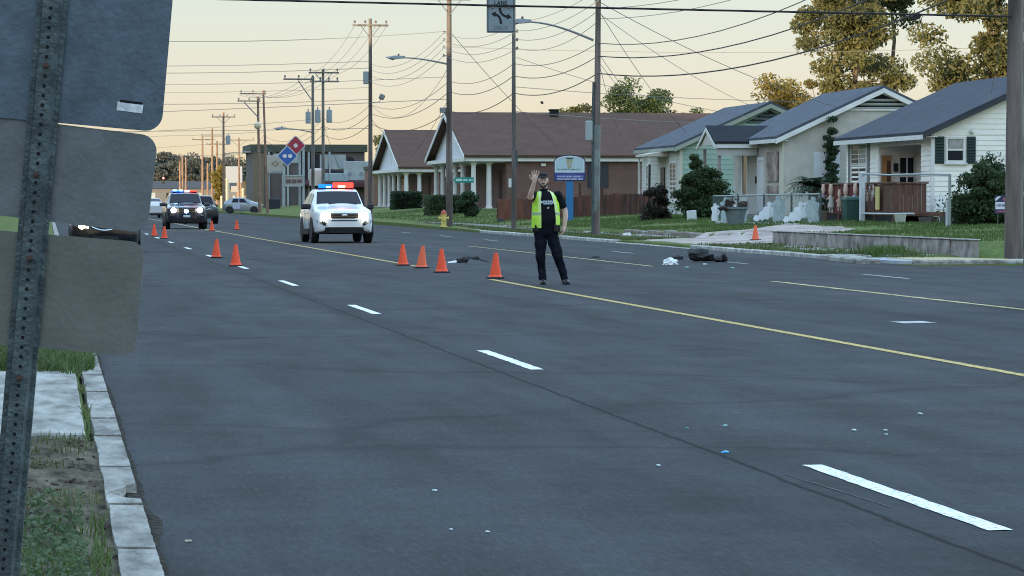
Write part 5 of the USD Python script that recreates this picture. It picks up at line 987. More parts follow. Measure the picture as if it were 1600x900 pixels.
# ------------------------------------------------------------------ traffic cones
M_CONE = mat('cone_orange', (.80, .085, .03), .55, var=.08, scale=20); M_CONE2 = mat('cone_orange_faded', (.72, .13, .055), .6, var=.08, scale=20); M_CBASE = mat('cone_base_black', (.02, .02, .02), .8)
def cone(label, loc, lean=(0, 0), m=M_CONE, group=None):
    t = thing('traffic_cone', label, 'traffic cone', loc, group=group)
    part(t, 'base', rbox(-.15, .15, -.15, .15, 0, .028, .012), M_CBASE)
    b = lathe([(0, .028), (.125, .028), (.118, .05), (.104, .06), (.036, .435), (.030, .455), (.024, .455), (.020, .43), (0, .40)], 22)
    b.vertices[:, 0] += lean[0] * (b.vertices[:, 2] / .45) ** 2; b.vertices[:, 1] += lean[1] * (b.vertices[:, 2] / .45) ** 2
    part(t, 'body', b, m, smooth=40)
    return t
CN = [((7.86, 52.9), 'largest orange cone, on the yellow line left of the officer'), ((7.47, 57.3), 'orange cone just left of the bent black trim'), ((7.55, 61.1), 'faded leaning orange cone, second of the row from the left'), ((7.46, 63.6), 'orange cone at the left end of the row on the yellow line'),
      ((3.9, 63.4), 'orange cone on the white lane line, nearer of the pair'), ((4.0, 72.6), 'orange cone on the white lane line, farther of the pair'), ((7.23, 134.8), 'small distant cone right of the dark police car'), ((8.69, 140.4), 'distant cone standing alone on the turn lane'),
      ((4.03, 116.2), 'distant cone left of the dark police car, leftmost one'), ((4.13, 108.6), 'distant cone just before the dark police car'), ((21.1, 88.6), 'orange cone on the driveway at the end of the retaining wall')]
for k, ((x, y), lb) in enumerate(CN): cone(lb, (x, y, 0 if x < 18 else float(terrain(x, y)) + .03), (.03, .0) if k == 2 else ((.012, 0) if k in (0, 5) else (0, 0)), M_CONE2 if k in (2, 10) else M_CONE)

# ------------------------------------------------------------------ crash debris on the road
M_BUMP = mat('bumper_plastic', (.016, .017, .018), .6, var=.3, scale=6)
def sheet(P, th, rng, rough=.01):
    """A bent shell through rows of points (n x m x 3), with thickness."""
    P = np.asarray(P, float); n, k, _ = P.shape; P = P + rng.normal(0, rough, P.shape); A = P.reshape(-1, 3); B = A + np.array([0, th, th * .3]); V = np.vstack([A, B]); F = []
    for i in range(n - 1):
        for j in range(k - 1):
            a, b, c, d = i * k + j, i * k + j + 1, (i + 1) * k + j + 1, (i + 1) * k + j; F += [(a, b, c), (a, c, d)]; o = n * k; F += [(a + o, c + o, b + o), (a + o, d + o, c + o)]
    rim = [(0, j) for j in range(k)] + [(i, k - 1) for i in range(1, n)] + [(n - 1, j) for j in range(k - 2, -1, -1)] + [(i, 0) for i in range(n - 2, 0, -1)]
    R_ = [i * k + j for i, j in rim]
    for q in range(len(R_)): a, b = R_[q], R_[(q + 1) % len(R_)]; F += [(a, a + n * k, b), (b, a + n * k, b + n * k)]
    return trimesh.Trimesh(V, np.array(F), process=False)
rg = np.random.default_rng(17)
bd = thing('broken_bumper', 'broken black car bumper lying on the far lane', 'car bumper', (14.67, 66.2, 0), -8)
top = [(-.46, .27), (-.40, .30), (-.30, .285), (-.15, .27), (.02, .265), (.07, .20), (.12, .10), (.2, .085), (.28, .12), (.33, .21), (.36, .24), (.38, .15), (.42, .16), (.43, .05)]
bot = [(-.44, .10), (-.38, .05), (-.28, .015), (-.15, .0), (.0, .0), (.07, .02), (.12, .0), (.2, .0), (.28, .0), (.33, .0), (.36, .0), (.38, .0), (.42, .0), (.43, .0)]
rows = [[(x0 + (x1 - x0) * t, -.16 * math.sin(t * 2.6) + .22 * abs(x0) * (1 - t), z1 + (z0 - z1) * t) for (x0, z0), (x1, z1) in [(b, a) for a, b in zip(bot, top)]] for t in np.linspace(0, 1, 6)]
rows = [[(b[0] + (a[0] - b[0]) * t, -.15 * math.sin(t * math.pi) + .25 * a[0] ** 2, b[1] + (a[1] - b[1]) * t) for a, b in zip(top, bot)] for t in np.linspace(0, 1, 6)]
part(bd, 'shell', sheet(rows, .03, rg, .019), M_BUMP)
part(bd, 'bracket', tube([(-.3, .08, .05), (-.1, .12, .14), (.1, .1, .06)], .02, 5), M_BLKPL)
tr = thing('bent_trim', 'bent black plastic trim strip with white end lying between two cones', 'car trim', (9.2, 65.9, 0), -8)
a_ = np.linspace(0, 1, 14)
up = [(-.30 + .76 * u, .01 + .13 * math.sin(u * math.pi * .9 + .25) * (1 - .35 * u), ) for u in a_]
rows = [[(x + .0, .05 * t, max(.0, z + .02 - (.075 if x < .0 else .045) * (1 - t) * (1.0 if x > -.2 else .5))) for (x, z) in up] for t in np.linspace(0, 1, 4)]
part(tr, 'strip', sheet(rows, .02, rg, .010), M_BUMP)
part(tr, 'bulge', sheet([[(-.30, 0, .0), (-.2, -.02, .0), (-.1, .0, .0), (-.05, .02, .01)], [(-.26, .0, .06), (-.17, -.01, .10), (-.08, .0, .09), (.02, .02, .10)]], .04, rg, .006), M_BUMP)
part(tr, 'white_end', sheet([[(-.47, -.03, .0), (-.38, -.03, .0), (-.28, -.02, .01)], [(-.45, .02, .015), (-.36, .0, .04), (-.25, .02, .065)]], .02, rg, .004), mat('trim_white_end', (.6, .62, .63), .5))
def crumple(name, label, cat, loc, size, m, seed, flat=.6):
    r = np.random.default_rng(seed); b = trimesh.creation.icosphere(3, 1.0); v = b.vertices; n_ = meshkit.fbm(v * 2.2 + seed, 4, seed) - .5
    b.vertices = v * (1 + 1.1 * n_)[:, None] * np.array([size, size * .7, size * flat]); b.vertices[:, 2] = np.maximum(b.vertices[:, 2] + size * flat * .45, 0)
    return solo(name, mv(b, *loc), m, label, cat)
crumple('white_bag', 'crumpled white plastic bag on the road left of the bumper', 'plastic bag', (13.2, 63.3, 0), .155, mat('bag_white', (.72, .74, .77), .6), 3, .62)
crumple('debris_lump', 'small dark torn piece between white bag and bumper', 'debris', (14.55, 68.9, 0), .12, M_BUMP, 5, .55)
crumple('debris_lump', 'flat dark piece on the road far right of the cones', 'debris', (13.1, 71.6, 0), .10, M_BUMP, 6, .25)
crumple('white_litter', 'white litter lying on the verge left of the driveway', 'litter', (19.2, 99.2, .15), .16, mat('litter_white', (.6, .6, .58), .6), 8, .6)
crumple('debris_lump', 'dark lump at the foot of the picket fence', 'debris', (22.0, 146.2, .22), .22, M_BUMP, 9, .8)
GB = mat('glass_bit_blue', (.10, .42, .75), .3); GW = mat('glass_bit_pale', (.50, .62, .62), .3); GT = mat('glass_bit_teal', (.2, .42, .42), .3)
bits = [((3.68, 16.17), .022, GB, 'bright blue plastic fragment lying on the paving seam'), ((4.12, 18.09), .018, GT, 'pale green fragment behind the blue one'), ((3.86, 18.0), .012, GT, 'tiny green fragment left of the pale green one'), ((4.81, 17.62), .018, GW, 'pale glass fragment, left one of three near the right edge'), ((5.0, 17.6), .018, GW, 'pale glass fragment, right one of three near the right edge'),
        ((4.92, 17.3), .012, GW, 'tiny glass fragment between two pale ones'), ((3.16, 15.45), .015, GW, 'pale fragment left of the nearest dash'), ((1.83, 14.29), .014, GW, 'pale speck on the near lane'), ((1.82, 12.47), .012, GW, 'pale speck near the bottom of the near lane'), ((1.68, 12.59), .010, GW, 'tiny speck beside another at the bottom of the lane'),
        ((13.9, 63.0), .05, GW, 'white chip just below the broken bumper'), ((13.7, 59.5), .05, GT, 'pale chip on the road right of the bumper'), ((12.9, 60.2), .05, GT, 'pale chip on the road under the bumper'), ((5.6, 18.9), .02, GW, 'faint chip near the right edge'), ((16.6, 77.2), .07, GW, 'white chip near the far kerb'), ((.56, 12.3), .016, mat('leaf_tan', (.40, .34, .28), .8), 'tan dry leaf in the gutter beside the broken kerb')]
for (x, y), s, m, lb in bits:
    b = trimesh.creation.icosphere(1, 1.0); b.vertices *= rg.uniform(.6, 1.3, (len(b.vertices), 1)) * np.array([s * .9, s * .7, s * .35]); b.vertices[:, 2] = np.maximum(b.vertices[:, 2] + s * .35, .001); solo('fragment', mv(b, x, y, .002), m, lb, 'fragment')
# ------------------------------------------------------------------ the officer
def chain(joints, seg=20):
    """Union of hulls between neighbouring (point, radius) joints; a radius may be a triple for flattened joints."""
    out = None
    for (p, r), (q, s) in zip(joints[:-1], joints[1:]):
        H_ = []
        for c, k in ((p, r), (q, s)):
            k = (k, k, k) if np.ndim(k) == 0 else k
            H_.append(m3.Manifold.sphere(1.0, seg).scale(k).translate(c))
        h = m3.Manifold.batch_hull(H_); out = h if out is None else out + h
    return out
def smooth_body(man, ln, it=8):
    t = tm(man.refine_to_length(ln)); t.merge_vertices(); trimesh.smoothing.filter_taubin(t, lamb=.5, nu=.52, iterations=it); return t
SKIN = mat('skin', (.52, .345, .275), .6, var=.08, scale=12); SKINT = mat('skin_arm_tattooed', (.36, .25, .21), .6, var=.35, scale=16, col2=(.42, .30, .25), thr=(.42, .55))
NAVY = mat('shirt_black', (.008, .009, .013), .9, var=.2, scale=14, spec=.12); NAVYT = mat('trousers_black', (.006, .008, .014), .9, var=.25, scale=10, spec=.12); BOOT = mat('boots_black', (.012, .012, .013), .4)
LIME = mat('vest_lime', (.46, .78, .06), .7, var=.10, scale=14); LIMEP = mat('vest_band_pale', (.62, .78, .34), .6); GREYB = mat('vest_band_grey', (.33, .38, .27), .5)
of = thing('person', 'person in black uniform, cap and lime safety vest with one hand raised', 'person', (8.23, 48.95, 0), -9)
# joints, metres above the road; x to the picture's right, y away from the camera
SH_R, EL_R, WR_R = (.085, .0, 1.475), (.205, .03, 1.215), (.195, -.04, .965)
SH_L, EL_L, WR_L = (-.315, .0, 1.475), (-.375, -.20, 1.435), (-.305, -.30, 1.685)
HP_L, KN_L, AN_L = (-.20, .0, .86), (-.205, -.03, .47), (-.165, .02, .10)
HP_R, KN_R, AN_R = (-.02, .0, .86), (.085, -.03, .47), (.195, .02, .10)
HD = np.array((-.155, -.03, 1.705))
torso = chain([((-.11, .01, .90), (.185, .125, .10)), ((-.11, -.02, 1.08), (.19, .145, .11)), ((-.115, -.005, 1.30), (.195, .135, .12)), ((-.115, .01, 1.42), (.19, .115, .09)), ((-.135, .01, 1.53), (.075, .07, .05))])
def hand(w, d_, side, curl, spread=1.0, scale=1.0, thumb=1):
    """Palm and five fingers from wrist w along d_ with palm normal side."""
    w, d_, n_ = np.array(w, float), np.array(d_, float), np.array(side, float); d_ /= np.linalg.norm(d_); n_ -= d_ * (n_ @ d_); n_ /= np.linalg.norm(n_); a = np.cross(d_, n_)
    k = scale; man = chain([(w, .028 * k), (w + d_ * .045 * k, (.034 * k, .030 * k, .032 * k)), (w + d_ * .085 * k, .026 * k)])
    for off in (-.030, .030): man = man + chain([(w + d_ * .025 * k + a * off * .5 * k, .018 * k), (w + d_ * .088 * k + a * off * k, .013 * k)])
    for off, L, sp in ((-.033, .068, -.22), (-.011, .078, -.06), (.011, .085, .06), (.033, .078, .20)):
        b = w + d_ * .085 * k + a * off * k; f = d_ + a * sp * spread; f /= np.linalg.norm(f); p1 = b + f * L * .45 * k; g = f * math.cos(curl) + n_ * math.sin(curl); p2 = p1 + g * L * .32 * k; g2 = f * math.cos(2 * curl) + n_ * math.sin(2 * curl); p3 = p2 + g2 * L * .26 * k
        man = man + chain([(b, .0105 * k), (p1, .0098 * k), (p2, .009 * k), (p3, .0075 * k)], 10)
    t0 = w + d_ * .03 * k + a * .028 * thumb * k; t1 = w + d_ * .058 * k + a * .062 * thumb * k + n_ * .012 * k; t2 = w + d_ * .092 * k + a * .075 * thumb * k + n_ * .02 * k
    return man + chain([(t0, .014 * k), (t1, .0115 * k), (t2, .009 * k)], 10)
armR = chain([(SH_R, .060), ((.15, .02, 1.34), .052), (EL_R, .043), ((.212, .0, 1.13), .044), (WR_R, .029)])
armL = chain([(SH_L, .060), ((-.345, -.10, 1.455), .052), (EL_L, .045), ((-.355, -.24, 1.52), .045), (WR_L, .030)])
handR = hand(WR_R, (-.30, -.15, -1), (-1, -.3, .2), .45, .5, 1.05, -1)
handL = hand(WR_L, (.10, -.02, 1), (0, -1, -.1), .10, 1.3, 1.15, -1)
neck = chain([((-.135, .01, 1.50), .062), ((-.148, -.005, 1.62), .056)])
skull = m3.Manifold.batch_hull([m3.Manifold.sphere(1, 28).scale((.076, .094, .085)).translate((HD[0], HD[1] + .012, HD[2] + .035)), m3.Manifold.sphere(1, 20).scale((.058, .07, .06)).translate((HD[0], HD[1] - .018, HD[2] - .035)), m3.Manifold.sphere(1, 16).scale((.036, .035, .03)).translate((HD[0], HD[1] - .052, HD[2] - .085))])
nose = chain([((HD[0], HD[1] - .085, HD[2] + .022), .010), ((HD[0], HD[1] - .108, HD[2] - .018), .014)], 10)
ears = chain([((HD[0] - .074, HD[1] + .01, HD[2] + .02), (.010, .016, .026)), ((HD[0] - .080, HD[1] + .018, HD[2] - .008), (.008, .012, .016))], 10) + chain([((HD[0] + .074, HD[1] + .01, HD[2] + .02), (.010, .016, .026)), ((HD[0] + .080, HD[1] + .018, HD[2] - .008), (.008, .012, .016))], 10)
brow = chain([((HD[0] - .035, HD[1] - .074, HD[2] + .028), .012), ((HD[0] + .035, HD[1] - .074, HD[2] + .028), .012)], 10)
legs = chain([(HP_L, .078), ((-.20, -.01, .66), .062), (KN_L, .046), (AN_L, .034)]) + chain([(HP_R, .078), ((.03, -.01, .66), .062), (KN_R, .046), (AN_R, .034)])
bodym = smooth_body(torso.scale((.97, .95, 1)) + legs + neck + skull + nose + ears + brow + armR + armL + handR + handL, .011, 5)
# keep a light mesh: fingers fine, hidden parts coarse
bp_ = part(of, 'body', bodym, SKIN, smooth=60)
for x in (-.030, .030):
    part(of, 'eye', mv(trimesh.creation.icosphere(2, .0115), HD[0] + x, HD[1] - .076, HD[2] + .010), mat('eye_white', (.5, .48, .46), .3)); part(of, 'pupil', mv(trimesh.creation.icosphere(1, .0055), HD[0] + x, HD[1] - .0855, HD[2] + .010), M_DARK)
part(of, 'mouth', mv(trimesh.creation.icosphere(2, 1).apply_scale([.024, .008, .006]), HD[0], HD[1] - .092, HD[2] - .052), mat('lips', (.28, .13, .11), .5))
beard = chain([((HD[0] - .052, HD[1] - .025, HD[2] - .05), (.014, .026, .022)), ((HD[0] - .036, HD[1] - .058, HD[2] - .078), (.024, .026, .026)), ((HD[0], HD[1] - .072, HD[2] - .094), (.028, .022, .026)), ((HD[0] + .036, HD[1] - .058, HD[2] - .078), (.024, .026, .026)), ((HD[0] + .052, HD[1] - .025, HD[2] - .05), (.014, .026, .022))], 14) + chain([((HD[0] - .022, HD[1] - .087, HD[2] - .040), .006), ((HD[0] + .022, HD[1] - .087, HD[2] - .040), .006)], 10)
part(of, 'beard', smooth_body(beard, .012, 4), mat('beard_dark', (.06, .046, .038), .9), smooth=60)
cap = chain([((HD[0], HD[1] + .012, HD[2] + .075), (.084, .102, .035)), ((HD[0], HD[1] + .015, HD[2] + .112), (.074, .09, .028))], 24)
bill = m3.Manifold.batch_hull([m3.Manifold.sphere(1, 18).scale((.070, .05, .007)).translate((HD[0], HD[1] - .115, HD[2] + .062)), m3.Manifold.sphere(1, 18).scale((.078, .04, .012)).translate((HD[0], HD[1] - .05, HD[2] + .070))])
cp = part(of, 'cap', smooth_body(cap, .015, 4), mat('cap_black', (.010, .010, .012), .85), smooth=60); part(cp, 'bill', tm(bill), mat('cap_black', (.010, .010, .012), .85), smooth=60)
slv = chain([(SH_R, .072), ((.150, .02, 1.345), .067), ((.168, .022, 1.30), .064)]) + chain([(SH_L, .072), ((-.345, -.09, 1.455), .068)])
part(of, 'shirt', smooth_body(chain([((-.11, .01, .93), (.195, .135, .08)), ((-.11, -.02, 1.08), (.20, .155, .11)), ((-.115, -.005, 1.30), (.205, .145, .12)), ((-.115, .01, 1.42), (.20, .125, .09)), ((-.135, .01, 1.52), (.085, .08, .05))]) + slv + chain([((-.135, .005, 1.50), .072), ((-.142, .0, 1.555), .066)]), .018, 6), NAVY, smooth=60)
tro = chain([((-.11, .01, .93), (.19, .13, .06)), ((-.11, .015, .84), (.195, .135, .08))]) + chain([(HP_L, (.108, .115, .10)), ((-.20, -.01, .66), (.098, .10, .08)), (KN_L, .082), ((-.185, .02, .30), .068), ((-.165, .02, .10), .062)]) + chain([(HP_R, (.108, .115, .10)), ((.03, -.01, .66), (.098, .10, .08)), (KN_R, .082), ((.14, .02, .30), .068), ((.192, .02, .10), .062)])
tr_ = smooth_body(tro, .018, 6); nn = meshkit.fbm(tr_.vertices * np.array([14, 14, 9]), 3, 4) - .5; tr_.vertices += tr_.vertex_normals * (nn * .045)[:, None]
part(of, 'trousers', tr_, NAVYT, smooth=60)
part(of, 'belt', smooth_body(chain([((-.11, .012, .945), (.205, .142, .022)), ((-.11, .012, .97), (.205, .142, .022))]), .02, 2), BOOT, smooth=50)
for x, y in ((.085, -.06), (.05, -.12), (-.30, -.03), (-.26, -.10), (.09, .03)): part(of, 'belt_pouch', rbox(x - .035, x + .035, y - .03, y + .03, .87, .99, .012), BOOT)
for A_, dx in ((AN_L, .01), (AN_R, .05)):
    f = chain([((A_[0], A_[1] + .015, .11), .055), ((A_[0], A_[1] + .02, .06), (.048, .055, .05)), ((A_[0] + dx * .6, A_[1] - .10, .045), (.045, .05, .038)), ((A_[0] + dx, A_[1] - .17, .035), (.042, .05, .03))]); f = f.trim_by_plane((0, 0, 1), 0.006)
    b = part(of, 'boot', smooth_body(f, .015, 4), BOOT, smooth=60)
    part(b, 'sole', tm(m3.Manifold.batch_hull([m3.Manifold.cylinder(.02, .047, .047, 14).translate((A_[0], A_[1] + .03, 0)), m3.Manifold.cylinder(.02, .046, .046, 14).translate((A_[0] + dx, A_[1] - .17, 0))])), M_BLKPL)
# vest: an open shell around the torso
def vshell(e, z0=.93):
    o = chain([((-.115, .01, z0), (.225 + e, .165 + e, .05)), ((-.115, -.005, 1.08), (.222 + e, .17 + e, .10)), ((-.115, .0, 1.30), (.215 + e, .155 + e, .12)), ((-.115, .01, 1.43), (.215 + e, .138 + e, .085)), ((-.135, .012, 1.515), (.10 + e, .09 + e, .05))])
    return o.trim_by_plane((0, 0, 1), z0)
op = m3.Manifold.extrude(m3.CrossSection([[(-.188, .5), (.055, .5), (.05, 1.1), (.03, 1.3), (-.02, 1.48), (-.08, 1.60), (-.18, 1.60), (-.195, 1.4), (-.188, 1.0)]]), .6).rotate((90, 0, 0)).translate((0, .0, 0))
holes = m3.Manifold.cylinder(.3, .085, .085, 20).rotate((0, 90, 0)).translate((.02, .005, 1.42)) + m3.Manifold.cylinder(.3, .085, .085, 20).rotate((0, -90, 0)).translate((-.25, .005, 1.42))
nh = m3.Manifold.cylinder(.4, .085, .10, 20).translate((-.14, .0, 1.49))
outer, inner_ = vshell(.012), vshell(.0, .90)
vest = outer - inner_ - op - holes - nh
vm = smooth_body(vest, .02, 3); part(of, 'vest', vm, LIME, smooth=50)
sh2 = vshell(.0155) - vshell(.006, .90) - op - holes - nh
zb_ = lambda a, b: m3.Manifold.cube((2, 2, b - a), True).translate((0, 0, (a + b) / 2))
v_ = of.GetChildren()[-1]
part(v_, 'reflective_band', tm(sh2 ^ zb_(1.145, 1.19)), GREYB, smooth=50)
op2 = op.translate((-.045, 0, 0)) + op.translate((.042, 0, 0))
part(v_, 'edge_tape', tm((sh2 ^ op2) ^ zb_(1.19, 1.56)), LIMEP, smooth=50); part(v_, 'edge_tape', tm((sh2 ^ op2) ^ zb_(.935, 1.145)), mat('vest_tape_yellow', (.55, .80, .16), .6), smooth=50)
m = meshkit.text_mesh('POLICE', .044, .004, True); m.apply_translation([-m.bounds.mean(0)[0], 0, 0]); m = onto(m, ([1, 0, 0], [0, 0, 1], [0, -1, 0]), (-.085, -.155, 1.335))
part(of, 'chest_lettering', m, mat('letter_chest', (.75, .82, .86), .6)); part(of, 'chest_patch', onto(rbox(-.075, .075, -.02, .062, 0, .004, .002), ([1, 0, 0], [0, 0, 1], [0, -1, 0]), (-.085, -.149, 1.33)), mat('patch_grey', (.12, .16, .19), .7))
part(of, 'badge', onto(ext(Polygon([(.022 * (1 if k % 2 == 0 else .5) * math.cos(k * math.pi / 5 + math.pi / 2), .022 * (1 if k % 2 == 0 else .5) * math.sin(k * math.pi / 5 + math.pi / 2)) for k in range(10)]), .006), ([1, 0, 0], [0, 0, 1], [0, -1, 0]), (-.075, -.158, 1.265)), mat('badge_pale', (.6, .55, .4), .4, metal=.5))
# ------------------------------------------------------------------ picket fence
rg = np.random.default_rng(23)
A = np.array([22.2, 148.5]); B = np.array([29.3, 141.2]); LF = np.linalg.norm(B - A); dF = (B - A) / LF; nF = np.array([dF[1], -dF[0]]); nF = nF if nF[1] < 0 else -nF
FM = [mat('fence_board_brown', (.115, .052, .040), .9, var=.25, scale=6, stretch=(1, 1, .2)), mat('fence_board_dark', (.075, .040, .034), .9, var=.25, scale=6, stretch=(1, 1, .2)), mat('fence_board_red', (.16, .066, .042), .9, var=.2, scale=6, stretch=(1, 1, .2))]
fn = thing('board_fence', 'low brown board fence between the brick hall and the green house', 'fence', (A[0], A[1], .2))
s = 0.0; k = 0
while s < LF:
    p = dF * s; z0 = float(terrain(*(A + p))) - .22; w = .135
    hgt = 1.10 + rg.normal(0, .012) - .10 * (s / LF); P = [(0, 0), (w, 0), (w, hgt - .03), (w - .03, hgt), (.03, hgt), (0, hgt - .03)]
    b = onto(ext(Polygon(P), .022), ([dF[0], dF[1], 0], [0, 0, 1], [nF[0], nF[1], 0]), (p[0], p[1], z0))
    part(fn, 'board', b, FM[2] if s < 1.6 else FM[int(rg.integers(0, 2))]); s += .148; k += 1
for z in (.25, .85):
    part(fn, 'rail', tube([(*(dF * 0 - nF * .03), z + .0), (*(dF * LF - nF * .03), z + .12)], .04, 4), FM[1])
for s in np.arange(0, LF, 2.4): part(fn, 'post', rbox(*(sorted([dF[0] * s - .05, dF[0] * s + .05])), dF[1] * s + .03, dF[1] * s + .13, -.3, 1.12 + .02 * s, .01), FM[1])
# posts and trellis behind the fence
for k, (x, y, h) in enumerate([(27.6, 149.5, 1.5), (28.2, 149.2, 1.2), (26.6, 150.2, 1.75)]): solo('garden_post', rbox(x, x + .12, y, y + .12, .3, .5 + h, .01), FM[1], ['brown post behind the board fence, middle one of three', 'short brown post behind the board fence, right one of three', 'tallest brown post behind the board fence, left one of three'][k], 'post')
# ------------------------------------------------------------------ chain link fence with ghosts
cl = thing('chain_link_fence', 'galvanised chain link fence before the grey house, hung with white cutouts', 'fence', (25.7, 115.0, .42))
CA, CB = np.array([0, 0, 0.]), np.array([1.15, -12.1, .06]); zt = 1.12
for s in np.linspace(0, 1, 5): part(cl, 'post', tube([CA + (CB - CA) * s + [0, 0, -.2], CA + (CB - CA) * s + [0, 0, zt + .05]], .04, 8), M_GALV)
part(cl, 'top_rail', tube([CA + [0, 0, zt], CB + [0, 0, zt]], .03, 7), mat('rail_grey', (.26, .30, .32), .5, metal=.4)); part(cl, 'tension_wire', tube([CA + [0, 0, .06], CB + [0, 0, .06]], .006, 4), M_GALV)
W_ = []; d = CB - CA; Ld = np.linalg.norm(d)
for u in np.arange(-zt, Ld, .16):
    for sg_ in (1, -1):
        a0, a1 = max(u, 0), min(u + zt, Ld)
        if a1 - a0 < .05: continue
        z_a, z_b = (a0 - u, a1 - u) if sg_ > 0 else (zt - (a0 - u), zt - (a1 - u))
        W_.append(tube([CA + d * a0 / Ld + [0.0, 0, z_a], CA + d * a1 / Ld + [0, 0, z_b]], .0035, 3, caps=False))
part(cl, 'wire_mesh', cat_(W_), mat('chain_wire', (.30, .33, .34), .5, metal=.4), kind='stuff')
kc = thing('painted_kerb', 'low white and purple painted edging at the foot of the chain link fence', 'edging', (25.45, 113.6, .40))
for k in range(6): part(kc, 'edging_block', rbox(.10 * k * 1.0, .10 * k + .22, -1.78 * (k + 1) + .02, -1.78 * k - .02, -.1, .16, .015), mat('edging_white', (.45, .43, .47), .8, var=.1, scale=3)); part(kc, 'edging_stripe', box(.10 * k - .004, .10 * k + .02, -1.78 * (k + 1) + .03, -1.78 * k - .03, -.09, .06), mat('edging_purple', (.11, .07, .13), .8))
M_GHOST = mat('ghost_white', (.72, .75, .79), .6, var=.06, scale=6); M_GHOST2 = mat('ghost_pale_blue', (.36, .43, .45), .7, var=.15, scale=5)
GH = [(-.60, .10), (-.55, .02), (-.42, -.02), (-.33, .08), (-.22, .02), (-.10, .10), (.02, .06), (.12, .18), (.25, .20), (.32, .34), (.45, .42), (.47, .55), (.36, .56), (.40, .72), (.28, .80), (.16, .74), (.10, .82), (.0, .76), (.02, .62), (-.16, .58), (-.18, .44), (-.34, .36), (-.36, .22), (-.52, .24)]
def ghost(label, y, z, sc_, m, flip=1, pts=GH, name='ghost_cutout', yaw=12):
    t = thing(name, label, 'decoration', (25.7 + (115 - y) * .095 - .06, y, z), -yaw)
    q = Polygon([(a * sc_ * flip, b * sc_) for a, b in pts]).buffer(.02).buffer(-.01)
    part(t, 'cutout', mv(rot(ext(q, .02), 90, [1, 0, 0]), 0, 0, 0), m)
    if m is M_GHOST:
        for dx in (.17, .30): part(t, 'eye', mv(rot(ext(Point(dx * sc_ * flip, .64 * sc_).buffer(.035 * sc_), .004), 90, [1, 0, 0]), 0, -.021, 0), mat('ghost_eye', (.2, .22, .25), .7))
    return t
ghost('white flying ghost cutout, left of the fence middle post', 108.4, .62, .86, M_GHOST)
ghost('white flying ghost cutout near the right post of the chain link fence', 105.0, .58, .92, M_GHOST)
FG = [(-.22, .0), (.22, .0), (.20, .3), (.34, .62), (.26, .86), (.30, 1.05), (.10, 1.08), (.06, 1.22), (-.08, 1.20), (-.10, 1.02), (-.28, .92), (-.18, .60), (-.24, .3)]
ghost('pale blue standing figure cutout between the two white ghosts', 107.2, .50, .85, M_GHOST2, 1, FG, 'figure_cutout')
ghost('greyish standing figure cutout at the right end of the fence', 103.5, .50, .82, M_GHOST2, -1, FG, 'figure_cutout')
for k, (y, c, h) in enumerate(((114.6, M_GHOST, .55), (113.3, M_GHOST2, .75), (112.2, M_GHOST, .5), (111.2, M_GHOST2, .6))):
    ghost(['white figure cutout at the left end of the chain link fence', 'pale figure cutout, second from the left on the chain link fence', 'small white figure cutout behind the planter', 'pale figure cutout just right of the planter'][k], y, .58, h, c, 1, FG, 'figure_cutout')
# planter
pl = thing('planter', 'grey tapered tub planter with dried brown plants beside the driveway', 'planter', (24.65, 106.6, .42))
part(pl, 'tub', lathe([(0, 0), (.27, 0), (.40, .62), (.46, .64), (.46, .72), (.40, .72), (.38, .60), (0, .58)], 20), mat('tub_grey', (.14, .17, .185), .8, var=.15, scale=5), smooth=35)
r_ = np.random.default_rng(8); P_, cs_ = crown_points(r_, np.array([-.1, 0, .78]), (.62, .4, .22), 16, 60, .34, .4)
part(pl, 'dry_plants', leaves(P_, .10, r_), leafmat('dry_leaf', [(0, (.05, .035, .03)), (.5, (.10, .075, .065)), (1, (.15, .115, .10))], .15))
part(pl, 'stems', cat_([tube([(0, 0, .55), c * [.5, .5, .9], c], [.012, .01, .006], 4) for c in cs_]), M_BARK)
solo('yard_notice', rot(rot(rbox(-.20, .20, -.03, .03, 0, .46, .012), -6, [0, 1, 0]), 8, [1, 0, 0]).apply_translation([26.15, 121.0, .50]), mat('notice_white', (.62, .66, .68), .5), 'small white notice board leaning at the foot of the big green bush', 'notice')
solo('plant_post', tube([(25.35, 126.0, .2), (25.37, 126.0, 2.9)], .055, 7), mat('post_dark', (.03, .026, .022), .9), 'thin dark post with a climbing plant by the board fence', 'post')
# ------------------------------------------------------------------ white pipe frame in front of the white house
fr = thing('pipe_frame', 'white pipe frame left of the big bush, before the white house', 'frame', (28.3, 102.7, .5))
part(fr, 'post', rbox(-.09, .09, -.09, .09, -.2, 1.82, .015), mat('frame_white', (.5, .53, .56), .6)); part(fr, 'post', tube([(.18, -9.8, -.2), (.18, -9.8, 1.72)], .05, 8), mat('frame_grey_green', (.24, .27, .25), .6))
part(fr, 'post_sleeve', tube([(.17, -9.55, -.1), (.17, -9.55, .9)], .045, 8), mat('frame_white', (.5, .53, .56), .6))
part(fr, 'top_rail', tube([(0, 0, 1.80), (.06, -3.2, 1.74), (.12, -6.5, 1.74), (.18, -9.8, 1.70)], .035, 7), mat('rail_grey', (.26, .30, .32), .5, metal=.4)); part(fr, 'lower_rail', tube([(.0, 0, .42), (.06, -3.3, .42), (.12, -6.0, .44)], .03, 6), mat('frame_white', (.5, .53, .56), .6))
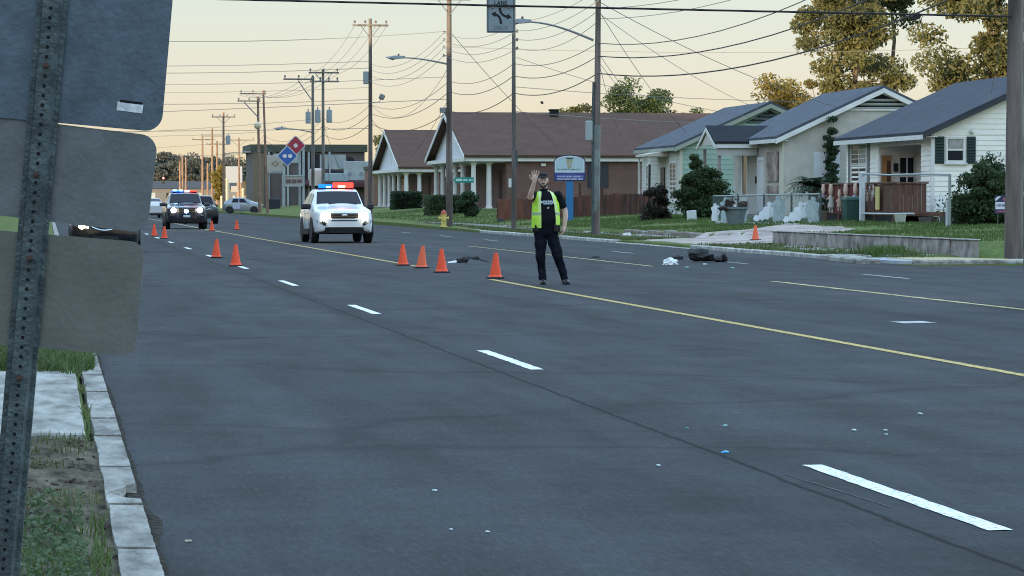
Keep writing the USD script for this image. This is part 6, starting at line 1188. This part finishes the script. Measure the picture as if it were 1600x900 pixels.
# deck with railing, hung with pale dolls
M_DECK = mat('deck_brown', (.115, .058, .045), .85, var=.2, scale=5); M_DECK2 = mat('deck_red_brown', (.13, .035, .035), .85, var=.2, scale=4)
dk = thing('porch_deck', 'brown wooden porch deck with board railing before the white house', 'deck', (28.75, 100.2, .55))
part(dk, 'floor', rbox(0, 1.95, 0, 9.8, .28, .42, .01), M_DECK)
for y in (0, 2.4, 4.8, 7.2, 9.7): part(dk, 'post', rbox(-.06, .06, y - .06, y + .06, -.2, 1.42, .01), M_DECK)
part(dk, 'hand_rail', rbox(-.10, .08, -.1, 9.8, 1.40, 1.46, .01), M_DECK); part(dk, 'hand_rail', rbox(-.1, 1.2, -.08, .06, 1.395, 1.455, .01), M_DECK)
for k, y in enumerate(np.arange(.08, 9.7, .16)): part(dk, 'railing_board', rbox(-.035, -.008, y, y + .148, .34, 1.39, .004), M_DECK2 if k > 26 else M_DECK)
for x in np.arange(.02, 1.1, .16): part(dk, 'railing_board', rbox(x, x + .148, -.03, -.005, .34, 1.39, .004), M_DECK)
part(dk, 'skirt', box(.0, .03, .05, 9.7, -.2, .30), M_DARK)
DOLL = mat('doll_pale_pink', (.62, .44, .36), .7, var=.06, scale=12); DC = [mat('doll_lilac', (.26, .20, .28), .8), mat('doll_grey', (.42, .42, .38), .8), mat('doll_tan', (.42, .30, .24), .8), mat('doll_olive', (.40, .38, .27), .8), mat('doll_slate', (.24, .24, .29), .8)]
def doll(label, y, z, h, k):
    t = thing('hanging_doll', label, 'decoration', (28.60, y, z))
    part(t, 'head', lathe([(0, -h * .40), (h * .06, -h * .36), (h * .088, -h * .22), (h * .07, -h * .08), (h * .06, -h * .01), (0, 0)], 12), DOLL, smooth=60)
    part(t, 'dress', lathe([(0, -h * .80), (h * .12, -h * .80), (h * .10, -h * .55), (h * .05, -h * .38), (0, -h * .36)], 12), DC[k % 5], smooth=50)
    for s in (-1, 1): part(t, 'arm', tube([(s * h * .04, 0, -h * .44), (s * h * .16, -.01, -h * .50 - .04 * h * (k % 3))], h * .028, 6), DOLL); part(t, 'leg', tube([(s * h * .045, 0, -h * .78), (s * h * .05, 0, -h * .98)], h * .03, 6), [DOLL, mat('sock_white', (.6, .6, .58), .7)][k % 2])
    part(t, 'cord', tube([(0, 0, -.02), (.02, 0, .03)], .008, 4), M_DARK)
for k, (y, z, h) in enumerate(((109.2, 1.98, .95), (108.1, 1.98, 1.08), (106.9, 1.78, .80), (106.0, 1.99, 1.12), (104.7, 1.99, 1.0))): doll(['leftmost pale doll hanging on the deck railing', 'pale doll with white socks, second from the left on the railing', 'small doll with outstretched arms hanging lower than its neighbours', 'largest pale doll on the railing, in olive dress', 'pale doll beside the white frame post'][k], y, z, h, k)
for k, (y, z, h) in enumerate(((103.4, 1.93, .36), (103.1, 1.66, .32), (102.8, 1.90, .34), (102.5, 1.68, .32), (102.3, 1.92, .45))): doll(['tiny upper left doll right of the white post', 'tiny lower left doll right of the white post', 'tiny upper middle doll right of the white post', 'tiny lower right doll right of the white post', 'small doll beside the yellow strip'][k], y, z, h, k + 2)
solo('yellow_strip', rbox(28.56, 28.60, 101.5, 101.95, 1.05, 1.85, .006), mat('strip_yellow', (.55, .46, .18), .6), 'yellow vertical strip fixed on the deck railing corner', 'strip')
gb = thing('garbage_bin', 'dark green wheeled garbage bin below the hanging dolls', 'garbage bin', (28.25, 103.9, .52))
part(gb, 'bin', hull([(-.24, -.28, .05), (.24, -.28, .05), (-.24, .28, .05), (.24, .28, .05), (-.30, -.34, .88), (.30, -.34, .88), (-.30, .34, .88), (.30, .34, .88)]), mat('bin_green', (.025, .07, .06), .6)); part(gb, 'lid', hull([(-.33, -.36, .88), (.33, -.36, .88), (-.33, .36, .88), (.33, .36, .88), (-.28, -.3, .97), (.28, -.3, .97), (-.3, .34, .99), (.3, .34, .99)]), mat('bin_green', (.025, .07, .06), .6))
for s in (-1, 1): part(gb, 'wheel', mv(rot(trimesh.creation.cylinder(.1, .05, sections=14), 90, [0, 1, 0]), s * .27, .25, .1), M_TYRE)
fp = thing('flower_pot', 'brown clay pot with dark shrub left of the green bin', 'flower pot', (27.75, 106.3, .5))
part(fp, 'pot', lathe([(0, 0), (.19, 0), (.28, .42), (.31, .43), (.31, .5), (.26, .5), (.25, .4), (0, .38)], 18), mat('pot_clay', (.16, .12, .095), .85, var=.15, scale=6), smooth=35)
P_, cs_ = crown_points(r_, np.array([0, 0, .72]), (.36, .3, .30), 12, 90, .4, .4); part(fp, 'plant', leaves(P_, .09, r_), DARKG); part(fp, 'stems', cat_([tube([(0, 0, .38), c], [.012, .006], 4) for c in cs_]), M_BARK)
for k, (x, y, h) in enumerate(((28.9, 100.0, .42), (29.3, 98.4, .30), (29.6, 97.0, .34))): solo('garden_bucket', lathe([(0, 0), (.16, 0), (.22, h), (.20, h), (.15, .03), (0, .03)], 14, (x, y, .52)), mat('bucket_cream', (.42, .42, .36), .7) if k == 0 else mat('bucket_dark', (.09, .085, .08), .8), ['cream bucket under the deck edge', 'dark bucket by the porch steps, left one', 'dark bucket by the porch steps, right one'][k], 'bucket', smooth=35)
ch = thing('porch_chair', 'white folding chair on the porch of the white house', 'chair', (31.0, 101.7, .55))
part(ch, 'seat', rbox(-.25, .25, -.25, .25, .50, .54, .01), M_TRIM); part(ch, 'backrest', rot(rbox(-.25, .25, .22, .26, .6, 1.05, .01), -8, [1, 0, 0], (0, .22, .55)), M_TRIM)
for s in (-1, 1): part(ch, 'leg', tube([(s * .23, -.25, 0), (s * .23, .22, .6)], .02, 6), M_TRIM); part(ch, 'leg', tube([(s * .23, .25, 0), (s * .23, -.2, .52)], .02, 6), M_TRIM)
# campaign sign by the big bush, half hidden by the thick pole
cs = thing('campaign_sign', 'small red, white and navy lawn sign half hidden behind the thick pole', 'lawn sign', (28.9, 88.6, .55), -12)
part(cs, 'board', rbox(-.30, .34, -.012, .0, .42, .98, .003), mat('board_navy', (.03, .035, .09), .5)); part(cs, 'white_panel', box(-.28, .32, -.017, -.0125, .56, .78), mat('panel_white', (.62, .64, .68), .5)); part(cs, 'red_stripe', box(-.05, .32, -.017, -.0125, .82, .91), mat('stripe_red', (.38, .10, .12), .5)); part(cs, 'red_stripe', box(-.24, .32, -.017, -.0125, .47, .51), mat('stripe_red', (.38, .10, .12), .5)); part(cs, 'white_corner', mv(rot(ext(Polygon([(-.28, .80), (-.10, .95), (-.2, .95), (-.29, .88)]), .004), 90, [1, 0, 0]), 0, -.0126, 0), mat('panel_white', (.62, .64, .68), .5))
rg = np.random.default_rng(5); pseudo(cs, -.24, .30, .63, .10, mat('letter_navy', (.10, .11, .25), .5), -.0175, (.2, .3), zb=0)
for x in (-.2, .24): part(cs, 'stake', tube([(x, .01, -.2), (x, .01, .6)], .006, 5), M_STEEL)
# ------------------------------------------------------------------ shops and signs far down the road
M_STW = mat('store_wall', (.10, .085, .085), .85, var=.2, scale=.5); M_STB = mat('store_brick_far', (.20, .12, .09), .9, var=.15, scale=.6); M_OLV = mat('store_band_olive', (.06, .07, .055), .8); M_PANEL = mat('panel_grey_white', (.30, .34, .35), .6, var=.12, scale=.8)
M_ORW = mat('wall_orange_tan', (.42, .26, .13), .85, var=.2, scale=.6); M_DKRED = mat('awning_maroon', (.07, .028, .035), .8)
st = thing('corner_store', 'large flat-roofed store with olive roof band and mural beyond the brick halls', 'building', (23.0, 346, 0))
part(st, 'wall', box(.4, 13.2, .3, 14, -.2, 6.9), M_STW); part(st, 'roof_band', box(.0, 13.5, .0, 14.2, 6.9, 7.75), M_OLV)
for k, (x0, x1, z0, z1, m) in enumerate(((.3, 1.6, .2, 6.88, mat('store_pier', (.16, .13, .09), .9)), (2.6, 5.6, 5.6, 6.7, M_PANEL), (8.0, 11.0, 4.9, 6.6, M_PANEL), (9.0, 12.9, 3.6, 4.7, mat('store_navy', (.025, .025, .04), .6)), (5.9, 8.0, 3.4, 6.6, M_DARK), (8.2, 8.9, .2, 3.0, M_ORW), (9.3, 10.2, .2, 2.9, M_ORW))): part(st, ['pier', 'fascia_panel', 'fascia_panel', 'shop_window', 'shop_window', 'sunlit_tone_pier', 'sunlit_tone_pier'][k], box(x0, x1, .2 - .02 * (k % 3), .3, z0, z1), m)  # last two piers: low sunlight painted into their orange tan
for k, (x, z, r) in enumerate(((10.6, 5.6, .6), (11.5, 5.9, .45), (12.4, 5.3, .5), (11.9, 4.9, .35))): part(st, 'mural_shape', onto(ext(Point(0, 0).buffer(r, 5), .03), SIDE, (x, .13, z)), M_DARK if k % 2 else mat('mural_grey', (.26, .30, .33), .7))
for x in (2.0, 4.2, 6.6, 9.0): part(st, 'post', box(x, x + .22, .0, .15, .1, 6.9), M_PANEL)
part(st, 'awning', hull([(5.7, -1.2, 3.2), (13.3, -1.2, 3.2), (5.7, .2, 3.7), (13.3, .2, 3.7), (5.7, -1.2, 3.0), (13.3, -1.2, 3.0), (5.7, .2, 3.0), (13.3, .2, 3.0)]), M_DKRED)
b2 = thing('canopy_shop', 'low shop with pale sign boxes and maroon canopy behind the police car lights', 'building', (32.2, 328, 0))
part(b2, 'wall', box(-.5, 7.5, .2, 9, -.2, 3.3), M_STW); part(b2, 'canopy', rbox(-1.0, 3.2, -1.6, .2, 2.75, 3.25, .05), M_DKRED); part(b2, 'sign_box', rbox(-.2, 3.0, -.3, .1, 3.5, 5.6, .05), M_PANEL); part(b2, 'sign_box', rbox(-2.3, .2, -.6, -.1, 3.4, 4.3, .05), mat('panel_blue_grey', (.26, .32, .35), .6))
for k, x in enumerate((.4, 1.7)): part(b2, 'box_mark', onto(ext(Point(0, 0).buffer(.25, 6), .02), SIDE, (x, -.30, 4.2)), mat('box_mark_grey', (.20, .23, .26), .6))
for x in (-.6, 2.6): part(b2, 'canopy_post', box(x, x + .2, -1.4, -1.2, 0, 2.75), M_PANEL)
part(b2, 'white_tank', lathe([(0, 2.9), (.75, 2.9), (.8, 3.0), (.8, 4.6), (.6, 4.8), (0, 4.85)], 16, (-3.1, 1.0, .0)), mat('tank_white', (.5, .42, .38), .6), smooth=40)
b3 = thing('tan_brick_shop', 'tan brick shop with dark openings just left of the farther brick hall', 'building', (33.2, 305, .2))
part(b3, 'wall', box(-.4, 12, 0, 9, -.3, 4.3), M_STB); part(b3, 'opening', box(.2, 2.2, -.03, .05, 1.4, 2.5), M_DARK); part(b3, 'parapet', box(-.5, 12.1, -.08, 9.1, 4.3, 4.65), M_OLV)
def diamond(t, x, z, s, m, dots, y=0):
    q = Polygon([(0, -s), (s, 0), (0, s), (-s, 0)]).buffer(-.12).buffer(.12, 3)
    p = part(t, 'diamond', onto(ext(q, .3), SIDE, (x, y, z)), m); part(t, 'diamond_rim', onto(ext(q.buffer(.10).difference(q.buffer(-.001)), .26), SIDE, (x, y, z)), mat('rim_pale', (.5, .5, .5), .5))
    for dx, dz in dots: part(p, 'dot', onto(ext(Point(0, 0).buffer(s * .22, 6), .03), SIDE, (x + dx * s, y - .301, z + dz * s)), mat('dot_pale', (.6, .58, .6), .5))
dm = thing('diamond_sign', 'tall pole sign of a red diamond and a blue diamond with pale dots', 'sign', (26.95, 331, 0))
diamond(dm, 0, 7.35, 1.02, mat('diamond_red', (.28, .03, .05), .5), ((0, 0),), .0); diamond(dm, -.92, 6.2, 1.05, mat('diamond_blue', (.03, .10, .33), .5), ((-.28, .0), (.28, .0)), -.15)
part(dm, 'post', rbox(-1.35, -1.1, .05, .3, -.2, 6.0, .02), M_STEEL); part(dm, 'post', rbox(.35, .6, .05, .3, -.2, 6.8, .02), M_PANEL)
d2 = thing('diamond_sign', 'small red diamond wall sign beside the farther brick hall', 'sign', (33.9, 304.6, 4.0)); diamond(d2, 0, 0, .46, mat('diamond_red', (.28, .03, .05), .5), ((0, 0),)); part(d2, 'lower_board', onto(ext(Polygon([(-.4, 0), (.4, 0), (0, -.45)]), .1), SIDE, (0, 0, -.55)), M_PANEL)
bb = thing('board_sign', 'large pale square sign board left of the diamonds', 'sign', (25.0, 334, 0)); part(bb, 'board', rbox(-1.0, .95, -.1, .2, 4.3, 6.3, .04), mat('board_cream', (.40, .37, .32), .6)); part(bb, 'emblem', onto(ext(Polygon([(-.45, 0), (0, .35), (.45, 0), (0, -.35)]).difference(Polygon([(-.28, 0), (0, .2), (.28, 0), (0, -.2)])), .03), SIDE, (-.05, -.101, 5.4)), mat('emblem_brown', (.26, .19, .12), .7)); part(bb, 'lower_strip', box(-.9, .85, -.13, -.101, 4.4, 4.65), M_PANEL); part(bb, 'post', rbox(.7, .95, .0, .2, -.2, 4.3, .02), M_PANEL); part(bb, 'post', rbox(-.9, -.7, .0, .2, -.2, 4.3, .02), M_STEEL)
b4 = thing('framed_sign', 'white framed sign with dark lettering above the silver hatchback', 'sign', (26.6, 329, 0)); part(b4, 'frame', onto(ext(sbox(-1.15, 0, 1.15, 1.25).difference(sbox(-1.0, .14, 1.0, 1.11)), .2), SIDE, (0, .1, 2.85)), M_PANEL); part(b4, 'board', box(-1.0, 1.0, -.02, .08, 2.98, 3.97), mat('board_grey_tan', (.30, .28, .26), .6)); part(b4, 'post', rbox(-1.15, -.95, .0, .15, -.2, 5.0, .02), M_PANEL); part(b4, 'post', rbox(.95, 1.2, .0, .15, -.2, 7.0, .02), M_PANEL); rg = np.random.default_rng(2)
for x0, x1 in ((-.85, -.3), (-.22, .25), (.33, .85)): part(b4, 'lettering', box(x0, x1, -.05, -.021, 3.2 + .05 * (x0 > 0), 3.62), mat('letter_maroon', (.13, .08, .085), .6))
g1 = thing('grey_sign', 'grey square sign on two posts among the distant poles', 'sign', (24.3, 398, 0)); part(g1, 'board', rbox(-1.1, 1.1, -.1, .1, 3.6, 5.8, .05), mat('board_blue_grey', (.28, .30, .34), .6)); part(g1, 'post', rbox(-.8, -.6, -.08, .08, -.2, 3.6, .02), M_STEEL); part(g1, 'post', rbox(.6, .8, -.08, .08, -.2, 3.6, .02), M_STEEL); part(g1, 'small_board', rbox(-.4, .5, -.14, -.02, 2.4, 3.2, .02), mat('board_grey_tan', (.30, .28, .26), .6))
y1 = thing('yellow_sign', 'sunlit pale yellow square sign on a thick post', 'sign', (26.6, 386, 0)); part(y1, 'board', rbox(-.55, .55, -.05, .05, 2.2, 3.35, .02), mat('board_yellow', (.62, .46, .20), .6)); part(y1, 'post', rbox(-.15, .15, -.05, .05, -.2, 2.2, .02), mat('post_cream', (.45, .38, .28), .7)); part(y1, 'upper_post', rbox(-.1, .25, .06, .2, -.2, 5.0, .02), M_POLEL)
for k, (x, y, h) in enumerate(((23.0, 392, 3.9), (23.9, 392, 1.6), (22.2, 390, 1.6), (25.2, 394, 2.6))): solo('bollard_post', cat_([tube([(x, y, -.2), (x, y, h)], .16, 8), lathe([(0, h), (.22, h), (.22, h + .1), (.1, h + .3), (0, h + .32)], 8, (x, y, 0))]), mat('post_cream', (.45, .38, .28), .7), ['tall pale post with cap among the sunlit posts', 'short pale post right of the taller one', 'short pale post at the left of the sunlit group', 'medium pale post left of the yellow sign'][k], 'post')
# long low warehouse wall and hedge line closing the view at the end of the street
wh = thing('far_building', 'long low grey building at the end of the street, behind the police lights', 'building', (12, 610, 0)); part(wh, 'wall', box(0, 26, 0, 18, -.2, 3.6), mat('far_wall', (.13, .13, .14), .8, var=.15, scale=.2)); part(wh, 'roof', hull([(-.6, -.6, 3.6), (26.6, -.6, 3.6), (-.6, 18.6, 3.6), (26.6, 18.6, 3.6), (-.6, 9, 5.2), (26.6, 9, 5.2)]), mat('far_roof', (.045, .045, .05), .9))
for k in range(5): part(wh, 'window', box(2 + k * 4.8, 4.6 + k * 4.8, -.05, .05, 1.2, 2.8), M_PANEL if k % 2 else M_DARK)
w2_ = thing('far_building', 'low tan shop row behind the sunlit posts', 'building', (29, 440, 0)); part(w2_, 'wall', box(-1, 34, 0, 12, -.2, 4.2), M_ORW); part(w2_, 'parapet', box(-1.2, 34.2, -.2, 12.2, 4.2, 4.8), M_OLV)
for k in range(7): part(w2_, 'shop_window', box(.4 + k * 4.6, 3.6 + k * 4.6, -.06, .05, .3, 2.7), M_DARK)
# traffic lights on a far span wire
wire((24, 523.7, 5.9), (-8, 524.2, 5.6), .3, .035, 'far span wire that carries the two traffic lights', M_WIRE)
for k, (x, z) in enumerate(((17.0, 4.75), (19.75, 5.05))):
    tl = thing('traffic_light', ['red traffic light hanging far down the road, left one', 'red traffic light hanging far down the road, right one'][k], 'traffic light', (x, 523.5, z))
    part(tl, 'housing', rbox(-.2, .2, -.12, .15, -.95, .3, .04), mat('signal_dark', (.03, .03, .025), .6)); part(tl, 'red_lamp', mv(trimesh.creation.icosphere(2, .17).apply_scale([1, .5, 1]), 0, -.14, .08), glow('signal_red', (1.0, .12, .10), 5.0))
    for z_ in (-.32, -.70): part(tl, 'dark_lamp', mv(trimesh.creation.icosphere(1, .14).apply_scale([1, .4, 1]), 0, -.13, z_), M_DARK)
    part(tl, 'hanger', tube([(0, 0, .3), (0, 0, .75)], .03, 5), M_STEEL)
solo('trash_container', rbox(22.9, 24.3, 318, 319.2, .1, 1.5, .08), mat('container_black', (.02, .022, .03), .6), 'dark round-shouldered container left of the silver hatchback', 'container')
# pale drive and white object in the left verge, seen between the sign panels
solo('white_mailbox', cat_([rbox(-.28, .28, -.2, .2, .45, .95, .06), tube([(0, 0, -.1), (0, 0, .45)], .06, 6)]).apply_translation([-.15, 118, .1]), mat('mailbox_white', (.6, .62, .6), .5), 'white box on the left verge seen between the sign panels', 'mailbox')
